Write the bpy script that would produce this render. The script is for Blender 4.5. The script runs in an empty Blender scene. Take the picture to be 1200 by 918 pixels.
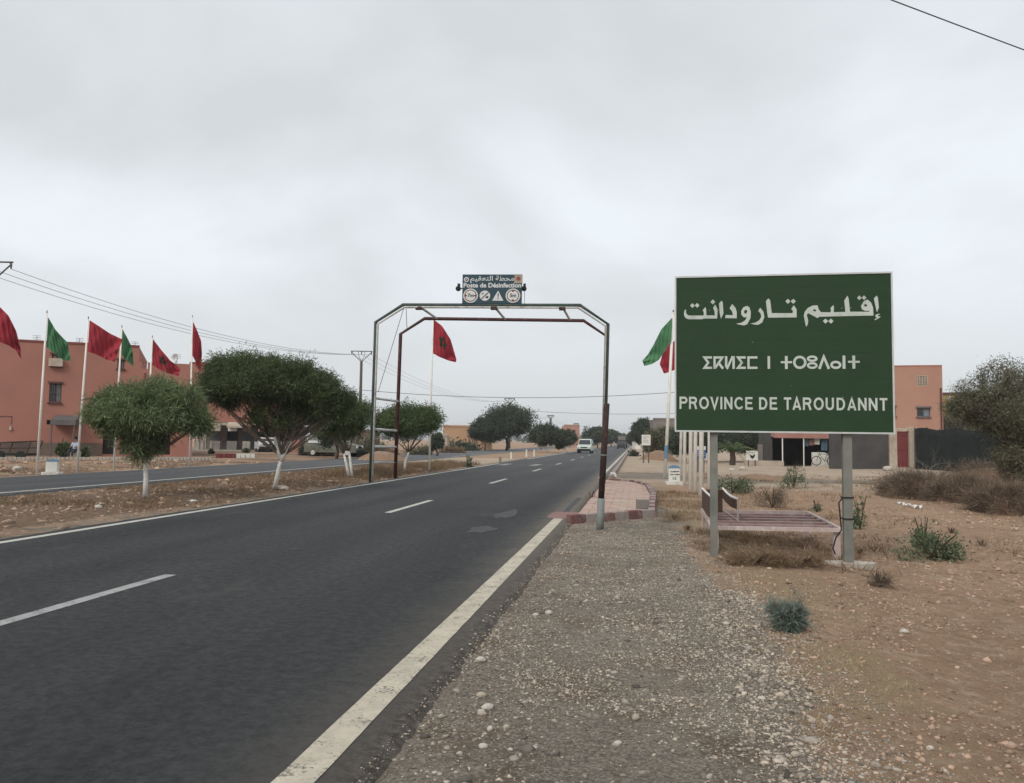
import bpy, math, random
import numpy as np
from mathutils import Vector, Matrix
from mathutils.geometry import tessellate_polygon
rnd = random.Random(7)
rng = np.random.default_rng(7)
sc = bpy.context.scene
col = sc.collection
PI = math.pi

# ------------------------------------------------------------------ camera
CAM_H = 1.5
FPX = 965.0
YAW, PITCH, ROLL = 0.14975, 0.06825, 0.014
R = Matrix.Rotation(YAW, 3, 'Z') @ Matrix.Rotation(PI/2 + PITCH, 3, 'X') @ Matrix.Rotation(ROLL, 3, 'Z')
CAM = Vector((0, 0, CAM_H))
cd = bpy.data.cameras.new('camera')
cam = bpy.data.objects.new('camera', cd)
col.objects.link(cam)
cam.matrix_world = Matrix.Translation(CAM) @ R.to_4x4()
cd.sensor_width = 36
cd.lens = 36 * FPX / 1200
cd.shift_y = -9 / 1200
cd.clip_start = 0.05
cd.clip_end = 9000
sc.camera = cam

# ------------------------------------------------------------------ light
SUN_EL, SUN_AZ = math.radians(40), math.radians(200)   # azimuth clockwise from +Y
w = bpy.data.worlds.new('World')
sc.world = w
w.use_nodes = True
nt = w.node_tree
for n in list(nt.nodes):
    nt.nodes.remove(n)
def N(t, **kw):
    n = nt.nodes.new(t)
    for k, v in kw.items():
        setattr(n, k, v)
    return n
out = N('ShaderNodeOutputWorld'); bg = N('ShaderNodeBackground')
sky = N('ShaderNodeTexSky', sky_type='NISHITA')
sky.sun_disc = False; sky.sun_elevation = SUN_EL; sky.sun_rotation = SUN_AZ
sky.air_density = 1.5; sky.dust_density = 4
tc = N('ShaderNodeTexCoord')
sep = N('ShaderNodeSeparateXYZ'); nt.links.new(tc.outputs['Generated'], sep.inputs[0])
mz = N('ShaderNodeMath', operation='MAXIMUM'); nt.links.new(sep.outputs['Z'], mz.inputs[0]); mz.inputs[1].default_value = 0.0
ad = N('ShaderNodeMath', operation='ADD'); nt.links.new(mz.outputs[0], ad.inputs[0]); ad.inputs[1].default_value = 0.45
dx = N('ShaderNodeMath', operation='DIVIDE'); nt.links.new(sep.outputs['X'], dx.inputs[0]); nt.links.new(ad.outputs[0], dx.inputs[1])
dy = N('ShaderNodeMath', operation='DIVIDE'); nt.links.new(sep.outputs['Y'], dy.inputs[0]); nt.links.new(ad.outputs[0], dy.inputs[1])
cb = N('ShaderNodeCombineXYZ'); nt.links.new(dx.outputs[0], cb.inputs[0]); nt.links.new(dy.outputs[0], cb.inputs[1])
cb.inputs[2].default_value = 1.3
n1 = N('ShaderNodeTexNoise'); n1.inputs['Scale'].default_value = 1.7; n1.inputs['Detail'].default_value = 7; n1.inputs['Roughness'].default_value = 0.48; n1.inputs['Distortion'].default_value = 0.25
nt.links.new(cb.outputs[0], n1.inputs['Vector'])
n2 = N('ShaderNodeTexNoise'); n2.inputs['Scale'].default_value = 0.42; n2.inputs['Detail'].default_value = 3
nt.links.new(cb.outputs[0], n2.inputs['Vector'])
mx = N('ShaderNodeMath', operation='MULTIPLY_ADD'); nt.links.new(n1.outputs[0], mx.inputs[0]); mx.inputs[1].default_value = 0.6
m2 = N('ShaderNodeMath', operation='MULTIPLY'); nt.links.new(n2.outputs[0], m2.inputs[0]); m2.inputs[1].default_value = 0.4
nt.links.new(m2.outputs[0], mx.inputs[2])
cr = N('ShaderNodeValToRGB')
cr.color_ramp.elements[0].position = 0.435; cr.color_ramp.elements[0].color = (0.60, 0.625, 0.65, 1)
cr.color_ramp.elements[1].position = 0.585; cr.color_ramp.elements[1].color = (0.765, 0.81, 0.86, 1)
e = cr.color_ramp.elements.new(0.50); e.color = (0.67, 0.70, 0.735, 1)
nt.links.new(mx.outputs[0], cr.inputs[0])
# the cloud deck evens out towards the horizon
hz = N('ShaderNodeMapRange'); nt.links.new(mz.outputs[0], hz.inputs[0])
hz.inputs[1].default_value = 0.0; hz.inputs[2].default_value = 0.20; hz.inputs[3].default_value = 0.9; hz.inputs[4].default_value = 0.0
hm = N('ShaderNodeMix', data_type='RGBA'); nt.links.new(hz.outputs[0], hm.inputs[0]); nt.links.new(cr.outputs[0], hm.inputs[6])
hm.inputs[7].default_value = (0.575, 0.595, 0.60, 1)
sc1 = N('ShaderNodeVectorMath', operation='SCALE'); nt.links.new(hm.outputs[2], sc1.inputs[0]); sc1.inputs['Scale'].default_value = 10.0
mm = N('ShaderNodeMix', data_type='RGBA'); mm.inputs[0].default_value = 0.97
nt.links.new(sky.outputs[0], mm.inputs[6]); nt.links.new(sc1.outputs[0], mm.inputs[7])
nt.links.new(mm.outputs[2], bg.inputs[0]); bg.inputs[1].default_value = 0.10
nt.links.new(bg.outputs[0], out.inputs[0])

sl = bpy.data.lights.new('sun', 'SUN'); sl.energy = 1.4; sl.angle = math.radians(26); sl.color = (1, 0.96, 0.9)
so = bpy.data.objects.new('sun', sl); col.objects.link(so)
sd = Vector((math.sin(SUN_AZ)*math.cos(SUN_EL), math.cos(SUN_AZ)*math.cos(SUN_EL), math.sin(SUN_EL)))
so.rotation_euler = sd.to_track_quat('Z', 'Y').to_euler()
sc.view_settings.view_transform = 'Standard'
sc.view_settings.look = 'None'
sc.view_settings.exposure = 0.20
sc.view_settings.gamma = 1.0
sc.render.film_transparent = False
sc.cycles.max_bounces = 5
sc.cycles.use_denoising = True

# ------------------------------------------------------------------ survey helpers: photo bearing -> place on the ground
def ray(px, py):
    return R @ Vector(((px-600)/FPX, (450-py)/FPX, -1))
def sstep(a, b, x):
    t = np.clip((x-a)/(b-a), 0, 1); return t*t*(3-2*t)
def vnoise(x, y, s, seed=0):
    x = np.asarray(x, float)/s; y = np.asarray(y, float)/s
    xi = np.floor(x).astype(np.int64); yi = np.floor(y).astype(np.int64)
    fx = x-xi; fy = y-yi; fx = fx*fx*(3-2*fx); fy = fy*fy*(3-2*fy)
    def h(a, b):
        n = (a*374761393 + b*668265263 + seed*1442695041) & 0xffffffff
        n = ((n ^ (n >> 13))*1274126177) & 0xffffffff
        return ((n ^ (n >> 16)) & 0xffff)/65535.0
    return (h(xi, yi)*(1-fx)+h(xi+1, yi)*fx)*(1-fy)+(h(xi, yi+1)*(1-fx)+h(xi+1, yi+1)*fx)*fy
def road_mask(x, y):
    a = sstep(-9.15, -8.9, x)*(1-sstep(-1.25, -1.05, x))
    b = sstep(-21.5, -21.2, x)*(1-sstep(-15.4, -15.1, x))
    return np.maximum(a, b)
def Hn(x, y):
    x = np.asarray(x, float); y = np.asarray(y, float)
    z = np.full(np.broadcast(x, y).shape, -0.035)
    side = sstep(1.3, 3.2, x)
    z = z - 0.13*side
    z = z + side*(vnoise(x, y, 2.3, 3)-0.5)*0.16*np.clip(y/10, 0.5, 1.6)*(1-sstep(60, 90, y))
    z = z + side*0.02*(vnoise(x, y, 0.5, 5)-0.5)
    med = sstep(-14.9, -13.2, x)*(1-sstep(-10.6, -9.2, x))
    z = z + med*(0.05+0.10*vnoise(x, y, 1.7, 9))*(1-sstep(46, 50, y))
    lv = 1-sstep(-23.5, -21.8, x)
    z = z + lv*(0.03 + 0.06*vnoise(x, y, 2.6, 12)*(1-sstep(42, 48, y-0.25*(x+21))))
    fine = (vnoise(x, y, 0.22, 21)-0.5)*0.018 + (vnoise(x, y, 0.09, 22)-0.5)*0.008
    z = z + fine*(1-sstep(20, 40, y))
    r = road_mask(x, y)
    z = z*(1-r) + (-0.06)*r
    return z
def H(x, y):
    return float(Hn(x, y))
def G(px, py, z=None):
    d = ray(px, py); zz = 0.0 if z is None else z
    for _ in range(8):
        p = CAM + d*((zz-CAM_H)/d.z)
        if z is not None: return p
        zz = H(p.x, p.y)
    return p
def D(px, py, dep):
    return CAM + ray(px, py)*dep
def dep(p):
    return -(R.transposed() @ (Vector(p)-CAM)).z
def on_ground(px, d):
    p = D(px, 520, d); return Vector((p.x, p.y, H(p.x, p.y)))

# ------------------------------------------------------------------ materials
MATS = {}
def newmat(name):
    m = bpy.data.materials.new(name); m.use_nodes = True
    MATS[name] = m
    return m, m.node_tree, m.node_tree.nodes['Principled BSDF']
def mat(name, c1, c2=None, scale=3.0, rough=0.85, bump=0.0, bscale=40.0, metal=0.0, c3=None, s3=0.6, island=0.0, spec=0.3, trans=0.0, wear=None):
    if name in MATS: return MATS[name]
    m, t, p = newmat(name)
    L = t.links.new
    tcn = t.nodes.new('ShaderNodeTexCoord')
    def noise(s, det=5, ro=0.6):
        n = t.nodes.new('ShaderNodeTexNoise'); n.inputs['Scale'].default_value = s; n.inputs['Detail'].default_value = det; n.inputs['Roughness'].default_value = ro
        L(tcn.outputs['Object'], n.inputs['Vector']); return n.outputs[0]
    def mixc(f, a, b):
        x = t.nodes.new('ShaderNodeMix'); x.data_type = 'RGBA'; L(f, x.inputs[0])
        for s, i in ((a, 6), (b, 7)):
            if isinstance(s, tuple): x.inputs[i].default_value = (*s, 1)
            else: L(s, x.inputs[i])
        return x.outputs[2]
    def rng_(f, a, b, c=0., d=1.):
        x = t.nodes.new('ShaderNodeMapRange'); L(f, x.inputs[0])
        x.inputs[1].default_value = a; x.inputs[2].default_value = b; x.inputs[3].default_value = c; x.inputs[4].default_value = d
        return x.outputs[0]
    cur = c1
    if c2 is None: c2 = tuple(v*0.82 for v in c1)
    cur = mixc(rng_(noise(scale), 0.35, 0.68), c1, c2)
    if c3: cur = mixc(rng_(noise(s3, 6, 0.7), 0.52, 0.7), cur, c3)
    if wear: cur = mixc(rng_(noise(wear[1], 8, 0.75), wear[2], wear[2]+0.05), cur, wear[0])
    if island:
        g = t.nodes.new('ShaderNodeNewGeometry'); b = rng_(g.outputs['Random Per Island'], 0, 1, 1-island, 1+island)
        v = t.nodes.new('ShaderNodeVectorMath'); v.operation = 'SCALE'; L(cur, v.inputs[0]); L(b, v.inputs['Scale']); cur = v.outputs[0]
    L(cur, p.inputs['Base Color'])
    p.inputs['Roughness'].default_value = rough; p.inputs['Metallic'].default_value = metal
    p.inputs['Specular IOR Level'].default_value = spec
    if bump:
        b = t.nodes.new('ShaderNodeBump'); b.inputs['Strength'].default_value = bump; b.inputs['Distance'].default_value = 0.02
        L(noise(bscale, 6), b.inputs['Height']); L(b.outputs[0], p.inputs['Normal'])
    if trans:
        tr = t.nodes.new('ShaderNodeBsdfTranslucent'); L(cur, tr.inputs[0])
        ms = t.nodes.new('ShaderNodeMixShader'); ms.inputs[0].default_value = trans
        L(p.outputs[0], ms.inputs[1]); L(tr.outputs[0], ms.inputs[2]); L(ms.outputs[0], t.nodes['Material Output'].inputs[0])
    return m

# ------------------------------------------------------------------ mesh builder
class MB:
    def __init__(s): s.v = []; s.f = []
    def add(s, vs, fs):
        o = len(s.v); s.v += [tuple(v) for v in vs]; s.f += [tuple(i+o for i in f) for f in fs]; return s
    def box(s, c, d, rz=0.0, M=None):
        hx, hy, hz_ = d[0]/2, d[1]/2, d[2]/2
        vs = [Vector((x*hx, y*hy, z*hz_)) for z in (-1, 1) for y in (-1, 1) for x in (-1, 1)]
        q = M if M is not None else Matrix.Rotation(rz, 3, 'Z')
        vs = [q @ v + Vector(c) for v in vs]
        return s.add(vs, [(0, 2, 3, 1), (4, 5, 7, 6), (0, 1, 5, 4), (2, 6, 7, 3), (0, 4, 6, 2), (1, 3, 7, 5)])
    def hexa(s, b, t):          # bottom 4, top 4 points
        return s.add(list(b)+list(t), [(3, 2, 1, 0), (4, 5, 6, 7), (0, 1, 5, 4), (1, 2, 6, 5), (2, 3, 7, 6), (3, 0, 4, 7)])
    def tube(s, pts, rs, n=8, cap=True):
        pts = [Vector(p) for p in pts]
        if not isinstance(rs, (list, tuple)): rs = [rs]*len(pts)
        o = len(s.v); up = None
        for i, p in enumerate(pts):
            a = pts[max(i-1, 0)]; b = pts[min(i+1, len(pts)-1)]; d = (b-a).normalized()
            if up is None:
                up = Vector((0, 0, 1)) if abs(d.z) < 0.9 else Vector((1, 0, 0))
            x = d.cross(up).normalized(); up = x.cross(d).normalized()
            for k in range(n):
                t = 2*PI*k/n; s.v.append(tuple(p+(x*math.cos(t)+up*math.sin(t))*rs[i]))
        for i in range(len(pts)-1):
            for k in range(n):
                a = o+i*n+k; b = o+i*n+(k+1) % n
                s.f.append((a, b, b+n, a+n))
        if cap:
            s.f.append(tuple(o+k for k in range(n))[::-1]); e = o+(len(pts)-1)*n; s.f.append(tuple(e+k for k in range(n)))
        return s
    def beam(s, a, b, w_, h_):
        a = Vector(a); b = Vector(b); d = b-a; L = d.length; q = d.to_track_quat('X', 'Z').to_matrix()
        return s.box((a+b)/2, (L, w_, h_), M=q)
    def strip(s, top, bot):
        o = len(s.v); n = len(top)
        s.v += [tuple(p) for p in top]+[tuple(p) for p in bot]
        for i in range(n-1): s.f.append((o+i, o+i+1, o+n+i+1, o+n+i))
        return s
    def build(s, name, m, parent=None, smooth=False, local=False, bevel=0.0):
        me = bpy.data.meshes.new(name)
        vs = s.v
        if parent is not None and not local:
            root = parent
            off = Vector((0, 0, 0))
            while root is not None: off += Vector(root.location); root = root.parent
            vs = [(v[0]-off.x, v[1]-off.y, v[2]-off.z) for v in vs]
        me.from_pydata(vs, [], s.f)
        me.materials.append(m if not isinstance(m, str) else MATS[m])
        if smooth: me.polygons.foreach_set('use_smooth', [True]*len(me.polygons))
        me.update()
        o = bpy.data.objects.new(name, me); col.objects.link(o)
        if parent is not None: o.parent = parent
        if bevel:
            b = o.modifiers.new('bevel', 'BEVEL'); b.width = bevel; b.segments = 2; b.limit_method = 'ANGLE'
        return o
def tag(o, label=None, cat=None, group=None, kind=None):
    if label: o['label'] = label
    if cat: o['category'] = cat
    if group: o['group'] = group
    if kind: o['kind'] = kind
    return o
def thing(name, loc, label, cat, group=None, rz=0.0):
    o = bpy.data.objects.new(name, None); o.location = loc; o.rotation_euler = (0, 0, rz); o.empty_display_size = 0.2
    col.objects.link(o); return tag(o, label, cat, group)
def copy_tree(o, parent=None):
    c = o.copy(); col.objects.link(c)
    if parent is not None: c.parent = parent
    for ch in list(o.children): copy_tree(ch, c)
    return c
def npmesh(name, V, F, m, parent=None, smooth=False, kind=None):
    """V (n,3), F (m,k) arrays"""
    me = bpy.data.meshes.new(name)
    V = np.asarray(V, np.float32)
    if parent is not None:
        root = parent; off = np.zeros(3, np.float32)
        while root is not None: off += np.array(root.location, np.float32); root = root.parent
        V = V-off
    k = F.shape[1]
    me.vertices.add(len(V)); me.vertices.foreach_set('co', V.ravel())
    me.loops.add(F.size); me.loops.foreach_set('vertex_index', F.astype(np.int32).ravel())
    me.polygons.add(len(F)); me.polygons.foreach_set('loop_start', np.arange(0, F.size, k, dtype=np.int32))
    me.polygons.foreach_set('loop_total', np.full(len(F), k, np.int32))
    if smooth: me.polygons.foreach_set('use_smooth', np.ones(len(F), bool))
    me.materials.append(MATS[m] if isinstance(m, str) else m)
    me.update(calc_edges=True); me.validate()
    o = bpy.data.objects.new(name, me); col.objects.link(o)
    if parent is not None: o.parent = parent
    if kind: o['kind'] = kind
    return o

# ------------------------------------------------------------------ material set
A = mat
A('stone', (0.410, 0.348, 0.277), (0.285, 0.236, 0.187), 9, 0.95, 0.3, 60, island=0.55)
A('stone_mixed', (0.30, 0.265, 0.225), (0.20, 0.17, 0.14), 9, 0.95, 0.3, 60, island=0.7)
A('stone_brown', (0.404, 0.282, 0.204), (0.296, 0.202, 0.143), 9, 0.95, 0.3, 60, island=0.5)
A('stone_pale', (0.55, 0.50, 0.44), (0.42, 0.37, 0.31), 12, 0.9, 0.5, 40, island=0.12)
A('bark', (0.10, 0.075, 0.055), (0.055, 0.04, 0.03), 8, 0.95, 0.5, 30)
A('whitewash', (0.82, 0.81, 0.77), (0.66, 0.64, 0.58), 5, 0.9, 0.4, 25, c3=(0.25, 0.21, 0.17), s3=4)
A('leaf_near', (0.197, 0.240, 0.118), (0.109, 0.152, 0.071), 1.6, 0.8, island=0.35, trans=0.25)
A('leaf_dark', (0.104, 0.133, 0.057), (0.059, 0.082, 0.035), 1.2, 0.8, island=0.40, trans=0.2)
A('leaf_mid', (0.124, 0.165, 0.069), (0.068, 0.100, 0.041), 1.2, 0.8, island=0.35, trans=0.2)
A('leaf_far', (0.078, 0.098, 0.063), (0.049, 0.062, 0.042), 0.5, 0.9, island=0.35)
A('leaf_olive', (0.183, 0.171, 0.113), (0.110, 0.113, 0.069), 0.8, 0.9, island=0.4, trans=0.1)
A('leaf_shrub', (0.165, 0.20, 0.115), (0.10, 0.13, 0.07), 6, 0.8, island=0.45, trans=0.25)
A('leaf_grey', (0.20, 0.24, 0.20), (0.13, 0.17, 0.14), 6, 0.8, island=0.3, trans=0.2)
A('twig', (0.207, 0.153, 0.108), (0.124, 0.093, 0.067), 3, 0.95, island=0.5)
A('straw', (0.462, 0.368, 0.216), (0.308, 0.230, 0.132), 3, 0.9, island=0.4)
A('dry_weed', (0.243, 0.169, 0.100), (0.162, 0.108, 0.065), 3, 0.9, island=0.45)
A('pole_white', (0.86, 0.84, 0.77), (0.76, 0.73, 0.66), 3, 0.5, c3=(0.60, 0.55, 0.47), s3=2.0)
A('flag_red', (0.424, 0.047, 0.064), (0.338, 0.037, 0.053), 2, 0.85, 0.15, 9, trans=0.2)
A('flag_green', (0.109, 0.285, 0.139), (0.088, 0.223, 0.112), 2, 0.85, 0.15, 9, trans=0.2)
A('flag_star', (0.015, 0.06, 0.03), None, 2, 0.85)
A('galv', (0.227, 0.230, 0.204), (0.162, 0.168, 0.152), 4, 0.5, 0.1, 60, metal=0.2, c3=(0.259, 0.224, 0.180), s3=3)
A('frame_alu', (0.62, 0.64, 0.62), (0.5, 0.52, 0.5), 6, 0.45, metal=0.2)
A('pipe_green', (0.055, 0.09, 0.075), (0.03, 0.05, 0.045), 3, 0.5, c3=(0.14, 0.10, 0.08), s3=4)
A('pipe_white', (0.62, 0.62, 0.60), (0.46, 0.45, 0.42), 4, 0.5, c3=(0.30, 0.22, 0.17), s3=5)
A('pipe_maroon', (0.085, 0.030, 0.030), (0.05, 0.02, 0.02), 3, 0.6, c3=(0.16, 0.08, 0.055), s3=5)
A('rust_dark', (0.060, 0.036, 0.030), (0.035, 0.024, 0.022), 6, 0.85, 0.3, 50, c3=(0.12, 0.06, 0.04), s3=7)
A('pole_paint', (0.245, 0.262, 0.251), (0.190, 0.204, 0.195), 5, 0.6, 0.15, 40, c3=(0.170, 0.136, 0.106), s3=8)
A('mauve', (0.360, 0.244, 0.246), (0.276, 0.181, 0.180), 5, 0.75, 0.2, 40, c3=(0.456, 0.375, 0.336), s3=6)
A('mauve_pale', (0.575, 0.468, 0.425), (0.425, 0.325, 0.300), 5, 0.75, 0.2, 40, c3=(0.625, 0.572, 0.500), s3=6)
A('brown_sheet', (0.13, 0.078, 0.055), (0.085, 0.052, 0.04), 5, 0.85, 0.3, 30)
A('kerb_red', (0.204, 0.095, 0.088), (0.153, 0.081, 0.075), 5, 0.9, 0.4, 40, c3=(0.255, 0.228, 0.200), s3=4, spec=0.2)
A('kerb_white', (0.340, 0.289, 0.265), (0.252, 0.198, 0.172), 5, 0.9, 0.4, 40, c3=(0.266, 0.152, 0.133), s3=3)
A('paver', (0.471, 0.336, 0.281), (0.380, 0.262, 0.216), 3, 0.95, 0.3, 30, c3=(0.471, 0.418, 0.324), s3=0.7)
A('concrete', (0.38, 0.35, 0.31), (0.28, 0.25, 0.22), 3, 0.95, 0.4, 40, c3=(0.30, 0.24, 0.19), s3=2)
A('concrete_pale', (0.50, 0.45, 0.39), (0.42, 0.37, 0.31), 3, 0.95, 0.3, 40, c3=(0.36, 0.28, 0.22), s3=2)
A('terracotta', (0.379, 0.174, 0.132), (0.332, 0.153, 0.117), 0.4, 0.92, 0.1, 20, c3=(0.297, 0.142, 0.109), s3=0.25, spec=0.15)
A('terracotta_dark', (0.22, 0.065, 0.055), (0.18, 0.055, 0.045), 0.6, 0.9)
A('salmon', (0.436, 0.242, 0.176), (0.393, 0.214, 0.155), 0.4, 0.92, 0.1, 20, c3=(0.359, 0.191, 0.140), s3=0.3)
A('plinth', (0.17, 0.125, 0.10), (0.13, 0.10, 0.085), 1.5, 0.95, 0.2, 20)
A('cream', (0.50, 0.43, 0.34), (0.38, 0.31, 0.25), 1.5, 0.9, 0.2, 20, c3=(0.33, 0.24, 0.18), s3=1)
A('beige', (0.50, 0.32, 0.20), (0.43, 0.27, 0.17), 0.4, 0.92)
A('grey_block', (0.24, 0.21, 0.19), (0.18, 0.16, 0.145), 1.0, 0.95, 0.3, 15)
A('grey_dark', (0.083, 0.078, 0.073), (0.059, 0.055, 0.052), 0.9, 0.95, 0.2, 15)
A('net', (0.017, 0.021, 0.020), (0.011, 0.014, 0.0135), 1.2, 0.95, 0.3, 12, c3=(0.028, 0.033, 0.031), s3=0.7)
A('limb', (0.20, 0.16, 0.125), (0.12, 0.095, 0.075), 8, 0.95, 0.4, 30)
A('dead_wood', (0.240, 0.208, 0.176), (0.160, 0.136, 0.116), 4, 0.95)
A('door_red', (0.20, 0.045, 0.045), (0.16, 0.04, 0.04), 1.5, 0.6, 0.1, 10)
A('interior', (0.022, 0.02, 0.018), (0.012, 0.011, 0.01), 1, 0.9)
A('shutter', (0.15, 0.16, 0.17), (0.11, 0.12, 0.13), 2, 0.6)
A('glass', (0.03, 0.035, 0.045), (0.02, 0.024, 0.03), 2, 0.12, spec=0.6)
A('glass_pale', (0.22, 0.24, 0.27), (0.14, 0.155, 0.18), 1.4, 0.2, spec=0.6)
A('frame_brown', (0.12, 0.05, 0.045), (0.09, 0.04, 0.035), 2, 0.7)
A('frame_grey', (0.14, 0.13, 0.125), (0.1, 0.095, 0.09), 2, 0.7)
A('white_paint', (0.72, 0.71, 0.66), (0.60, 0.58, 0.52), 2, 0.7, c3=(0.5, 0.45, 0.38), s3=1.5)
A('black', (0.012, 0.012, 0.012), (0.02, 0.02, 0.02), 5, 0.6)
A('rubber', (0.018, 0.018, 0.018), None, 5, 0.8)
A('car_green', (0.58, 0.66, 0.56), (0.54, 0.62, 0.53), 2, 0.3, spec=0.5)
A('car_white', (0.58, 0.60, 0.62), None, 2, 0.3, spec=0.5)
A('car_dark', (0.035, 0.037, 0.042), None, 2, 0.3, spec=0.5)
A('car_sage', (0.144, 0.150, 0.114), (0.120, 0.126, 0.096), 2, 0.5)
A('lamp_glass', (0.75, 0.75, 0.75), None, 3, 0.15)
A('cloth_pink', (0.375, 0.195, 0.160), (0.300, 0.148, 0.120), 1.2, 0.9)
A('cloth_blue', (0.10, 0.15, 0.2), None, 3, 0.9)
A('skin', (0.22, 0.12, 0.08), None, 5, 0.6)
A('shirt', (0.45, 0.52, 0.62), None, 5, 0.9)
A('hair', (0.015, 0.012, 0.01), None, 5, 0.9)
A('trouser', (0.04, 0.04, 0.05), None, 5, 0.9)
A('blue_sign', (0.04, 0.11, 0.30), (0.035, 0.1, 0.27), 3, 0.5)
A('blue_pale', (0.16, 0.27, 0.38), (0.13, 0.23, 0.33), 3, 0.7)
A('print_dark', (0.05, 0.05, 0.055), None, 5, 0.7)
A('print_white', (0.70, 0.71, 0.70), (0.62, 0.63, 0.62), 4, 0.6)
A('print_grey', (0.35, 0.36, 0.37), None, 4, 0.7)
A('gate_blue', (0.035, 0.075, 0.095), (0.03, 0.062, 0.08), 2, 0.55)
A('print_red', (0.28, 0.09, 0.07), None, 4, 0.7)
A('letter', (0.56, 0.60, 0.55), (0.48, 0.53, 0.475), 3, 0.55, c3=(0.40, 0.44, 0.39), s3=5)
A('wood_pole', (0.11, 0.095, 0.08), (0.08, 0.07, 0.06), 3, 0.9)
A('wire', (0.132, 0.132, 0.143), None, 3, 0.7)
A('paper', (0.70, 0.69, 0.67), (0.6, 0.59, 0.56), 6, 0.8)
A('dirt_mound', (0.270, 0.174, 0.114), (0.210, 0.134, 0.090), 1.2, 0.95, 0.6, 12, c3=(0.330, 0.258, 0.192), s3=1)
A('hill', (0.20, 0.15, 0.105), (0.13, 0.11, 0.075), 0.05, 0.95)
A('mustard', (0.33, 0.22, 0.08), (0.28, 0.18, 0.07), 0.6, 0.9)

def graph(name):
    m, t, p = newmat(name); L = t.links.new
    class g: pass
    g.m, g.t, g.p, g.L = m, t, p, L
    g.geo = t.nodes.new('ShaderNodeNewGeometry')
    g.pos = g.geo.outputs['Position']
    s = t.nodes.new('ShaderNodeSeparateXYZ'); L(g.pos, s.inputs[0]); g.x, g.y, g.z = s.outputs
    def noise(s_, det=5, ro=0.6, vec=None, out=0, dist=0.0):
        n = t.nodes.new('ShaderNodeTexNoise'); n.inputs['Scale'].default_value = s_; n.inputs['Detail'].default_value = det; n.inputs['Roughness'].default_value = ro
        n.inputs['Distortion'].default_value = dist
        L(vec if vec is not None else g.pos, n.inputs['Vector']); return n.outputs[out]
    def vor(s_, feat='F1', out=0, vec=None):
        n = t.nodes.new('ShaderNodeTexVoronoi'); n.inputs['Scale'].default_value = s_; n.feature = feat
        L(vec if vec is not None else g.pos, n.inputs['Vector']); return n.outputs[out]
    def rg(f, a, b, c=0., d=1., sm=False):
        x = t.nodes.new('ShaderNodeMapRange'); L(f, x.inputs[0])
        if sm: x.interpolation_type = 'SMOOTHSTEP'
        x.inputs[1].default_value = a; x.inputs[2].default_value = b; x.inputs[3].default_value = c; x.inputs[4].default_value = d
        return x.outputs[0]
    def mix(f, a, b):
        x = t.nodes.new('ShaderNodeMix'); x.data_type = 'RGBA'
        if isinstance(f, float): x.inputs[0].default_value = f
        else: L(f, x.inputs[0])
        for s_, i in ((a, 6), (b, 7)):
            if isinstance(s_, tuple): x.inputs[i].default_value = (*s_, 1)
            else: L(s_, x.inputs[i])
        return x.outputs[2]
    def mt(op, a, b=None):
        x = t.nodes.new('ShaderNodeMath'); x.operation = op
        for s_, i in ((a, 0), (b, 1)):
            if s_ is None: continue
            if isinstance(s_, (int, float)): x.inputs[i].default_value = s_
            else: L(s_, x.inputs[i])
        return x.outputs[0]
    def scale(c, f):
        v = t.nodes.new('ShaderNodeVectorMath'); v.operation = 'SCALE'; L(c, v.inputs[0])
        if isinstance(f, float): v.inputs['Scale'].default_value = f
        else: L(f, v.inputs['Scale'])
        return v.outputs[0]
    def stretch(sx, sy, sz=1.0):
        v = t.nodes.new('ShaderNodeVectorMath'); v.operation = 'MULTIPLY'; L(g.pos, v.inputs[0]); v.inputs[1].default_value = (sx, sy, sz)
        return v.outputs[0]
    def bump(h, st, dist=0.01):
        b = t.nodes.new('ShaderNodeBump'); b.inputs['Strength'].default_value = st; b.inputs['Distance'].default_value = dist
        L(h, b.inputs['Height']); L(b.outputs[0], p.inputs['Normal'])
    def mixv(amt):
        v = t.nodes.new('ShaderNodeVectorMath'); v.operation = 'MULTIPLY_ADD'
        n = t.nodes.new('ShaderNodeTexNoise'); n.inputs['Scale'].default_value = 3.0; n.inputs['Detail'].default_value = 5; L(g.pos, n.inputs['Vector'])
        L(n.outputs[1], v.inputs[0]); v.inputs[1].default_value = (amt*3, amt*3, 0); L(g.pos, v.inputs[2]); return v.outputs[0]
    g.mixv = mixv
    g.noise, g.vor, g.rg, g.mix, g.mt, g.scale, g.stretch, g.bump = noise, vor, rg, mix, mt, scale, stretch, bump
    p.inputs['Specular IOR Level'].default_value = 0.25
    return g

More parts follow.
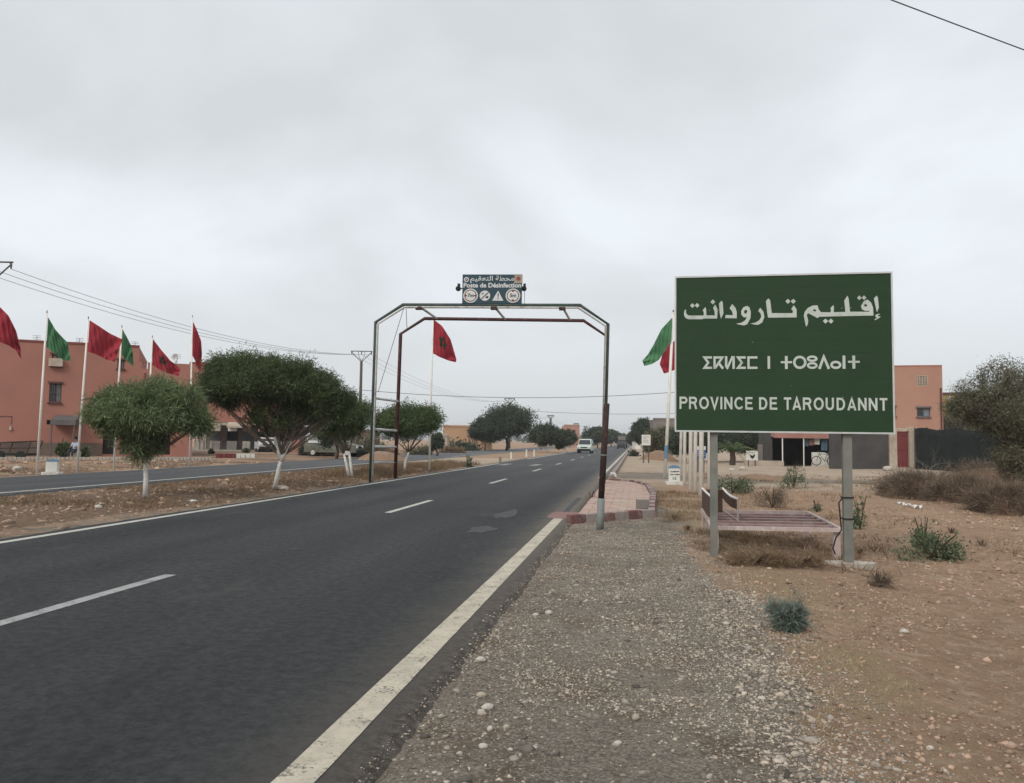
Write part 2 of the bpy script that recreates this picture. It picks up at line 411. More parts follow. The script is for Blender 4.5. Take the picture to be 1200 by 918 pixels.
# asphalt with aggregate, wheel tracks, patches and dust blown in from the verges
def asphalt(name, right_edge):
    g = graph(name); lt_ = 1.0 if right_edge is not None else 1.45
    base = g.mix(g.rg(g.noise(11, 9, 0.86), 0.42, 0.58), (0.037, 0.039, 0.0395), (0.076, 0.079, 0.080))
    agg = g.rg(g.vor(95, out=1), 0.86, 0.99) if False else g.rg(g.noise(120, 2, 0.8), 0.66, 0.75)
    base = g.mix(agg, base, (0.17, 0.168, 0.16))
    crk = g.rg(g.vor(1.15, 'DISTANCE_TO_EDGE', 0, g.mixv(0.25)), 0.0, 0.010, 0.55, 0)
    crk = g.mt('MULTIPLY', crk, g.rg(g.noise(0.45, 3, 0.6), 0.50, 0.60))
    base = g.mix(crk, base, (0.028, 0.028, 0.029))
    pit = g.rg(g.noise(7, 9, 0.9, dist=0.3), 0.555, 0.60, 0, 0.6)
    base = g.mix(pit, base, (0.026, 0.027, 0.028))
    big = g.rg(g.noise(0.35, 6, 0.65, g.stretch(1, 0.25), dist=0.4), 0.35, 0.7)
    base = g.scale(base, g.rg(big, 0, 1, 0.80, 1.16))
    trk = g.rg(g.noise(1.1, 3, 0.5, g.stretch(1.0, 0.03)), 0.35, 0.65, 0.93, 1.07)
    base = g.scale(base, trk)
    wt_ = g.mt('SINE', g.mt('MULTIPLY', g.mt('ADD', g.x, g.mt('MULTIPLY', g.noise(0.25, 3, 0.5), 0.5)), 3.55))
    base = g.scale(base, g.rg(wt_, -1, 1, 0.90, 1.10))
    stn = g.rg(g.noise(0.8, 8, 0.75, g.stretch(1, 0.45), dist=0.6), 0.56, 0.64, 1.0, 0.80)
    base = g.scale(base, stn)
    rep = g.rg(g.noise(0.55, 9, 0.7, g.stretch(1.0, 0.4)), 0.60, 0.66, 0, 0.35)
    base = g.mix(rep, base, (0.125, 0.122, 0.115))
    spots = g.rg(g.noise(2.3, 4, 0.6, g.stretch(1.2, 0.8)), 0.70, 0.74)
    base = g.mix(g.mt('MULTIPLY', spots, 0.40), base, (0.19, 0.185, 0.18))
    # paler towards the far stretch
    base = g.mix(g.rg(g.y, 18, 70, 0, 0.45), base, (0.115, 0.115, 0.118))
    if right_edge is not None:
        e = g.rg(g.mt('ADD', g.x, g.mt('MULTIPLY', g.noise(1.6, 6, 0.7), 0.7)), right_edge-0.85+0.35, right_edge+0.35, 0, 1, True)
        base = g.mix(g.mt('MULTIPLY', e, g.rg(g.y, 2, 16, 0.32, 0.8)), base, (0.24, 0.205, 0.165))
        o = g.rg(g.mt('ADD', g.x, g.mt('MULTIPLY', g.noise(9, 8, 0.85), 0.22)), -1.30, -1.10, 0, 0.85)
        base = g.mix(o, base, g.mix(g.rg(g.noise(14, 9, 0.88), 0.44, 0.56), (0.07, 0.06, 0.052), (0.20, 0.17, 0.14)))
    base = g.scale(base, lt_)
    g.L(base, g.p.inputs['Base Color'])
    g.p.inputs['Roughness'].default_value = 0.85
    h = g.mt('ADD', g.noise(120, 5, 0.8), g.mt('MULTIPLY', g.noise(35, 4, 0.7), 0.9))
    g.bump(h, 1.0, 0.022)
    return g.m
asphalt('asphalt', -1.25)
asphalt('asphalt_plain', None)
def paint(name, c, wear, dirt=(0.16, 0.14, 0.12)):
    g = graph(name)
    b = g.mix(g.rg(g.noise(5, 5, 0.7), 0.35, 0.75), c, tuple(v*0.66 for v in c))
    wn = g.rg(g.mt('ADD', g.mt('MULTIPLY', g.noise(38, 6, 0.8), 0.6), g.mt('MULTIPLY', g.noise(4, 4, 0.7), 0.4)), wear, wear+0.055)
    b = g.mix(wn, b, dirt)
    g.L(b, g.p.inputs['Base Color']); g.p.inputs['Roughness'].default_value = 0.8
    g.bump(g.noise(150, 4, 0.75), 0.6, 0.006)
paint('line_edge', (0.58, 0.52, 0.41), 0.53)
paint('line_dash', (0.40, 0.40, 0.39), 0.535, (0.10, 0.10, 0.10))
paint('line_dim', (0.34, 0.33, 0.31), 0.50)
paint('line_far', (0.56, 0.54, 0.48), 0.575)
paint('line_worn', (0.105, 0.105, 0.103), 0.445, (0.058, 0.060, 0.061))
paint('red_smear', (0.30, 0.155, 0.135), 0.50, (0.20, 0.165, 0.14))

# bare earth: zone attributes (R grey gravel, G straw, B pale trodden, A litter with painted table shade) are where each soil lies
g = graph('earth')
at = g.t.nodes.new('ShaderNodeAttribute'); at.attribute_name = 'zone'
sp = g.t.nodes.new('ShaderNodeSeparateColor'); g.L(at.outputs['Color'], sp.inputs[0])
nz = g.mt('MULTIPLY', g.mt('SUBTRACT', g.noise(3.2, 7, 0.7), 0.5), 1.4)
def zmask(o, a=0.42, b=0.62): return g.rg(g.mt('ADD', o, nz), a, b)
dirt = g.mix(g.rg(g.noise(0.9, 8, 0.68), 0.34, 0.66), (0.43, 0.288, 0.190), (0.295, 0.188, 0.120))
dirt = g.mix(g.rg(g.noise(10, 9, 0.85), 0.40, 0.47, 0.65, 0), dirt, (0.20, 0.118, 0.07))
dirt = g.mix(g.rg(g.noise(8, 9, 0.88), 0.545, 0.60, 0, 0.75), dirt, (0.60, 0.45, 0.33))
dirt = g.mix(g.rg(g.noise(6, 6, 0.7), 0.52, 0.68), dirt, (0.49, 0.365, 0.26))
dirt = g.mix(g.rg(g.noise(55, 4, 0.7), 0.62, 0.70), dirt, (0.62, 0.52, 0.41))
dirt = g.mix(g.rg(g.noise(48, 4, 0.75, out=0, dist=0.3), 0.36, 0.30, 0, 0.8), dirt, (0.14, 0.09, 0.06))
grav = g.mix(g.rg(g.noise(45, 5, 0.75), 0.36, 0.64), (0.138, 0.115, 0.092), (0.35, 0.305, 0.245))
grav = g.mix(g.rg(g.noise(14, 9, 0.88), 0.545, 0.60, 0, 0.7), grav, (0.42, 0.37, 0.30))
grav = g.mix(g.rg(g.noise(12, 9, 0.86), 0.40, 0.46, 0.7, 0), grav, (0.10, 0.082, 0.062))
grav = g.mix(g.rg(g.noise(1.3, 8, 0.72), 0.48, 0.62, 0, 0.85), grav, (0.175, 0.128, 0.09))
grav = g.scale(grav, g.rg(g.noise(0.55, 6, 0.65, g.stretch(1, 0.5)), 0.35, 0.65, 0.80, 1.22))
v = g.vor(75, out=1); bw = g.t.nodes.new('ShaderNodeRGBToBW'); g.L(v, bw.inputs[0])
grav = g.mix(g.rg(bw.outputs[0], 0.62, 0.80, 0, 0.55), grav, (0.46, 0.41, 0.33))
straw = g.mix(g.rg(g.noise(30, 6, 0.75), 0.35, 0.65), (0.42, 0.32, 0.20), (0.30, 0.215, 0.135))
pale = g.mix(g.rg(g.noise(0.5, 7, 0.7), 0.35, 0.65), (0.50, 0.40, 0.305), (0.39, 0.30, 0.22))
c = g.mix(zmask(sp.outputs[2]), dirt, pale)
c = g.mix(zmask(sp.outputs[1]), c, straw)
litter_shade_col = g.mix(g.rg(g.noise(9, 9, 0.85), 0.42, 0.58), (0.145, 0.098, 0.066), (0.29, 0.205, 0.145))
c = g.mix(zmask(at.outputs['Alpha'], 0.40, 0.62), c, litter_shade_col)
c = g.mix(zmask(sp.outputs[0], 0.40, 0.58), c, grav)
g.L(c, g.p.inputs['Base Color']); g.p.inputs['Roughness'].default_value = 1.0; g.p.inputs['Specular IOR Level'].default_value = 0.1
hh = g.mt('ADD', g.mt('MULTIPLY', g.noise(14, 8, 0.75), 1.6), g.mt('MULTIPLY', bw.outputs[0], 0.30))
g.bump(hh, 1.0, 0.035)

g = graph('sign_green')
b = g.mix(g.rg(g.noise(1.2, 5, 0.6), 0.3, 0.7), (0.0205, 0.047, 0.0215), (0.0255, 0.056, 0.0255))
b = g.mix(g.rg(g.noise(7, 5, 0.7, g.stretch(0.15, 0.15, 2.0)), 0.55, 0.8, 0, 0.35), b, (0.045, 0.095, 0.05))
g.L(b, g.p.inputs['Base Color']); g.p.inputs['Roughness'].default_value = 0.6; g.p.inputs['Specular IOR Level'].default_value = 0.2

# ------------------------------------------------------------------ ground sheet
def axis(parts):
    o = []
    for a, b, s in parts:
        o += list(np.arange(a, b, s))
    return o
geo_n = lambda a, b, n: list(np.geomspace(a, b, n))
xs = [-v for v in geo_n(40, 5000, 26)[::-1]] + axis([(-39, -21.6, 0.6), (-21.6, -9.2, 0.3), (-9.2, -1.3, 1.3), (-1.3, 6.5, 0.075), (6.5, 12, 0.25), (12, 40, 0.7)]) + geo_n(40, 5000, 26)
ys = [-400, -100, -30, -8, -2] + axis([(0, 1.6, 0.4), (1.6, 13, 0.075), (13, 24, 0.16), (24, 60, 0.5), (60, 120, 2)]) + geo_n(120, 7000, 34)
xs = np.array(xs); ys = np.array(ys)
X, Y = np.meshgrid(xs, ys)
Z = Hn(X, Y)
nx, ny = len(xs), len(ys)
V = np.stack([X.ravel(), Y.ravel(), Z.ravel()], 1)
idx = np.arange(nx*ny).reshape(ny, nx)
F = np.stack([idx[:-1, :-1].ravel(), idx[:-1, 1:].ravel(), idx[1:, 1:].ravel(), idx[1:, :-1].ravel()], 1)
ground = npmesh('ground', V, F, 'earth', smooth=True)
tag(ground, kind='structure', label='bare stony earth and gravel shoulder either side of the road')
n_a = vnoise(X, Y, 0.9, 31); n_b = vnoise(X, Y, 3.0, 32)
edge = 0.90 + (n_a-0.5)*0.7 + 0.25*np.sin(Y*0.23)
grv = (1-sstep(edge-0.35, edge+0.30, X))*sstep(-3, -1, X)*(1-sstep(24, 34, Y))
grv = np.maximum(grv, 0.9*sstep(-10.3, -9.4, X)*(1-sstep(-9, -8, X))*0.6)
patch = sstep(0.55, 0.75, vnoise(X, Y, 2.2, 77))*sstep(2.0, 3, X)*(1-sstep(5, 9, X))*(1-sstep(8, 14, Y))*0.30
grv = np.maximum(grv, patch)
trackw = sstep(33, 36, Y)*(1-sstep(41, 44, Y))*sstep(-2, 0, X)*(1-sstep(20, 26, X))
grv = np.maximum(grv, trackw*0.8)
stw = sstep(0.75, 1.1, X+(n_a-0.5)*0.5)*(1-sstep(1.9, 2.6, X+(n_b-0.5)))*(0.35+0.5*n_a)*(1-sstep(22, 30, Y))
pal = sstep(18, 40, Y)*0.85*np.where(X > -5, 1, 0) + 0.3*(n_b-0.4)*np.where(X > 2, 1, 0)
pal = np.maximum(pal, sstep(48, 52, Y)*(1-sstep(66, 72, Y))*np.where((X < -9) & (X > -15.6), 0.9, 0))
pal = np.maximum(pal, np.where(X < -21, 0.45*n_b+0.15, 0)-np.where((X < -21) & (Y > 45), 0.1, 0))
ca = ground.data.color_attributes.new('zone', 'FLOAT_COLOR', 'POINT')
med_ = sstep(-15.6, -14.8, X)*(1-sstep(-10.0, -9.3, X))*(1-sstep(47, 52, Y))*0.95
table_shade = np.exp(-((X-1.9)**2/1.6+(Y-12.6)**2/5.0))*0.9  # contact shade under the table put into the earth colour
litter_shade = np.maximum(np.maximum(med_, table_shade), 0.55*(1-sstep(-22, -21.3, X))*vnoise(X, Y, 3.0, 88)*2*(1-sstep(95, 120, Y)))
def seg(ax, ay, bx, by, w_):
    dx_, dy_ = bx-ax, by-ay; t_ = np.clip(((X-ax)*dx_+(Y-ay)*dy_)/(dx_*dx_+dy_*dy_), 0, 1)
    return np.exp(-(((X-ax-t_*dx_)**2+(Y-ay-t_*dy_)**2)/(w_*w_)))
for (a, c, w_) in (((1090, 606), (1150, 618), .30), ((1150, 618), (1230, 645), .30), ((1050, 640), (1130, 690), .28), ((1130, 690), (1230, 760), .26), ((960, 560), (1060, 600), .5)):
    p_, q_ = G(*a, z=-.16), G(*c, z=-.16); pal = np.maximum(pal, .42*seg(p_.x, p_.y, q_.x, q_.y, w_)); stw = stw*(1-.7*seg(p_.x, p_.y, q_.x, q_.y, w_))
C = np.stack([np.clip(grv, 0, 1), np.clip(stw, 0, 1), np.clip(pal, 0, 1), np.clip(litter_shade, 0, 1)], -1).reshape(-1, 4)
ca.data.foreach_set('color', C.astype(np.float32).ravel())

# roads: slabs with crumbled edges
def road_slab(name, x0, x1, y0, y1, m, ragged=0.05):
    yy = list(np.arange(y0, 40, 0.06)) + list(np.arange(40, 120, 2)) + geo_n(120, y1, 20)
    b = MB(); rows = []
    for i, y in enumerate(yy):
        jl = (float(vnoise(y, 0, 0.35, 41))-0.5)*ragged*2*(y < 40)+(float(vnoise(y, 0, 2.2, 42))-0.5)*ragged*1.5
        jr = (float(vnoise(y, 5, 0.30, 43))-0.5)*ragged*2*(y < 40)+(float(vnoise(y, 9, 2.2, 44))-0.5)*ragged*0.8+(float(vnoise(y, 3, 0.11, 45))-0.5)*ragged*1.6
        xm = (x0+x1)/2
        rows.append([(x0+jl-0.10, y, -0.075), (x0+jl-0.02, y, -0.012), (x0+0.10, y, 0), (xm, y, 0.0), (x1-0.10, y, 0), (x1+jr-0.015, y, -0.012), (x1+jr+0.09, y, -0.075)])
    k = 7
    for r in rows: b.v += r
    for i in range(len(rows)-1):
        for j in range(k-1):
            a = i*k+j; b.f.append((a, a+1, a+1+k, a+k))
    return tag(b.build(name, m, smooth=False), kind='structure')
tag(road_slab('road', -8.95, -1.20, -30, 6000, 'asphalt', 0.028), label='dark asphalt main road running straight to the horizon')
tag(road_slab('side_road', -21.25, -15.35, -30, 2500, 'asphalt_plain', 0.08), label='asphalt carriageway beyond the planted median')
def marking(name, x0, x1, y0, y1, m, z=0.004, rag=0.002, parent=None, taper=0.0):
    b = MB(); n = max(2, int((y1-y0)/0.15)) if y1 < 60 else 60
    L_, R_ = [], []
    for i in range(n+1):
        y = y0+(y1-y0)*i/n
        L_.append((x0+(rnd.random()-.5)*rag*2, y, z)); R_.append((x1+(rnd.random()-.5)*rag*2, y, z))
    b.strip(R_, L_)
    return tag(b.build(name, m), kind='structure')
marking('edge_line', -1.56, -1.375, -5, 16.0, 'line_edge')
marking('edge_line', -1.53, -1.40, 17.6, 22.0, 'line_worn')
marking('edge_line', -1.53, -1.39, 34, 60, 'line_far')
marking('edge_line', -1.55, -1.37, 60, 3000, 'line_far')
marking('edge_line', -8.68, -8.52, -5, 52, 'line_far')
marking('edge_line', -8.70, -8.50, 66, 3000, 'line_far')
marking('edge_line', -15.80, -15.64, -5, 49, 'line_far')
marking('edge_line', -15.80, -15.64, 70, 600, 'line_far')
for i in range(16):
    y0 = 4.3+11.9*i if i else 4.75
    marking('centre_dash', -5.02, -4.88, y0 if i else 4.6, y0+3.6, 'line_dash' if i < 1 else 'line_far')
for (a, b_, y0, y1) in ((-2.75, -2.35, 13.2, 14.2), (-2.75, -2.4, 15.8, 17.6), (-3.3, -2.9, 44, 47), (-2.5, -2.0, 47, 50)):
    bw_ = MB(); cx_, cy_ = (a+b_)/2, (y0+y1)/2
    bw_.add([(cx_+(b_-a)*.5*math.cos(2*PI*i/40)*(1+.22*math.sin(3*2*PI*i/40+y0)+.16*rnd.random()), cy_+(y1-y0)*.5*math.sin(2*PI*i/40)*(1+.18*math.sin(5*2*PI*i/40)+.12*rnd.random()), .004) for i in range(40)], [tuple(range(40))])
    tag(bw_.build('worn_marking', 'line_worn'), kind='structure')
for i, x in enumerate(np.arange(-8.2, -5.2, 0.95)):
    marking('crossing_stripe', x, x+0.5, 48.5, 52.0, 'line_dim' if i in (0, 2) else 'line_worn', rag=0.03)
marking('red_paint_smear', -1.72, -1.12, 16.05, 17.55, 'red_smear', z=0.004, rag=0.05)

# ------------------------------------------------------------------ stones
def rock_verts(r, n=1):
    vs = []
    base = [(-1, 0, 0), (1, 0, 0), (0, -1, 0), (0, 1, 0), (0, 0, -1), (0, 0, 1)]
    return base
ICO = None
def ico():
    t = (1+5**.5)/2
    v = np.array([(-1, t, 0), (1, t, 0), (-1, -t, 0), (1, -t, 0), (0, -1, t), (0, 1, t), (0, -1, -t), (0, 1, -t), (t, 0, -1), (t, 0, 1), (-t, 0, -1), (-t, 0, 1)], float)
    v /= np.linalg.norm(v[0])
    f = np.array([(0, 11, 5), (0, 5, 1), (0, 1, 7), (0, 7, 10), (0, 10, 11), (1, 5, 9), (5, 11, 4), (11, 10, 2), (10, 7, 6), (7, 1, 8), (3, 9, 4), (3, 4, 2), (3, 2, 6), (3, 6, 8), (3, 8, 9), (4, 9, 5), (2, 4, 11), (6, 2, 10), (8, 6, 7), (9, 8, 1)])
    return v, f
IV, IF = ico()
OV = np.array([(-1, 0, 0), (1, 0, 0), (0, -1, 0), (0, 1, 0), (0, 0, -1), (0, 0, 1)], float)
OF = np.array([(1, 3, 5), (3, 0, 5), (0, 2, 5), (2, 1, 5), (3, 1, 4), (0, 3, 4), (2, 0, 4), (1, 2, 4)])
def scatter_stones(name, P, size, m, hi=False, label=None):
    bv, bf = (IV, IF) if hi else (OV, OF)
    n = len(P)
    jit = 1+0.28*rng.standard_normal((n, len(bv), 1))
    S = np.stack([size*rng.uniform(.7, 1.35, n), size*rng.uniform(.6, 1.2, n), size*rng.uniform(.3, .7, n)], 1)
    v = bv[None]*np.clip(jit, .55, 1.5)
    # tilt slightly, then spin
    a = rng.uniform(0, 2*PI, n); tl = rng.normal(0, .3, n)
    v = v*S[:, None, :]
    y2 = v[..., 1]*np.cos(tl)[:, None]-v[..., 2]*np.sin(tl)[:, None]; z2 = v[..., 1]*np.sin(tl)[:, None]+v[..., 2]*np.cos(tl)[:, None]
    x3 = v[..., 0]*np.cos(a)[:, None]-y2*np.sin(a)[:, None]; y3 = v[..., 0]*np.sin(a)[:, None]+y2*np.cos(a)[:, None]
    z0 = Hn(P[:, 0], P[:, 1])
    Vv = np.stack([x3+P[:, 0:1], y3+P[:, 1:2], z2+(z0+S[:, 2]*rng.uniform(-.35, .35, n))[:, None]], -1).reshape(-1, 3)
    Ff = (bf[None]+(np.arange(n)*len(bv))[:, None, None]).reshape(-1, 3)
    o = npmesh(name, Vv, Ff, m, kind='stuff')
    return tag(o, label=label)
def pts(n, x0, x1, y0, y1, p=1.0):
    u = rng.random(n)**p
    return np.stack([rng.uniform(x0, x1, n), y0+(y1-y0)*u], 1)
P = pts(90000, -1.27, 1.5, 2.2, 17, 1.5)
kp = rng.random(len(P)) < np.clip(1.25-(P[:, 0]-0.6)*1.1, 0.1, 1)*np.clip(0.06+2.6*vnoise(P[:, 0], P[:, 1], 0.5, 51)**1.6*vnoise(P[:, 0], P[:, 1], 1.5, 52)**1.2*2, 0, 1)
P = P[kp]
scatter_stones('fine_gravel', P, rng.gamma(3, 0.0019, len(P))+0.003, 'stone', label='fine grey gravel on the road shoulder')
P = pts(5000, -1.42, -1.13, 2.2, 16, 1.3); P = P[rng.random(len(P)) < sstep(-1.45, -1.12, P[:, 0])**2*(.2+.8*vnoise(P[:, 0], P[:, 1], .4, 58))]
spill_ = scatter_stones('spilled_gravel', P, rng.gamma(2.0, 0.0018, len(P))+0.0025, 'stone', label='gravel spilled over the crumbled asphalt edge')
spill_.location.z = 0.050
P = pts(4200, -1.22, 1.3, 2.3, 20, 1.4); P = P[rng.random(len(P)) < 0.2+0.8*sstep(.4, .7, vnoise(P[:, 0], P[:, 1], 0.8, 53))]
scatter_stones('coarse_gravel', P, rng.gamma(2.4, 0.0036, len(P))+0.006, 'stone_mixed', True, label='coarser grey pebbles on the shoulder')
P = pts(9000, 0.6, 1.9, 2.2, 9, 1.2); P = P[np.abs(P[:, 0]-0.86-0.10*np.sin(P[:, 1])) < 0.36*rng.random(len(P))+0.06]
scatter_stones('roadside_pebbles', P, rng.gamma(2.2, 0.0030, len(P))+0.005, 'stone', True, label='band of loose pebbles between gravel and earth')
P = pts(48000, 1.1, 9, 2.3, 16, 1.2)
P = P[rng.random(len(P)) < np.clip(0.22+1.1*sstep(.45, .8, vnoise(P[:, 0], P[:, 1], 0.9, 55)), 0, 1)]
scatter_stones('earth_stones', P, rng.gamma(1.9, 0.0046, len(P))+0.004, 'stone_brown', label='small brown stones scattered on the earth')
P = pts(11000, 2.2, 16, 9, 34, 1.0)
P = P[rng.random(len(P)) < np.clip(0.05+1.1*sstep(.5, .8, vnoise(P[:, 0], P[:, 1], 2.2, 57)), 0, 1)]
scatter_stones('field_stones', P, np.minimum(rng.gamma(2.0, 0.010, len(P))+0.008, 0.006*P[:, 1]**.8), 'stone_brown', True, label='stones strewn over the rough ground beyond the sign')
P = pts(3500, -15, -9.1, 8, 40, 1.0)
scatter_stones('median_stones', P, rng.gamma(2.2, 0.011, len(P))+0.008, 'stone_brown', True, label='small stones in the planted median')
P = pts(1500, -34, -21.6, 22, 46, 1.0)
scatter_stones('verge_rubble', P, rng.gamma(1.8, 0.024, len(P))+0.015, 'stone_brown', True, label='rubble and stones on the far verge')

def rock(px, py, wpx, label, group='larger stones on the ground', m='stone', flat=0.55, name='rock'):
    p = G(px, py); s = wpx/2*dep(p)/FPX
    b = MB(); q = Matrix.Rotation(rnd.uniform(0, 6), 3, 'Z')
    v, f = IV.copy(), IF
    # one subdivision for a rounder, facetted pebble
    vs = [Vector(x) for x in v]; cache = {}; fs = []
    def mid(a, c):
        k = (min(a, c), max(a, c))
        if k not in cache: vs.append(((vs[a]+vs[c])/2).normalized()); cache[k] = len(vs)-1
        return cache[k]
    for a, c, d in f:
        ac, cd_, da = mid(a, c), mid(c, d), mid(d, a)
        fs += [(a, ac, da), (c, cd_, ac), (d, da, cd_), (ac, cd_, da)]
    sx, sy, sz = s*rnd.uniform(.9, 1.1), s*rnd.uniform(.6, 1), s*flat*rnd.uniform(.8, 1.2)
    out_ = []
    for u in vs:
        k = 1+0.22*(rnd.random()-.5)
        out_.append(q @ Vector((u.x*sx*k, u.y*sy*k, u.z*sz*k)))
    b.add([o_+Vector((p.x, p.y, p.z+sz*0.5)) for o_ in out_], fs)
    ob = b.build(name, m)
    ob.data.transform(Matrix.Translation(-Vector((p.x, p.y, p.z)))); ob.location = p
    return tag(ob, label, 'stone', group)
rock(1060, 742, 10, 'single whitish stone lying on bare brown earth right of the blue-green tuft', None, 'stone_pale', 0.8)
for (x, y, w_, l, m) in (
    (745, 843, 13, 'smooth grey-brown pebble on the gravel below the middle of the shoulder', 'stone'),
    (724, 872, 10, 'pale angular pebble left of the smooth grey-brown pebble', 'stone_pale'),
    (563, 775, 12, 'pale flat stone near the white edge line at the start of the dark gravel patch', 'stone_pale'),
    (643, 720, 11, 'pale stone above the dark gravel patch', 'stone_pale'),
    (628, 722, 8, 'small pale stone just left of the one above the dark patch', 'stone_pale'),
    (571, 831, 16, 'largest pale stone in the cluster near the edge line', 'stone_pale'),
    (565, 838, 12, 'stone at the left of the pale cluster near the edge line', 'stone'),
    (564, 817, 13, 'upper stone of the pale cluster near the edge line', 'stone'),
    (574, 856, 11, 'stone at the foot of the pale cluster near the edge line', 'stone_pale'),
    (566, 876, 12, 'squarish pale stone below the pale cluster', 'stone_pale'),
    (593, 854, 10, 'small stone to the right of the pale cluster', 'stone'),
    (625, 877, 9, 'lone rounded stone low on the shoulder', 'stone_pale'),
    (517, 841, 10, 'stone closest to the dark asphalt edge', 'stone'),
    (952, 847, 13, 'flat tan stone where gravel meets earth, lower right', 'stone'),
    (893, 820, 11, 'rounded cream stone on the straw strip', 'stone_pale'),
    (1090, 878, 9, 'small pale stone at the lower right edge of the earth', 'stone_pale'),
    (851, 732, 8, 'white chip of stone beside the straw strip', 'stone_pale'),
    (932, 886, 12, 'tan stone at the very bottom of the gravel', 'stone'),
    (1078, 873, 10, 'brown stone beside the small pale one, lower right', 'stone_brown')):
    rock(x, y, w_, l, 'larger stones on the ground', m)

# ------------------------------------------------------------------ blades and leaves
def blades(name, P, h, wd, m, lean=0.35, label=None, parent=None, kind='stuff'):
    n = len(P)
    z = Hn(P[:, 0], P[:, 1])
    a = rng.uniform(0, 2*PI, n); h = h*rng.uniform(.5, 1.4, n)
    L1 = rng.normal(0, lean, n)*h; L2 = rng.normal(0, lean, n)*h
    dxw = np.cos(a)*wd/2; dyw = np.sin(a)*wd/2
    b1 = np.stack([P[:, 0]-dxw, P[:, 1]-dyw, z-0.005], 1); b2 = np.stack([P[:, 0]+dxw, P[:, 1]+dyw, z-0.005], 1)
    t = np.stack([P[:, 0]+L1, P[:, 1]+L2, z+h*0.9], 1)
    Vv = np.stack([b1, b2, t], 1).reshape(-1, 3)
    o = npmesh(name, Vv, np.arange(3*n).reshape(n, 3), m, parent)
    return tag(o, label, kind=kind)
def tuftpts(n_t, per, x0, x1, y0, y1, sig, seed, thr=0.45, sc_=1.5, p=1.0):
    c = pts(n_t, x0, x1, y0, y1, p)
    c = c[vnoise(c[:, 0], c[:, 1], sc_, seed) > thr]
    return np.repeat(c, per, 0)+rng.normal(0, sig, (len(c)*per, 2))
Q = tuftpts(900, 14, 0.85, 1.75, 4.5, 20, 0.04, 61, 0.45, 0.8, 1.2)
blades('dry_straw', Q, 0.032, 0.003, 'straw', 0.8, 'short dry straw between the gravel and the earth')
Q = tuftpts(380, 26, 0.9, 3.0, 11.4, 15.5, 0.07, 62, 0.42, 0.9)
blades('dry_grass', Q, 0.10, 0.005, 'dry_weed', 0.55, 'dry brown grass round the feet of the sign')
Q = tuftpts(230, 26, 0.5, 1.9, 16, 26, 0.10, 62, 0.42, 0.9)
blades('dry_grass', Q, 0.10, 0.007, 'dry_weed', 0.55, 'dry brown grass between the kerb and the white poles')
Q = tuftpts(2600, 18, -14.8, -9.3, 9, 48, 0.12, 63, 0.33, 2.0)
blades('dry_grass', Q, 0.09, 0.012, 'dry_weed', 0.7, 'dry brown grass in the planted median')
Q = tuftpts(500, 30, -11.5, -9.4, 26, 50, 0.12, 64, 0.3, 2.0)
blades('dry_grass', Q, 0.28, 0.014, 'dry_weed', 0.4, 'taller dry grass along the median edge by the gateway')
Q = tuftpts(600, 20, -40, -21.8, 22, 46, 0.2, 65, 0.4, 2.0)
blades('dry_grass', Q, 0.10, 0.02, 'dry_weed', 0.6, 'dry grass on the far verge below the terracotta building')
Q = tuftpts(1500, 18, 2.5, 22, 11, 45, 0.14, 66, 0.45, 2.4)
blades('dry_grass', Q, 0.12, 0.014, 'dry_weed', 0.6, 'sparse dry grass over the rough ground behind the sign')

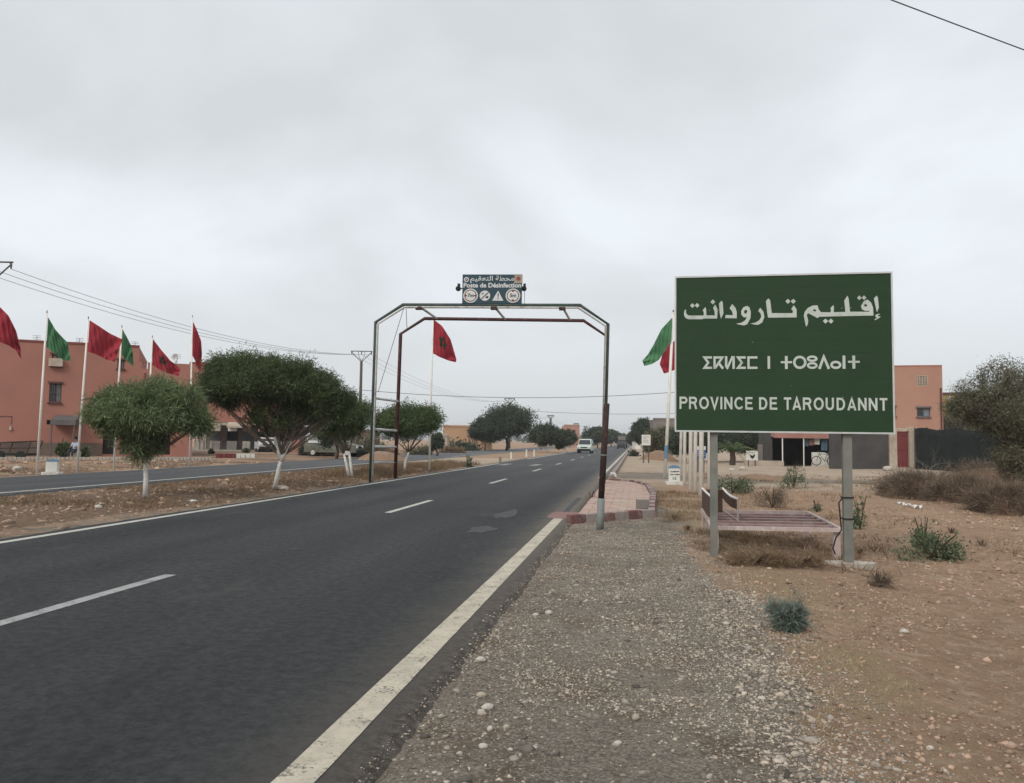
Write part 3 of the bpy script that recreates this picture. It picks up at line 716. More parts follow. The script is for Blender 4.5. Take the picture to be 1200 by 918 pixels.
def leafmesh(C, n_per, sig, ln, wd, squash=(1, 1, 1), droop=0.2, out=None):
    """rhombus leaves round clump centres C"""
    n = len(C)*n_per
    c = np.repeat(C, n_per, 0)+rng.normal(0, 1, (n, 3))*sig*np.array(squash)
    d = rng.normal(0, 1, (n, 3)); d[:, 2] -= droop
    if out is not None: d += np.repeat(out, n_per, 0)
    d /= np.linalg.norm(d, axis=1)[:, None]
    s_ = np.cross(d, rng.normal(0, 1, (n, 3))); s_ /= np.linalg.norm(s_, axis=1)[:, None]
    l = (ln*rng.uniform(.6, 1.4, n))[:, None]; w_ = (wd*rng.uniform(.7, 1.3, n))[:, None]
    Vv = np.stack([c, c+d*l*.45+s_*w_*.5, c+d*l, c+d*l*.45-s_*w_*.5], 1).reshape(-1, 3)
    return Vv, np.arange(4*n).reshape(n, 4)
def blob_clumps(blobs, n, shell=0.55, lumpy=0):
    """clump centres in ellipsoids (c, r, weight), more towards the skin, flattened underside"""
    tot = sum(b[2] for b in blobs); res = []; outs = []
    for c, r, w_ in blobs:
        k = int(n*w_/tot)
        if lumpy:
            m_ = max(6, int(lumpy*w_*1.7)); sd_ = rng.normal(0, 1, (m_, 3)); sd_ /= np.linalg.norm(sd_, axis=1)[:, None]
            sd_[:, 2] = np.where(sd_[:, 2] < -.2, sd_[:, 2]*.5, sd_[:, 2])
            sc0 = np.array(c)+sd_*rng.uniform(.40, .82, (m_, 1))*np.array(r); ss = rng.uniform(.14, .32, m_)
            pk = rng.integers(0, m_, k); d = rng.normal(0, 1, (k, 3)); d /= np.linalg.norm(d, axis=1)[:, None]
            res.append(sc0[pk]+d*(rng.random(k)**.45)[:, None]*ss[pk][:, None]*np.array(r)); outs.append((d+sd_[pk])*.6)
            # ragged shoots beyond the skin
            m2_ = int(m_*2.2); u = rng.normal(0, 1, (m2_, 3)); u[:, 2] = np.abs(u[:, 2])*.9; u /= np.linalg.norm(u, axis=1)[:, None]
            for uu in u:
                st_ = rng.uniform(.80, .95); ln_ = rng.uniform(.05, .20); j_ = np.linspace(0, 1, 5)[:, None]
                res.append(np.array(c)+uu*np.array(r)*(st_+ln_*j_)+np.array([0, 0, 1])*j_*r[2]*.05); outs.append(np.repeat(uu[None], 5, 0))
            continue
        d = rng.normal(0, 1, (k, 3)); d /= np.linalg.norm(d, axis=1)[:, None]
        rad = (shell+(1-shell)*rng.random(k))**0.8
        rad *= 0.85+0.3*rng.random(k)
        d[:, 2] = np.where(d[:, 2] < 0, d[:, 2]*0.75, d[:, 2])
        res.append(np.array(c)+d*rad[:, None]*np.array(r)); outs.append(d)
    return np.concatenate(res), np.concatenate(outs)
def tree(name, base, trunks, blobs, label, group, leafmat, n_clump, n_per, sig, ln, wd, white=True, limbs=7, tr=0.07, droop=0.2, twigs=True, lump=9, cat='tree', limbmat='limb', barkt='bark'):
    """trunks: list of [(point), ...] from the ground; the last point is where limbs start"""
    t = thing(name, base, label, cat, group)
    b = MB(); wb = MB()
    C_, O_ = blob_clumps(blobs, n_clump, lumpy=lump)
    for tp in trunks:
        tp = [Vector(p) for p in tp]; m_ = len(tp)
        wb.tube(tp, [tr*(1.25-0.45*i/(m_-1)) for i in range(m_)], 8)
        top = tp[-1]
        for k in range(limbs):
            bc, br, _ = blobs[rnd.randrange(len(blobs))]
            a = rnd.uniform(0, 2*PI); e = rnd.uniform(-.1, .9)
            q = Vector((bc[0]+br[0]*.75*math.cos(a), bc[1]+br[1]*.75*math.sin(a), bc[2]+br[2]*.75*e))
            mid_ = top.lerp(q, .5)+Vector((rnd.uniform(-.1, .1), rnd.uniform(-.1, .1), -0.06*(q-top).length))
            b.tube([top, top.lerp(mid_, .5), mid_, q], [tr*.55, tr*.42, tr*.3, tr*.1], 6)
            for _ in range(4):
                s0 = mid_.lerp(q, rnd.random()); e0 = s0+Vector((rnd.uniform(-1, 1), rnd.uniform(-1, 1), rnd.uniform(-.2, 1)))*0.33*max(br)
                b.tube([s0, s0.lerp(e0, .5)+Vector((0, 0, .04)), e0], [tr*.2, tr*.13, tr*.04], 4)
    wb.build('trunk', 'whitewash' if white else barkt, t, smooth=True)
    b.build('branch', limbmat, t, smooth=True)
    Vv, Ff = leafmesh(C_, n_per, sig, ln, wd, droop=droop, out=O_*0.5)
    npmesh('crown', Vv, Ff, leafmat, t)
    return t
def Dv(px, py, d, dy=0.0):
    p = D(px, py, d); return Vector((p.x, p.y+dy, p.z))
def blobpx(px, py, wpx, hpx, d, depth_r=None, weight=1.0, dd=0.0):
    p = D(px, py, d+dd); k = (d+dd)/FPX
    rx = wpx/2*k; rz = hpx/2*k
    return ((p.x, p.y, p.z), (rx, depth_r or rx*0.9, rz), weight)

# median trees -------------------------------------------------------
d1 = dep(G(170, 583)); B1 = G(170, 583)
tree('small_tree', B1, [[B1, Dv(171, 560, d1), Dv(170, 545, d1), Dv(172, 536, d1)]],
     [blobpx(170, 496, 112, 62, d1, weight=2.2), blobpx(130, 492, 50, 52, d1, weight=.8), blobpx(207, 484, 56, 54, d1, weight=.9), blobpx(146, 476, 52, 36, d1, weight=.6), blobpx(184, 468, 60, 36, d1, weight=.7), blobpx(168, 524, 40, 36, d1, weight=.5), blobpx(232, 500, 24, 30, d1, weight=.2)],
     'small feathery tree with one whitewashed trunk on the median in front of the flagpoles', 'whitewashed trees on the median', 'leaf_near', 430, 32, 0.10, 0.19, 0.019, limbs=13, tr=0.048, droop=0.4, lump=8)
B2 = G(322, 573); d2 = dep(B2)
tree('umbrella_tree', B2, [[B2, Dv(327, 548, d2), Dv(330, 535, d2)], [Dv(330, 540, d2), Dv(324, 522, d2), Dv(322, 512, d2)], [Dv(330, 540, d2), Dv(336, 525, d2), Dv(341, 517, d2)]],
     [blobpx(306, 460, 134, 74, d2, weight=2.6), blobpx(259, 464, 50, 62, d2, weight=.8), blobpx(372, 474, 62, 64, d2, weight=1.1), blobpx(288, 436, 84, 38, d2, weight=.9), blobpx(346, 446, 70, 40, d2, weight=.9), blobpx(330, 496, 80, 40, d2, weight=.5), blobpx(398, 478, 34, 40, d2, weight=.4)],
     'large dark umbrella-shaped tree on a whitewashed forked trunk in the median', 'whitewashed trees on the median', 'leaf_dark', 1450, 38, 0.11, 0.11, 0.018, limbs=20, tr=0.058, lump=13)
B3 = G(409, 559); d3 = dep(B3)
tree('umbrella_tree', B3, [[B3, Dv(406, 545, d3), Dv(403, 532, d3)], [Vector(B3)+Vector((.12, 0, 0)), Dv(411, 545, d3), Dv(409, 529, d3)]],
     [blobpx(398, 496, 66, 58, d3, weight=2), blobpx(376, 474, 50, 60, d3+1.5, weight=1.2), blobpx(412, 492, 50, 44, d3, weight=1)],
     'mid-green tree on two slim whitewashed stems just left of the gateway', 'whitewashed trees on the median', 'leaf_mid', 800, 34, 0.12, 0.12, 0.024, limbs=8, tr=0.05)
B4 = G(474, 554); d4 = dep(B4)
tree('umbrella_tree', B4, [[B4, Dv(475, 541, d4), Dv(479, 530, d4)]],
     [blobpx(477, 500, 66, 46, d4, weight=2), blobpx(458, 502, 42, 38, d4, weight=1), blobpx(498, 498, 38, 36, d4, weight=.8)],
     'tree on one slim whitewashed stem seen through the gateway', 'whitewashed trees on the median', 'leaf_mid', 560, 30, 0.15, 0.13, 0.03, limbs=8, tr=0.05)
# farther trees along the left of the road
def fartree(px, pyb, wpx, hpx, d, label, leafmat='leaf_far', group='trees along the far road', trunk=True, nc=420, extra=(), white=False, name='roadside_tree'):
    b = on_ground(px, d); k = d/FPX
    top = hpx*k; r = wpx/2*k
    cz = b.z+top*0.58
    bl = [((b.x, b.y, cz), (r, r*.9, top*.42), 2.0)]
    for (ox, oz, s_) in extra or ((-.45, -.12, .55), (.45, -.08, .55), (.05, .18, .6)):
        bl.append(((b.x+ox*r, b.y+rnd.uniform(-.3, .3)*r, cz+oz*top), (r*s_, r*s_, top*.32*s_/.55), .9))
        return tree(name, b, [[b, b+Vector((.1, 0, top*.13)), b+Vector((-.05, 0, top*.28))]], bl, label, group, leafmat, int(nc*1.3), 26, r*.10, max(.18, k*2.0), max(.07, k*1.0), white=white, limbs=5, tr=max(.1, r*.05))
fartree(594, 524, 66, 50, 118, 'broad round dark tree left of the road, the tallest seen through the gateway', nc=1500, extra=((-.62,-.16,.42),(.60,-.2,.42),(-.2,.16,.5),(.28,.14,.5),(.75,-.3,.3)))
fartree(568, 524, 34, 36, 116, 'low left shoulder tree beside the broad round dark tree', nc=300)
fartree(640, 527, 36, 31, 104, 'rounded tree with whitewashed foot between the broad tree and the pale van', nc=480, white=True)
fartree(662, 528, 26, 25, 104, 'lower dark tree close behind the pale van on its left', nc=320, white=True)
fartree(700, 525, 30, 22, 190, 'distant tree right of the pale van beside the road', nc=260)
fartree(716, 525, 22, 17, 240, 'distant small tree against the foot of the gateway leg', nc=200)
fartree(728, 523, 12, 12, 330, 'farthest round tree at the end of the road on its left', nc=120)
fartree(754, 526, 26, 36, 130, 'dark upright tree behind the white billboard right of the road', nc=420)
fartree(743, 524, 14, 18, 200, 'small dark tree left of the upright one, at the road end', nc=160)
fartree(776, 540, 40, 36, 75, 'grey-green scrubby tree below the unfinished grey building', 'leaf_olive', nc=420)
fartree(802, 545, 34, 38, 66, 'green tree behind the white poles, left of the blue board', nc=420)
fartree(878, 545, 64, 44, 74, 'dark scrubby tree filling the gap left of the stall', 'leaf_far', nc=620)
fartree(835, 545, 40, 42, 72, 'dark tree behind the palm and left sign post', 'leaf_far', nc=420)
fartree(1120, 540, 50, 58, 78, 'dark tree behind the netted fence beside the salmon building', 'leaf_olive', nc=520)
fartree(512, 533, 14, 26, 74, 'small dark conical tree right of the gateway ladder', nc=220)
fartree(395, 538, 56, 60, 60, 'dark tree on the far verge behind the median trees', nc=480)
for px, w_, h_, d_ in ((540, 60, 13, 118), (566, 40, 12, 118)):
    pass
def shrub(px, py, wpx, hpx, label, leafmat, ln=.08, wd=.03, nc=90, per=20, cat='shrub', group=None, name='shrub', d=None, stems=6, sigk=.13):
    p = G(px, py) if d is None else on_ground(px, d)
    k = dep(p)/FPX; r = wpx/2*k*.86; h = hpx*k*.9
    t = thing(name, p, label, cat, group)
    if 'blue-green' in label: bl_ = [((p.x, p.y, p.z+h*.4), (r*.8, r*.7, h*.5), 1.5)]+[((p.x+rnd.uniform(-.4, .4)*r, p.y, p.z+h*.35), (r*.5, r*.5, h*rnd.uniform(.4, .75)), .5) for _ in range(3)]
    else:
        bl_ = []
        for i_ in range(7):
            ox = rnd.uniform(-.75, .75); hh_ = h*rnd.uniform(.35, 1.05)*(1-.45*abs(ox)); rr_ = r*rnd.uniform(.22, .42)
            bl_.append(((p.x+ox*r, p.y+rnd.uniform(-.5, .5)*r, p.z+hh_*.45), (rr_, rr_, hh_*.55), .4+rr_/r))
    C_, O_ = blob_clumps(bl_, int(nc*.85), .2)
    C_[:, 2] = np.maximum(C_[:, 2], p.z+0.02)
    Vv, Ff = leafmesh(C_, per, r*sigk, ln, wd, out=O_*.6+np.array([0, 0, .4]))
    Vv[:, 2] = np.maximum(Vv[:, 2], p.z-0.01)
    npmesh('foliage', Vv, Ff, leafmat, t)
    b = MB()
    for i in range(stems):
        a = rnd.uniform(0, 2*PI); b.tube([p, p+Vector((math.cos(a)*r*.35, math.sin(a)*r*.35, h*.5)), p+Vector((math.cos(a)*r*.7, math.sin(a)*r*.7, h*.85))], [.012+r*.01, .008+r*.006, .003], 4)
    b.build('stem', 'bark', t)
    return t
# right-hand plants
shrub(923, 739, 54, 40, 'round blue-green grassy tuft growing alone on the bare earth', 'leaf_grey', .10, .006, 110, 26, name='grass_tuft', cat='plant', sigk=.10)
shrub(1092, 656, 112, 44, 'low sprawling green leafy plant on the stony ground at right', 'leaf_shrub', .055, .028, 150, 12, name='leafy_plant', cat='plant')
shrub(1083, 648, 34, 54, 'upright green shoot rising out of the sprawling leafy plant', 'leaf_shrub', .06, .03, 60, 10, name='leafy_plant', cat='plant')
shrub(930, 572, 32, 42, 'upright green bush between the sign posts on the pale earth', 'leaf_shrub', .10, .03, 80, 11, name='bush', cat='plant')
shrub(1008, 620, 26, 52, 'slender green plant just right of the right sign post', 'leaf_shrub', .08, .035, 50, 9, name='leafy_plant', cat='plant')
shrub(858, 578, 56, 26, 'flat dark green bush behind the left sign post', 'leaf_shrub', .10, .03, 120, 14, name='bush', cat='plant')
shrub(905, 595, 46, 32, 'grey-brown leafless bush above the slatted table', 'twig', .16, .008, 130, 16, name='bush', cat='plant')
shrub(957, 600, 14, 18, 'tiny green sprig on the earth behind the slatted table', 'leaf_shrub', .06, .03, 24, 8, name='leafy_plant', cat='plant')
shrub(1030, 688, 28, 22, 'small dead brown shrub beside the concrete footing', 'twig', .11, .004, 80, 13, name='dead_shrub', cat='plant')
shrub(885, 662, 84, 22, 'dead brown scrub under the slatted table', 'dry_weed', .12, .005, 260, 16, name='dead_shrub', cat='plant')
shrub(938, 664, 60, 18, 'thin dry scrub between table leg and footing', 'dry_weed', .11, .005, 130, 14, name='dead_shrub', cat='plant')
shrub(548, 548, 12, 20, 'dark spiky stump with shoots at the end of the median', 'leaf_far', .25, .05, 24, 8, name='stump_shrub', cat='shrub')
shrub(693, 588, 11, 16, 'spiky tuft of weeds at the foot of the paved island', 'dry_weed', .22, .008, 16, 8, name='weed_tuft', cat='plant')
shrub(76, 536, 26, 22, 'dark green bush under the grey canopy at the terracotta building', 'leaf_dark', .25, .1, 90, 16, name='bush', cat='shrub')
shrub(98, 536, 14, 16, 'lower green bush right of the one under the canopy', 'leaf_dark', .25, .1, 50, 14, name='bush', cat='shrub')
shrub(540, 527, 56, 11, 'long dark hedge in front of the beige walled compound', 'leaf_far', .4, .2, 170, 16, name='hedge', cat='hedge', d=112)
shrub(430, 540, 50, 30, 'brown thicket left of the beige walled compound', 'leaf_olive', .4, .1, 150, 16, name='thicket', cat='bush', d=68)
shrub(380, 536, 30, 22, 'brown leafless thicket behind the big umbrella tree', 'twig', .6, .03, 110, 16, name='thicket', cat='bush', d=66)
shrub(247, 532, 10, 7, 'small round clipped bush near the red kerb', 'leaf_dark', .2, .1, 30, 14, name='bush', cat='shrub')
shrub(290, 531, 12, 6, 'small round clipped bush between arcade columns', 'leaf_dark', .2, .1, 30, 14, name='bush', cat='shrub')
shrub(742, 535, 16, 9, 'dark bush at the road edge under the white billboard', 'leaf_far', .3, .12, 40, 14, name='bush', cat='shrub')
# dry brush heaps on the right
for (x, y, wp, hp, l) in ((1085, 583, 100, 25, 'left end of the long heap of dry brown brushwood'),
                         (1140, 590, 90, 27, 'middle of the long heap of dry brown brushwood'),
                         (1195, 604, 100, 33, 'nearest right-hand heap of dry brown brushwood'),
                         (1180, 570, 120, 26, 'rear heap of dry brushwood below the bare tree')):
    p = G(x, y); k = dep(p)/FPX; r = wp/2*k; h = hp*k
    t = thing('brush_heap', p, l, 'brushwood heap', 'heaps of dry brushwood')
    C_, O_ = blob_clumps([((p.x, p.y+r*.35, p.z+h*.30), (r, r*.6, h*.62), 1)], 520, .55)
    C_[:, 2] = np.maximum(C_[:, 2], p.z)
    Vv, Ff = leafmesh(C_, 26, r*.07, .30, .010, out=O_*.9+np.array([0, 0, .3])); Vv[:, 2] = np.maximum(Vv[:, 2], p.z-.05)
    npmesh('twigs', Vv, Ff, 'twig', t)
    # earth core of the heap
    b = MB(); n_, m_ = 22, 8; o = []
    for i in range(m_+1):
        for j in range(n_):
            a = 2*PI*j/n_; e = PI/2*i/m_
            rr = 1+.16*math.sin(3*a+x)+.1*math.sin(7*a)
            o.append((p.x+r*.88*rr*math.cos(a)*math.cos(e), p.y+r*.35+r*.5*rr*math.sin(a)*math.cos(e), p.z-.1+(h*.74+.1)*math.sin(e)*(1+.1*math.sin(5*a))))
    b.add(o, [(i*n_+j, i*n_+(j+1) % n_, (i+1)*n_+(j+1) % n_, (i+1)*n_+j) for i in range(m_) for j in range(n_)])
    b.build('earth_core', 'dirt_mound', t, smooth=True)
# bare branches stuck in the heap
p = G(1075, 566); t = thing('dead_branch', p, 'bleached bare branch sticking up in front of the netted fence', 'branch')
b = MB(); k = dep(p)/FPX
def bare(b, a, d, L, r, lv):
    pt = [Vector(a)]; dd = Vector(d).normalized()
    for i in range(4):
        dd = (dd+Vector((rnd.uniform(-.3, .3), rnd.uniform(-.3, .3), rnd.uniform(-.18, .25)))).normalized(); pt.append(pt[-1]+dd*L/4)
    b.tube(pt, [r, r*.85, r*.7, r*.55, r*.4], 5 if r > .02 else 4, cap=False)
    if lv > 0:
        for i in range(1, 5):
            for _ in range(2 if i > 1 else 1):
                nd = (dd+Vector((rnd.uniform(-1.3, 1.3), rnd.uniform(-1, 1), rnd.uniform(-.4, .8)))*1.1).normalized()
                bare(b, pt[i], nd, L*.62, r*.5, lv-1)
for a in (-1.0, .5, 1.3):
    bare(b, p, (a, .2, .45), 28*k, .016, 2)
b.build('twigs', 'dead_wood', t)
# large half-bare tree at the right margin
BR = G(1182, 585); dR = dep(BR)
t = thing('bare_tree', BR, 'large half-bare thorny tree at the right edge above the brushwood', 'tree')
b = MB()
b.tube([BR, Dv(1184, 545, dR), Dv(1178, 505, dR)], [.16, .13, .11], 8)
st = Dv(1178, 505, dR)
for (tx, ty, L) in ((1150, 482, 50), (1165, 462, 58), (1203, 462, 60), (1225, 470, 62), (1134, 484, 55), (1188, 456, 52), (1240, 455, 70)):
    q = Dv(tx, ty, dR, rnd.uniform(-.6, .6)); dd = q-st
    mid_ = st.lerp(q, .45)+Vector((0, 0, .15))
    b.tube([st, mid_, st.lerp(q, .75), ], [.09, .06, .045], 6, cap=False)
    bare(b, st.lerp(q, .75), dd, dd.length*.42, .032, 3)
b.build('branch', 'bark', t)
C_, O_ = blob_clumps([blobpx(1176, 494, 78, 58, dR, weight=2.2), blobpx(1215, 490, 96, 90, dR, weight=2.4), blobpx(1200, 540, 60, 62, dR, weight=1.5), blobpx(1142, 482, 56, 36, dR, weight=.9), blobpx(1225, 560, 90, 70, dR, weight=1)], 1700, .3, lumpy=12)
Vv, Ff = leafmesh(C_, 28, .13, .11, .017, out=O_*.4); Vv[:, 2] = np.maximum(Vv[:, 2], BR.z)
npmesh('crown', Vv, Ff, 'leaf_olive', t)
C_, O_ = blob_clumps([blobpx(1150, 462, 60, 40, dR, weight=1), blobpx(1175, 448, 50, 50, dR, weight=1), blobpx(1210, 455, 60, 60, dR, weight=1.2)], 420, .4, lumpy=10)
Vv, Ff = leafmesh(C_, 9, .10, .09, .02)
npmesh('foliage', Vv, Ff, 'leaf_olive', t)

# date palm behind the left post
pp = on_ground(858, 58); t = thing('palm', pp, 'young palm with arching fronds seen just right of the left sign post', 'palm tree')
b = MB(); b.tube([pp, pp+Vector((.05, 0, .5)), pp+Vector((0, 0, 1.0))], [.22, .2, .17], 8); b.build('trunk', 'bark', t)
b = MB(); topp = pp+Vector((0, 0, 1.0))
for i in range(26):
    a = i*2.399; e = rnd.uniform(.1, 1.2); L = rnd.uniform(1.4, 2.0)
    pr = []
    for j in range(7):
        s_ = j/6; ang = e-1.5*s_*s_
        pr.append(topp+Vector((math.cos(a)*L*s_*math.cos(e*.6), math.sin(a)*L*s_*math.cos(e*.6), L*(s_*math.sin(e)-.55*s_*s_))))
    b.tube(pr, [.02, .02, .016, .013, .01, .008, .005], 4, cap=False)
    side = Vector((-math.sin(a), math.cos(a), 0))
    for j in range(1, 13):
        s_ = j/13; i0 = min(int(s_*6), 5); q = pr[i0].lerp(pr[i0+1], s_*6-i0); fw = (pr[i0+1]-pr[i0]).normalized()
        for sg in (-1, 1):
            tip = q+side*sg*.34*(1-s_*.5)+fw*.25+Vector((0, 0, -.08))
            o = len(b.v); b.v += [tuple(q-fw*.03), tuple(q+fw*.03), tuple(tip)]; b.f.append((o, o+1, o+2))
b.build('frond', 'leaf_mid', t)

# far woods: a broken belt of trees along the horizon
bl = []
for i in range(150):
    x = rnd.uniform(-900, 900)
    y = rnd.uniform(420, 1100)
    if abs(x+3) < 10+y*.02: continue
    bl.append((x, y, rnd.uniform(4, 8)))
Cc = []
for x, y, h in bl:
    for _ in range(26):
        a, r_ = rnd.uniform(0, 6.28), rnd.random()**.5
        Cc.append((x+math.cos(a)*r_*h*1.2, y+math.sin(a)*r_*h, h*rnd.uniform(.15, .9)*(1-.35*r_)))
Vv, Ff = leafmesh(np.array(Cc), 5, 1.0, 2.2, 1.3)
tag(npmesh('distant_wood', Vv, Ff, 'leaf_far'), 'broken line of far-off dark trees along the horizon', kind='stuff')

# ------------------------------------------------------------------ province sign
SA = D(791.5, 505.2, 11.33); SB = D(1048.0, 508.2, 10.80)
zb = (SA.z+SB.z)/2; SA.z = zb-.0; SB.z = zb
ux = (SB-SA); SW = ux.length; ux.normalize(); uz = Vector((0, 0, 1)); un = ux.cross(uz)*1.0      # towards camera
if un.dot(CAM-SA) < 0: un = -un
SH = 182*11.33/FPX
def SP(u, v, off=0.0):
    return SA+ux*(u*SW)+uz*(v*SH)+un*off
def px2uv(x, y):
    u = (x-791.5)/(1047.5-791.5); top = 323+(317-323)*u; bot = 505.2+(508.2-505.2)*u
    return u, 1-(y-top)/(bot-top)
SC_ = SP(.5, 0); SC_.z = H(SC_.x, SC_.y)
sign = thing('province_sign', SC_, 'large green province sign with white Arabic, Tifinagh and French lettering on two grey posts', 'road sign')
nb = 12
for i in range(nb):
    b = MB(); v0, v1 = i/nb+.0003, (i+1)/nb-.0003
    a = [SP(0.004, v0, -.003), SP(.996, v0, -.003), SP(.996, v0, 0), SP(.004, v0, 0)]
    c = [SP(0.004, v1, -.003), SP(.996, v1, -.003), SP(.996, v1, 0), SP(.004, v1, 0)]
    b.hexa(a, c); b.build('panel_plank', 'sign_green', sign)
b = MB(); b.hexa([SP(.003, .003, -.028), SP(.997, .003, -.028), SP(.997, .003, -.0022), SP(.003, .003, -.0022)], [SP(.003, .997, -.028), SP(.997, .997, -.028), SP(.997, .997, -.0022), SP(.003, .997, -.0022)]); b.build('backing_sheet', 'sign_green', sign)
for (p0, p1) in (((0, 0), (1, 0)), ((0, 1), (1, 1))):
    b = MB(); b.beam(SP(p0[0], p0[1], -.008)-ux*.008, SP(p1[0], p1[1], -.008)+ux*.008, .040, .022); b.build('sign_border', 'frame_alu', sign)
for u in (0, 1):
    b = MB(); b.beam(SP(u, 0, -.008)+uz*.011, SP(u, 1, -.008)-uz*.011, .040, .022) if False else b.box(SP(u, .5, -.008), (.022, .040, SH-.022), rz=math.atan2(ux.y, ux.x)); b.build('sign_border', 'frame_alu', sign)
for v_ in (.22, .78):
    b = MB(); b.beam(SP(.02, v_, -.045), SP(.98, v_, -.045), .035, .06); b.build('back_rail', 'galv', sign)
# posts
def post_at(pxt, pyt, pxb, pyb, zoff, d_):
    u = (pxt-791.5)/(1047.5-791.5)
    top = SP(u, .97, -.10)
    base = Vector((top.x, top.y, H(top.x, top.y)-.15))
    return base, top
for (u, wd) in (((838.5-791.5)/256.3, .10), ((995.5-791.5)/256.3, .115)):
    base, top = post_at(791.5+u*256.3, 0, 0, 0, 0, 0)
    rz = math.atan2(ux.y, ux.x); b = MB(); hh = top.z-base.z; c = (base+top)/2
    # I-section post
    b.box(c+un*.045, (wd, .010, hh), rz); b.box(c-un*.045, (wd, .010, hh), rz); b.box(c, (.010, .08, hh), rz)
    b.build('post', 'galv', sign)
    if wd > .11:
        PR = base.copy()
        b = MB(); n_ = 14; pr = []
        cz = base.z+.17
        for z_ in (-.12, .03):
            for j in range(n_):
                a = 2*PI*j/n_; rr = 1+.12*math.sin(2*a+1)+.07*math.sin(5*a)
                pr.append((base.x+ .30*rr*math.cos(a)+.02, base.y+.20*rr*math.sin(a), cz+z_))
        b.add(pr, [(j, (j+1) % n_, n_+(j+1) % n_, n_+j) for j in range(n_)]+[tuple(range(n_, 2*n_))])
        b.build('footing', 'concrete_pale', sign)
        # black cable tied round the post
        t = thing('cable', base, 'black cable tied round the right sign post with a hanging loop', 'cable')
        b = MB()
        for zz in (.62, .90):
            ring = [base+ux*(.068*sx)+un*(.065*sy)+Vector((0, 0, zz+.15)) for sx, sy in ((-1, -1), (1, -1), (1, 1), (-1, 1), (-1, -1))]
            b.tube(ring, .009, 6)
        b.tube([base+ux*-.07+un*.06+Vector((0, 0, 1.05)), base+ux*-.12+un*.06+Vector((0, 0, .98)), base+ux*-.10+un*.05+Vector((0, 0, .75)), base+ux*-.09+un*.05+Vector((0, 0, .62)), base+ux*-.16+un*.05+Vector((0, 0, .52)), base+ux*-.20+un*.05+Vector((0, 0, .38)), base+ux*-.17+un*.05+Vector((0, 0, .30))], .010, 6)
        b.build('cable_loop', 'rubber', t, smooth=True)

def poly_mesh(b, outer, holes, mapf):
    """fill a traced outline with holes"""
    polys = [[Vector((x, y, 0)) for x, y in outer]]+[[Vector((x, y, 0)) for x, y in h] for h in holes]
    tris = tessellate_polygon(polys); flat = [p for q in polys for p in q]
    b.add([mapf(p.x, p.y) for p in flat], [tuple(t_) for t_ in tris])
def ribbon(b, line, w_, mapf, closed=False):
    n = len(line); L_, R_ = [], []
    for i in range(n):
        p = Vector(line[i])
        a = Vector(line[(i-1) % n]) if (closed or i > 0) else None
        c = Vector(line[(i+1) % n]) if (closed or i < n-1) else None
        d0 = (p-a).normalized() if a is not None else (c-p).normalized()
        d1_ = (c-p).normalized() if c is not None else d0
        n0 = Vector((-d0.y, d0.x)); n1_ = Vector((-d1_.y, d1_.x)); mv = (n0+n1_)
        mv = mv.normalized() if mv.length > 1e-6 else n0
        k = min(1/max(mv.dot(n0), .3), 2.4)*w_/2
        L_.append(p+mv*k); R_.append(p-mv*k)
    if closed: L_.append(L_[0]); R_.append(R_[0])
    b.strip([mapf(p.x, p.y) for p in L_], [mapf(p.x, p.y) for p in R_])
def smap(x, y, off=.0035):
    u, v = px2uv(x, y); return SP(u, v, off)
z1 = lambda x, y: smap(790+x/9.23, 310+y/9.23)
z2 = lambda x, y: smap(910+x/8.571, 310+y/8.571)
def dia(b, x, y, r, f): poly_mesh(b, [(x-r, y), (x, y-r), (x+r, y), (x, y+r)], [], f)
b = MB(); poly_mesh(b, [(125,475),(112,500),(112,540),(130,570),(165,583),(320,583),(330,575),(485,575),(492,480),(478,445),(463,420),(440,460),(455,490),(460,540),(365,540),(362,470),(355,448),(322,485),(335,500),(335,538),(325,542),(170,542),(147,532),(132,505),(135,480)], [], z1); b.build('arabic_letter', 'letter', sign)
b = MB(); dia(b, 207, 432, 27, z1); b.build('letter_dot', 'letter', sign)
b = MB(); dia(b, 260, 430, 27, z1); b.build('letter_dot', 'letter', sign)
b = MB(); dia(b, 438, 392, 28, z1); b.build('letter_dot', 'letter', sign)
b = MB(); poly_mesh(b, [(535,378),(550,395),(556,520),(529,578),(515,520),(507,410)], [], z1); b.build('arabic_letter', 'letter', sign)
b = MB(); poly_mesh(b, [(655,415),(690,455),(705,500),(705,572),(575,570),(582,535),(662,538),(655,500),(625,460)], [], z1); b.build('arabic_letter', 'letter', sign)
b = MB(); poly_mesh(b, [(820,435),(845,450),(861,500),(857,570),(820,638),(785,651),(740,643),(695,632),(760,620),(800,592),(817,562),(780,560),(755,530),(755,490),(780,450)], [[(802,476),(785,495),(790,518),(806,522),(822,502),(817,482)]], z1); b.build('arabic_letter', 'letter', sign)
b = MB(); poly_mesh(b, [(965,455),(1000,500),(1010,560),(985,620),(940,645),(905,642),(855,630),(910,620),(955,592),(976,555),(970,520),(943,490)], [], z1); b.build('arabic_letter', 'letter', sign)
P_ = lambda x, y: smap(x, y)
b = MB(); poly_mesh(b, [(904.3,348.1),(906.5,350.6),(908.2,365.8),(932.75,365.8),(933.3,363.1),(931.2,360.8),(934.5,356.3),(937.6,361.3),(937.6,370.9),(903.8,371.2),(902.7,364.2),(901.4,351.4)], [], P_); b.build('arabic_letter', 'letter', sign)
b = MB(); dia(b, 150, 357, 26, z2); b.build('letter_dot', 'letter', sign)
b = MB(); dia(b, 204, 357, 26, z2); b.build('letter_dot', 'letter', sign)
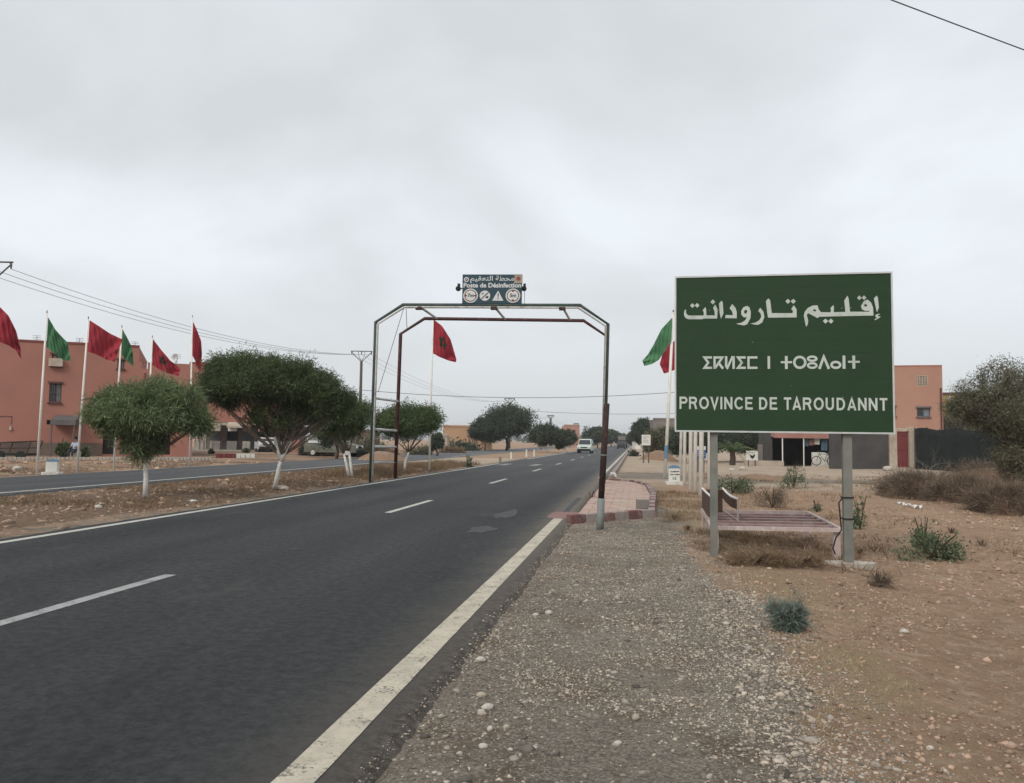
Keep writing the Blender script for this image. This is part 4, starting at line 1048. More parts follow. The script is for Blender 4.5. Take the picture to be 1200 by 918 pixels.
b = MB(); poly_mesh(b, [(447,398),(458,440),(480,468),(572,470),(580,455),(575,425),(605,395),(610,420),(606,468),(722,466),(712,350),(745,298),(756,330),(768,464),(955,464),(958,455),(915,455),(885,440),(875,405),(905,355),(940,338),(975,370),(993,420),(997,503),(590,512),(460,516),(447,530),(425,518),(365,485),(350,478),(338,500),(352,550),(348,592),(330,620),(318,560),(308,500),(318,465),(350,425),(400,400)],
          [[(398,450),(415,435),(434,450),(424,464)], [(905,397),(918,383),(938,397),(930,412),(912,410)]], z2); b.build('arabic_letter', 'letter', sign)
b = MB(); dia(b, 524, 560, 26, z2); b.build('letter_dot', 'letter', sign)
b = MB(); dia(b, 578, 560, 26, z2); b.build('letter_dot', 'letter', sign)
b = MB(); dia(b, 861, 322, 24, z2); b.build('letter_dot', 'letter', sign)
b = MB(); dia(b, 907, 320, 24, z2); b.build('letter_dot', 'letter', sign)
b = MB(); poly_mesh(b, [(1030,298),(1042,318),(1050,420),(1030,470),(1020,420),(1003,330)], [], z2); b.build('arabic_letter', 'letter', sign)
b = MB(); poly_mesh(b, [(1045,485),(1062,492),(1040,500),(1038,510),(1068,515),(1040,535),(1010,552),(1005,545),(1030,525),(1015,515),(1015,498)], [], z2); b.build('arabic_letter', 'letter', sign)
t1 = lambda x, y: smap(820+x/12, 410+y/12); t1b = lambda x, y: smap(820+x/12, 410+y/12, .0042)
t2 = lambda x, y: smap(910+x/10.909, 410+y/10.909); t2b = lambda x, y: smap(910+x/10.909, 410+y/10.909, .0042)
for ox in (0, 487):
    b = MB(); ribbon(b, [(195+ox, 103), (85+ox, 103), (140+ox, 177), (85+ox, 250), (197+ox, 250)], 32, t1); b.build('tifinagh_letter', 'letter', sign)
b = MB(); ribbon(b, [(232, 265), (232, 103), (345, 103), (240, 255)], 32, t1); ribbon(b, [(282, 170), (355, 262)], 34, t1b); b.build('tifinagh_letter', 'letter', sign)
b = MB(); ribbon(b, [(400, 85), (400, 235)], 34, t1); ribbon(b, [(400, 235), (418, 252), (488, 100), (505, 110)], 30, t1b) ; ribbon(b, [(508, 85), (508, 265)], 34, t1); b.build('tifinagh_letter', 'letter', sign)
b = MB(); ribbon(b, [(850, 103), (722, 103), (722, 250), (850, 250)], 32, t1); b.build('tifinagh_letter', 'letter', sign)
b = MB(); ribbon(b, [(1012, 85), (1012, 265)], 36, t1); b.build('tifinagh_letter', 'letter', sign)
for cx, cy in ((163, 155), (1015, 150)):
    b = MB(); ribbon(b, [(cx, cy-80), (cx, cy+88)], 36, t2); ribbon(b, [(cx-72, cy), (cx+74, cy)], 26, t2b); b.build('tifinagh_letter', 'letter', sign)
circ = lambda cx, cy, rx, ry: [(cx+rx*math.cos(2*PI*i/28), cy+ry*math.sin(2*PI*i/28)) for i in range(28)]
b = MB(); ribbon(b, circ(335, 157, 70, 70), 32, t2, True); b.build('tifinagh_letter', 'letter', sign)
b = MB(); ribbon(b, circ(493, 110, 54, 27), 28, t2, True); ribbon(b, circ(493, 198, 54, 30), 28, t2b, True); b.build('tifinagh_letter', 'letter', sign)
b = MB(); ribbon(b, [(583, 242), (640, 85), (703, 242)], 34, t2); b.build('tifinagh_letter', 'letter', sign)
b = MB(); ribbon(b, circ(790, 190, 55, 38), 30, t2, True); b.build('tifinagh_letter', 'letter', sign)
b = MB(); ribbon(b, [(893, 70), (893, 240)], 36, t2); b.build('tifinagh_letter', 'letter', sign)

def text_mesh(body, bold=0.0, font=None):
    c = bpy.data.curves.new('t', 'FONT'); c.body = body; c.size = 1; c.offset = bold; c.resolution_u = 3
    o = bpy.data.objects.new('t', c); col.objects.link(o); bpy.context.view_layer.update()
    me = bpy.data.meshes.new_from_object(o.evaluated_get(bpy.context.evaluated_depsgraph_get()))
    vs = [v.co.copy() for v in me.vertices]; fs = [tuple(p.vertices) for p in me.polygons]
    bpy.data.objects.remove(o); bpy.data.curves.remove(c); bpy.data.meshes.remove(me)
    x0 = min(v.x for v in vs); x1 = max(v.x for v in vs); y0 = min(v.y for v in vs); y1 = max(v.y for v in vs)
    return [((v.x-x0)/(x1-x0), (v.y-y0)/(y1-y0)) for v in vs], fs
def arc(cx, cy, rx, ry, a0, a1, n=12):
    return [(cx+rx*math.cos(math.radians(a0+(a1-a0)*i/n)), cy+ry*math.sin(math.radians(a0+(a1-a0)*i/n))) for i in range(n+1)]
_t = .178; _h = _t/2
def latin(ch):
    """strokes (closed?, points) of a bold grotesque capital, cap height 1, and its advance"""
    if ch == 'I': return [(0, [(_h+.02, 0), (_h+.02, 1)])], .37
    if ch == 'P' or ch == 'R':
        st_ = [(0, [(_h, 0), (_h, 1)]), (0, [(_t*.9, 1-_h)]+[(.42, 1-_h)]+arc(.44, .715, .20, .197, 85, -85)+[(.42, .52), (_t*.9, .52)])]
        if ch == 'R': st_.append((0, [(.40, .50), (.52, .40), (.665, 0)]))
        return st_, (.86 if ch == 'P' else .93)
    if ch == 'O': return [(1, arc(.43, .5, .345, .42, 0, 360, 30)[:-1])], 1.02
    if ch == 'C': return [(0, arc(.43, .5, .345, .42, 38, 322, 26))], .96
    if ch == 'V': return [(0, [(.06, 1), (.355, .06), (.65, 1)])], .85
    if ch == 'A': return [(0, [(.06, 0), (.36, .94), (.66, 0)]), (0, [(.19, .26), (.53, .26)])], .88
    if ch == 'N': return [(0, [(_h, 0), (_h, 1)]), (0, [(.64, 0), (.64, 1)]), (0, [(_h+.01, .93), (.63, .07)])], .90
    if ch == 'E': return [(0, [(_h, 0), (_h, 1)]), (0, [(_t*.9, 1-_h*.9), (.64, 1-_h*.9)]), (0, [(_t*.9, .52), (.60, .52)]), (0, [(_t*.9, _h*.9), (.66, _h*.9)])], .84
    if ch == 'D': return [(0, [(_h, 0), (_h, 1)]), (0, [(_t*.9, 1-_h), (.32, 1-_h)]+arc(.33, .5, .31, .41, 88, -88, 14)+[(.32, _h), (_t*.9, _h)])], .93
    if ch == 'T': return [(0, [(.34, 0), (.34, 1-_t*.9)]), (0, [(.02, 1-_h), (.66, 1-_h)])], .78
    if ch == 'U': return [(0, [(_h, 1), (_h, .36)]+arc(.355, .34, .355-_h, .25, 180, 360, 12)+[(.62, .36), (.62, 1)])], .93
WORDS = 'PROVINCE DE TAROUDANNT'
adv = sum(.38 if c_ == ' ' else latin(c_)[1] for c_ in WORDS)-.12
u0, v0 = px2uv(796.5, 479.3); u1, v1 = px2uv(1040.3, 481.5); _, vt0 = px2uv(796.5, 464.9); _, vt1 = px2uv(1040, 466.6)
xc = 0.0
for c_ in WORDS:
    if c_ == ' ': xc += .38; continue
    st_, a_ = latin(c_); b = MB()
    for q_, (cl, ln_) in enumerate(st_):
        def mp(x, y, q_=q_):
            x_ = (xc+x)/adv; return SP(u0+(u1-u0)*x_, (v0+(v1-v0)*x_)*(1-y)+(vt0+(vt1-vt0)*x_)*y, .0035+.0006*q_)
        ribbon(b, ln_, _t*.98, mp, bool(cl))
    b.build('latin_letter', 'letter', sign); xc += a_

# ------------------------------------------------------------------ disinfection gateway
GL, GR = G(434, 566), G(708, 566)
dg = dep(GL); dg2 = dg*1.105
gate = thing('gateway', (GL+GR)/2, 'steel pipe gateway spanning the main road with a dark blue sign panel on top', 'gateway')
def gp(px, py, d): return D(px, py, d)
F1 = [GL-Vector((0, 0, .1)), gp(440.5, 377.5, dg), gp(472, 357.5, dg), gp(680, 358, dg), gp(712.5, 380, dg), gp(707.5, 566.5, dg)-Vector((0, 0, .1))]
F1[-1].z = -.12
b = MB(); b.tube(F1, .062, 10); b.build('outer_pipe', 'pipe_green', gate, smooth=True)
c0 = Vector(((GL.x+GR.x)/2, GL.y, 2.5))
F1b = []
for p in F1:
    q = p.copy(); dirv = Vector((c0.x-p.x, 0, 0)).normalized()*.075; q += dirv
    if p.z > 4: q.z -= .085
    q.y -= .03; F1b.append(q)
b = MB(); b.tube(F1b, .040, 8); b.build('inner_pipe', 'pipe_white', gate, smooth=True)
F2 = [gp(463, 558.5, dg2), gp(469.5, 391.5, dg2), gp(497.5, 373.5, dg2), gp(684, 376, dg2), gp(710.5, 394, dg2), gp(708, 560, dg2)]
F2[0].z = -.1; F2[-1].z = -.1
b = MB(); b.tube(F2, .068, 10); b.build('rear_pipe', 'pipe_maroon', gate, smooth=True)
for (x0, y0, x1, y1) in ((491, 359, 512, 373.5), (579, 359, 592, 374.5), (659, 359.5, 668, 375.5)):
    b = MB(); b.tube([gp(x0, y0, dg), gp(x1, y1, dg2)], .045, 8); b.build('cross_brace', 'pipe_white', gate, smooth=True)
    b = MB(); q = gp(x0, y0+2.5, dg); b.box(q, (.22, .18, .10)); b.build('bracket', 'rust_dark', gate)
def lerp1(a, b_, t): return a+(b_-a)*t
for (y0, y1) in ((466.5, 470.5), (503, 505), (523.5, 524), (541.5, 542)):
    xl = 434+(440.5-434)*(566-y0)/188.; xr = 463+(469.5-463)*(558.5-y1)/167.
    b = MB(); b.tube([gp(xl, y0, dg), gp(xr, y1, dg2)], .045 if y0 < 530 else .02, 8); b.build('rung', 'pipe_white', gate, smooth=True)
for (x0, y0, x1, y1) in ((473, 362, 443, 460), (476, 362, 477, 388)):
    b = MB(); b.tube([gp(x0, y0, dg), gp(x1, y1, dg+.5)], .010, 4); b.build('guy_wire', 'wire', gate)
# board on the gateway
GA = gp(541.5, 356, dg-.06); GB = gp(611.5, 356, dg-.06); gx = (GB-GA); gW = gx.length; gx.normalize(); gn = gx.cross(Vector((0, 0, 1)))
if gn.dot(CAM-GA) < 0: gn = -gn
gH = 34.5*dg/FPX
def GP(u, v, off=0.): return GA+gx*(u*gW)+Vector((0, 0, v*gH))+gn*off
gs = b = MB(); b.hexa([GP(0, 0, -.08), GP(1, 0, -.08), GP(1, 0, 0), GP(0, 0, 0)], [GP(0, 1, -.08), GP(1, 1, -.08), GP(1, 1, 0), GP(0, 1, 0)])
board = b.build('board', 'gate_blue', gate)
def gtext(body, u0, v0, u1, v1, m='print_white', bold=.02, off=.006, nm='lettering'):
    vs, fs = text_mesh(body, bold); b = MB(); b.add([GP(u0+(u1-u0)*x, v0+(v1-v0)*y, off) for x, y in vs], fs)
    return b.build(nm, m, board)
zx = lambda x: (x-203)/(835-203); zy = lambda y: 1-(y-192)/(512-192)
AR = '\ufee3\ufea4\ufec4\ufe94 \ufe8d\ufedf\ufe98\ufecc\ufed8\ufbff\ufee2'[::-1]
gtext(AR, zx(285), zy(290), zx(752), zy(205), bold=.012)
gtext('Poste de D\u00e9sinfection', zx(215), zy(337), zx(826), zy(284), bold=.03)
def disc(cx, cy, r, m, off, nm='disc', inner=0):
    b = MB(); b.add([GP(zx(cx+r*math.cos(2*PI*i/32)), zy(cy+r*math.sin(2*PI*i/32)), off) for i in range(32)], [tuple(range(32))[::-1]])
    return b.build(nm, m, board)
for cx, tx in ((291, '7m'), (740, '5m')):
    disc(cx, 425, 78, 'print_white', .006, 'round_sign'); disc(cx, 425, 66, 'print_red', .009, 'ring'); disc(cx, 425, 56, 'print_white', .012, 'ring')
    gtext(tx, zx(cx-32), zy(443), zx(cx+34), zy(402), 'print_dark', .03, .015)
    for s_ in (-1, 1):
        b = MB()
        if tx == '7m': tri = [(cx+s_*55, 410), (cx+s_*55, 440), (cx+s_*34, 425)]
        else: tri = [(cx-15, 425+s_*55), (cx+15, 425+s_*55), (cx, 425+s_*36)]
        poly_mesh(b, tri, [], lambda x, y: GP(zx(x), zy(y), .015)); b.build('arrow', 'print_dark', board)
disc(443, 425, 56, 'print_white', .006, 'round_sign')
b = MB(); ribbon(b, [(405, 462), (482, 388)], 9, lambda x, y: GP(zx(x), zy(y), .012)); b.build('slash', 'print_dark', board)
b = MB(); poly_mesh(b, [(448, 440), (470, 428), (484, 436), (474, 452), (455, 455)], [], lambda x, y: GP(zx(x), zy(y), .015)); b.build('pictogram', 'print_dark', board)
b = MB(); poly_mesh(b, [(405, 400), (430, 392), (432, 404), (410, 412)], [], lambda x, y: GP(zx(x), zy(y), .015)); b.build('pictogram', 'print_grey', board)
b = MB(); poly_mesh(b, [(520, 480), (582, 370), (640, 480)], [], lambda x, y: GP(zx(x), zy(y), .006)); b.build('warning_triangle', 'print_white', board)
gtext('!', zx(577), zy(466), zx(589), zy(400), 'print_dark', .02, .009, 'mark')
disc(245, 248, 27, 'print_white', .006, 'emblem'); disc(245, 248, 16, 'print_dark', .009, 'emblem_centre'); disc(245, 246, 7, 'print_white', .012, 'emblem_centre')
b = MB(); poly_mesh(b, [(752, 198), (840, 198), (840, 288), (752, 288)], [], lambda x, y: GP(zx(x), zy(y), .008)); b.build('emblem_plate', 'cream', board)
b = MB(); poly_mesh(b, [(778, 222), (797, 214), (816, 222), (820, 252), (797, 264), (774, 252)], [], lambda x, y: GP(zx(x), zy(y), .011)); b.build('emblem_crest', 'print_red', board)
for (x, s_) in ((165, -1), (862, 1)):
    c = GP(zx(x), zy(345), -.04); b = MB(); b.tube([c-gx*.02, c+gn*.16], [.10, .06], 8); b.tube([c, GP(0 if s_ < 0 else 1, zy(345), -.04)], .02, 5); b.box(c+Vector((0, 0, .10)), (.08, .1, .14)); b.build('siren_lamp', 'black', gate)
b = MB(); b.tube([GP(zx(862), zy(350), -.03), GP(zx(864), -.08, -.03)], .008, 4); b.build('guy_wire', 'wire', gate)

# leaning brown post in front of the island
pb = G(703, 621); dp = dep(pb)
t = thing('leaning_post', pb, 'leaning round post, rusty brown above and pale grey at its foot, beside the kerb', 'post')
m1_, top_ = D(704.5, 584, dp), D(711, 473, dp)
b = MB(); b.tube([pb-Vector((0, 0, .1)), m1_], [.066, .064], 12); b.build('painted_foot', 'pole_paint', t, smooth=True)
b = MB(); b.tube([m1_, m1_.lerp(top_, .5), top_], [.054, .054, .052], 12); b.build('shaft', 'rust_dark', t, smooth=True)
b = MB(); q = m1_.lerp(top_, .45); q2 = m1_.lerp(top_, .465); b.tube([q, q2], .058, 12); b.build('collar', 'pole_paint', t)

# ------------------------------------------------------------------ paved island with kerb stones
isl = thing('paved_island', G(720, 590), 'low traffic island paved in worn red bands and edged with red and white kerb stones', 'traffic island')
tag(isl, kind='thing')
KZ = .10
Kp = [Vector((-1.16, 15.35, 0)), G(769, 604.5, 0), G(769.8, 577.5, .12), G(762, 567, .12), G(744.5, 562.7, .12), G(716.6, 561, .12)]
Kp = [Vector((p.x, p.y, 0)) for p in Kp]
def resample(pl, step):
    L = [0]
    for a, c in zip(pl[:-1], pl[1:]): L.append(L[-1]+(c-a).length)
    n = max(2, int(round(L[-1]/step))); res = []
    for i in range(n+1):
        s_ = L[-1]*i/n; j = max(k for k in range(len(L)-1) if L[k] <= s_+1e-6); t_ = (s_-L[j])/(L[j+1]-L[j]+1e-9); res.append(pl[j].lerp(pl[j+1], min(t_, 1)))
    return res
segs = resample(Kp[:2], .42) ; segs2 = resample(Kp[1:], .55)
cen = Vector((-.5, 22, 0))
def kerb(pts_, red0):
    for i in range(len(pts_)-1):
        a, c = pts_[i], pts_[i+1]; d = (c-a).normalized(); a = a+d*.008; c = c-d*.008
        n_ = Vector((-d.y, d.x, 0));
        if n_.dot(cen-a) < 0: n_ = -n_
        w_ = .16; h_ = KZ+.02+rnd.uniform(-.012, .012); z0 = -.12
        j = n_*rnd.uniform(-.012, .012)
        b = MB(); b.hexa([a+j+Vector((0, 0, z0)), c+j+Vector((0, 0, z0)), c+j+n_*w_+Vector((0, 0, z0)), a+j+n_*w_+Vector((0, 0, z0))],
                         [a+j+n_*.02+Vector((0, 0, h_)), c+j+n_*.02+Vector((0, 0, h_)), c+j+n_*w_+Vector((0, 0, h_)), a+j+n_*w_+Vector((0, 0, h_))])
        b.build('kerb_stone', 'kerb_red' if (i+red0) % 2 == 0 else 'kerb_white', isl, bevel=.012)
kerb(segs, 0); kerb(segs2, 1)
# paving bands across the island (joints recessed)
y = 15.7; i = 0
def island_right(y):
    for a, c in zip(Kp[:-1], Kp[1:]):
        pass
    best = -1.1
    poly = Kp
    for a, c in zip(poly[:-1], poly[1:]):
        if (a.y-y)*(c.y-y) <= 0 and abs(a.y-c.y) > 1e-6:
            x = a.x+(c.x-a.x)*(y-a.y)/(c.y-a.y); best = max(best, x)
    return best
b = MB()
yl = np.arange(15.45, 33.4, .5)
rowv = [((-1.13), max(-1.12, island_right(y)-.1), y) for y in yl]
for (a0, a1, ya), (c0_, c1, yb) in zip(rowv[:-1], rowv[1:]):
    b.add([(a0, ya, .035), (a1, ya, .035), (c1, yb, .035), (c0_, yb, .035)], [(0, 1, 2, 3)])
b.build('mortar_bed', 'concrete', isl)
for row_, y in enumerate(np.arange(15.6, 33.0, .62)):
    x1a, x1b = island_right(y)-.17, island_right(y+.56)-.17
    if min(x1a, x1b) < -1.0: continue
    if y < 16.9:   # front rows are cut by the slanting kerb
        x1a = min(x1a, -1.16+(y-15.55)/.9-.25); x1b = min(x1b, -1.16+(y+.56-15.55)/.9-.25)
        if x1a < -1.05: x1a = -1.05
    cx = -1.12; k = 0
    while cx < max(x1a, x1b)-.05:
        wn_ = .38 if (k or row_ % 2) else .19; k += 1; nxa = min(cx+wn_, x1a); nxb = min(cx+wn_, x1b)
        ca_, cb_ = min(cx, x1a-.02), min(cx, x1b-.02)
        zt = .062+rnd.uniform(-.006, .006)+(.0 if y < 24 else 0)
        b = MB(); b.hexa([(ca_, y, .02), (nxa-.012, y, .02), (nxb-.012, y+.56, .02), (cb_, y+.56, .02)], [(ca_, y, zt), (nxa-.012, y, zt), (nxb-.012, y+.56, zt), (cb_, y+.56, zt)])
        b.build('paving_slab', 'paver', isl)
        cx += wn_
p = G(756, 597, .06); b = MB(); b.box((p.x-.05, p.y+.1, .06+.10), (.26, .2, .20), .15); t = b.build('concrete_block', 'grey_block', bevel=.01)
tag(t, 'small grey concrete block standing on the paved island inside the kerb corner', 'block')
# roadside kerb running on from the island into the distance
rk = thing('road_kerb', (-1.0, 40, 0), 'long worn white kerb along the right edge of the far road', 'kerb')
yy = 33.6; k = 0
while yy < 130 and k < 90:
    L = .95
    b = MB(); b.box((-1.0, yy+L/2, .0), (.18, L-.03, .26)); b.build('kerb_stone', 'kerb_white', rk); yy += L if yy < 60 else L*1.0; k += 1
b = MB(); b.tube([(-.95, 35.6, 0), (-.95, 35.6, .18)], [.17, .12], 8); tag(b.build('bollard', 'white_paint'), 'white boulder-like bollard at the kerb end behind the leaning post', 'bollard')

# ------------------------------------------------------------------ slatted metal table and rusty rack
TZ = .36
c1 = D(986.5, 621, 11.45); c2 = D(946.5, 601, 12.95); c3 = D(838, 599.5, 13.25); c4 = D(838, 618.5, 11.8)
zt = .30
def gz(px, py, z): return G(px, py, z)
c1 = gz(986.5, 621.5, .30); c2 = gz(946.5, 601, .30); c3 = gz(826, 599.5, .30); c4 = gz(834, 618.5, .30)
tb = thing('slatted_table', Vector(((c1.x+c3.x)/2, (c1.y+c3.y)/2, -.15)), 'weathered mauve slatted metal table standing behind the sign posts', 'table')
for a, c in ((c4, c1), (c3, c2)):
    b = MB(); b.beam(a, c, .05, .055); b.build('side_rail', 'mauve_pale', tb)
for a, c in ((c1, c2), (c3, c4)):
    dd = (c-a).normalized()*.03; b = MB(); b.beam(a+dd, c-dd, .05, .05); b.build('end_rail', 'mauve_pale', tb)
for i in range(1, 6):
    t_ = i/6; a = c4.lerp(c3, t_); c = c1.lerp(c2, t_); dd = (c-a).normalized()*.03
    b = MB(); b.beam(a+dd-Vector((0, 0, .004)), c-dd-Vector((0, 0, .004)), .075, .03); b.build('slat', 'mauve' if i % 2 else 'mauve', tb)
for q in (c1, c2, c3, c4):
    ins = (Vector(((c1.x+c3.x)/2, (c1.y+c3.y)/2, 0))-Vector((q.x, q.y, 0))).normalized()*.10
    g0 = H(q.x, q.y)-.05; b = MB(); b.box((q.x+ins.x, q.y+ins.y, (g0+q.z-.03)/2), (.09, .09, q.z-.03-g0)); b.build('leg', 'mauve_pale', tb)
# rack
rp = G(836, 628); dr = dep(rp)+.3
rk2 = thing('rusty_rack', G(842, 630), 'rusty brown rack with curved pale top rails at the left end of the slatted table', 'rack')
def RD(px, py, d_): return D(px, py, d_)
dA, dB = 13.8, 12.3
fl_top = [RD(823, 572.5, 14.4), RD(829, 578.5, 13.4), RD(835.5, 584, 12.6)]
fr_top = [RD(847, 572.5, 14.4), RD(852, 578, 13.6), RD(857, 582, 13.0), RD(864.5, 585, 12.6)]
b = MB(); b.tube(fl_top, .018, 6); b.build('top_rail', 'pole_white', rk2); b = MB(); b.tube(fr_top, .018, 6); b.build('top_rail', 'pole_white', rk2)
low = lambda p, z: Vector((p.x, p.y, z))
for q in (fl_top[0], fl_top[-1], fr_top[0], fr_top[-1]):
    b = MB(); b.tube([q, low(q, -.15 if q in (fl_top[0], fl_top[-1]) else .30)], .014, 6); b.build('upright', 'mauve_pale', rk2)
b = MB(); b.strip([p-Vector((0, 0, .02)) for p in fl_top], [low(p, .27) for p in fl_top]); o = b.build('side_sheet', 'brown_sheet', rk2); o.modifiers.new('s', 'SOLIDIFY').thickness = .01
b = MB(); b.strip([fl_top[0]-Vector((0, 0, .02)), fr_top[0]-Vector((0, 0, .02))], [low(fl_top[0], .30), low(fr_top[0], .30)]); o = b.build('back_sheet', 'brown_sheet', rk2); o.modifiers.new('s', 'SOLIDIFY').thickness = .01
b = MB(); b.strip([fr_top[0]-Vector((0, 0, .02)), fr_top[1]-Vector((0, 0, .02)), fr_top[2]-Vector((0, 0, .02)), fr_top[3]-Vector((0, 0, .02))], [low(p, p.z-.16-.0*i) for i, p in enumerate(fr_top)]); o = b.build('side_sheet', 'brown_sheet', rk2); o.modifiers.new('s', 'SOLIDIFY').thickness = .01
b = MB(); b.beam(RD(823, 598, 14.2), RD(836, 619, 12.3), .05, .06); b.build('bottom_rail', 'mauve_pale', rk2)
b = MB(); b.tube([low(fr_top[0], .33), low(fr_top[-1], .33)], .012, 5); b.build('bottom_rail', 'mauve_pale', rk2)

# ------------------------------------------------------------------ flagpoles and flags
def flagpole(base, top, label, group, r=.045, strip=None):
    t = thing('flagpole', base, label, 'flagpole', group)
    b = MB(); b.tube([Vector(base)-Vector((0, 0, .1)), Vector(base).lerp(top, .5), top], [r, r*.9, r*.7], 10); b.build('shaft', 'pole_white', t, smooth=True)
    b = MB(); b.tube([Vector(top), Vector(top)+Vector((0, 0, .10))], [r*.5, r*.3], 8); b.build('finial', 'frame_grey', t)
    if strip:
        a = Vector(base).lerp(top, strip[0]); c = Vector(base).lerp(top, strip[1]); b = MB(); b.tube([a, c], r*1.06, 10, cap=False); b.build('sticker_band', 'blue_pale', t)
    return t
def polyl(pl, n):
    pl = [Vector(p) for p in pl]; L = [0]
    for a, c in zip(pl[:-1], pl[1:]): L.append(L[-1]+(c-a).length)
    res = []
    for i in range(n):
        s_ = L[-1]*i/(n-1); j = max(k for k in range(len(L)-1) if L[k] <= s_+1e-6); res.append(pl[j].lerp(pl[j+1], min(1, (s_-L[j])/(L[j+1]-L[j]+1e-9))))
    return res
def smoothl(p):
    for _ in range(2): p = [p[0]]+[(p[i-1]+p[i]*2+p[i+1])/4 for i in range(1, len(p)-1)]+[p[-1]]
    return p
def flag(top, bot, d_, m, label, wave=.22, ph=0.0, star=None, away=.5):
    """top/bot: edge outlines from hoist to fly as sighted; the cloth ripples in depth and trails away downwind"""
    n, mrow = 60, 26
    T = smoothl(polyl(top, n)); Bq = smoothl(polyl(bot, n))
    def S(u, v, off=0.0):
        x = u*(n-1); i = min(int(x), n-2); f_ = x-i
        a = T[i].lerp(T[i+1], f_); c = Bq[i].lerp(Bq[i+1], f_); q = a.lerp(c, v)
        q = Vector((q.x, q.y+.35*math.sin(v*PI)*math.sin(u*9+ph)))
        dd = away*u+wave*u**.6*math.sin(7.5*u+2.2*v+ph)+wave*.35*math.sin(13*u*(.6+v)+ph*2)*u**.5+wave*.16*math.sin(24*u+11*v*(1-u)+ph*3)*min(1, u*4)+.03*math.sin(37*u-9*v+ph)*min(1, u*5)
        return D(q.x, q.y, d_+dd+off)
    base = S(0, 0)
    b = MB(); b.v = [tuple(S(i/(n-1), j/(mrow-1))) for j in range(mrow) for i in range(n)]
    b.f = [(j*n+i, j*n+i+1, (j+1)*n+i+1, (j+1)*n+i) for j in range(mrow-1) for i in range(n-1)]
    t = thing('flag', base, label, 'flag', 'flags flying on the white poles')
    b.build('cloth', m, t, smooth=True)
    if star:
        u0, v0, ru, rv = star; bs = MB()
        P5 = [(u0+ru*math.sin(2*PI*k*2/5), v0-rv*math.cos(2*PI*k*2/5)) for k in range(5)]
        for k in range(5):
            a, c = P5[k], P5[(k+1) % 5]
            line = [(a[0]+(c[0]-a[0])*s/8, a[1]+(c[1]-a[1])*s/8) for s in range(9)]
            for side_ in (-1, 1):
                ribbon(bs, line, ru*.22, lambda x, y, o_=side_*(.012+.002*k): S(x, y, o_))
        bs.build('star', 'flag_star', t)
    return t
def z1p(L): return [(x/3.532, 340+y/3.532) for x, y in L]
def z3p(L): return [(400+x/3.06, 300+y/3.06) for x, y in L]
def z7p(L): return [(740+x/10.2, 360+y/10.2) for x, y in L]
def pole_px(xb, yb, xt, yt, label, grp='white flagpoles along the far verge', **k):
    b_ = G(xb, yb); return flagpole(b_, D(xt, yt, dep(b_)), label, grp, **k), dep(b_)
_, dd1 = pole_px(43, 557, 55, 367, 'leftmost fully visible white flagpole, beside the white kilometre stone, green flag')
_, dd2 = pole_px(90, 555, 103.5, 374, 'white flagpole right of the kilometre stone carrying a large plain red flag')
_, dd3 = pole_px(133, 552.5, 142.8, 384, 'white flagpole left of the small tree carrying the second green flag')
_, dd4 = pole_px(171, 551, 178.5, 396, 'white flagpole behind the small tree carrying the red flag with a star')
_, dd5 = pole_px(222, 549, 225.5, 372, 'white flagpole right of the small tree carrying a limp red flag')
b0 = on_ground(-22, 27.0); flagpole(b0, D(-9, 352, 27.0), 'white flagpole just outside the left edge whose red flag reaches in', 'white flagpoles along the far verge')
flag([(-8, 356), (0, 360), (10, 370), (19, 388), (24, 408)], [(-9, 398), (0, 401), (10, 405), (19, 411), (25, 422)], 27.0, 'flag_red', 'red flag cut by the left edge of the picture', .15, 1.0)
flag(z1p([(199, 112), (230, 165), (262, 200), (279, 216)]), z1p([(192, 236), (225, 262), (262, 290), (294, 294)]), dd1, 'flag_green', 'first green flag from the left, drooping from its pole', .20, .6)
flag(z1p([(371, 125), (410, 150), (455, 180), (508, 205)]), z1p([(362, 254), (400, 268), (440, 288), (475, 297)]), dd2, 'flag_red', 'large plain red flag blown out nearly flat', .16, 2.2)
flag(z1p([(506, 160), (528, 200), (545, 235), (550, 262)]), z1p([(502, 266), (520, 288), (538, 305), (553, 316)]), dd3, 'flag_green', 'second green flag from the left, narrow and half folded', .18, 4.0)
flag(z1p([(631, 200), (665, 245), (705, 292), (746, 325)]), z1p([(630, 310), (660, 330), (695, 345), (740, 356)]), dd4, 'flag_red', 'red flag with dark star above the small tree', .12, .3, star=(.42, .46, .17, .22))
flag(z1p([(796, 125), (815, 165), (833, 212), (836, 262)]), z1p([(796, 270), (806, 290), (820, 325), (832, 350)]), dd5, 'flag_red', 'limp red flag hanging close to its pole left of the umbrella tree', .22, 2.0)
_, dd6 = pole_px(503, 551, 507.5, 374, 'single white flagpole in the median seen through the gateway', None, r=.05)
flag(z3p([(331, 228), (362, 252), (392, 300), (413, 372)]), z3p([(329, 350), (350, 362), (385, 376), (411, 382)]), dd6, 'flag_red', 'red flag with dark star framed by the gateway', .16, 1.2, star=(.34, .47, .17, .22))
_, dd7 = pole_px(779, 561, 789, 366, 'tall white flagpole with a blue sticker left of the green province sign', 'white poles behind the province sign', r=.075, strip=(.12, .2))
flag([(788, 372), (775, 386), (766, 404), (759, 416), (752.5, 423)], [(786.5, 400), (779, 412), (772, 422), (764, 427), (755, 429)], dd7-.1, 'flag_green', 'green flag blown left beside the green province sign', .15, 2.5)
_, dd8 = pole_px(797, 556, 801, 396, 'farthest white pole behind the sign, its red flag peeping out at the left', 'white poles behind the province sign', r=.08)
flag([(800, 396), (790, 400), (781, 404), (776, 416), (773, 427)], [(799.5, 430), (793, 433), (787, 435), (782, 437), (778, 438)], dd8-1.2, 'flag_red', 'small red flag peeping out below the green flag beside the province sign', .1, .5)
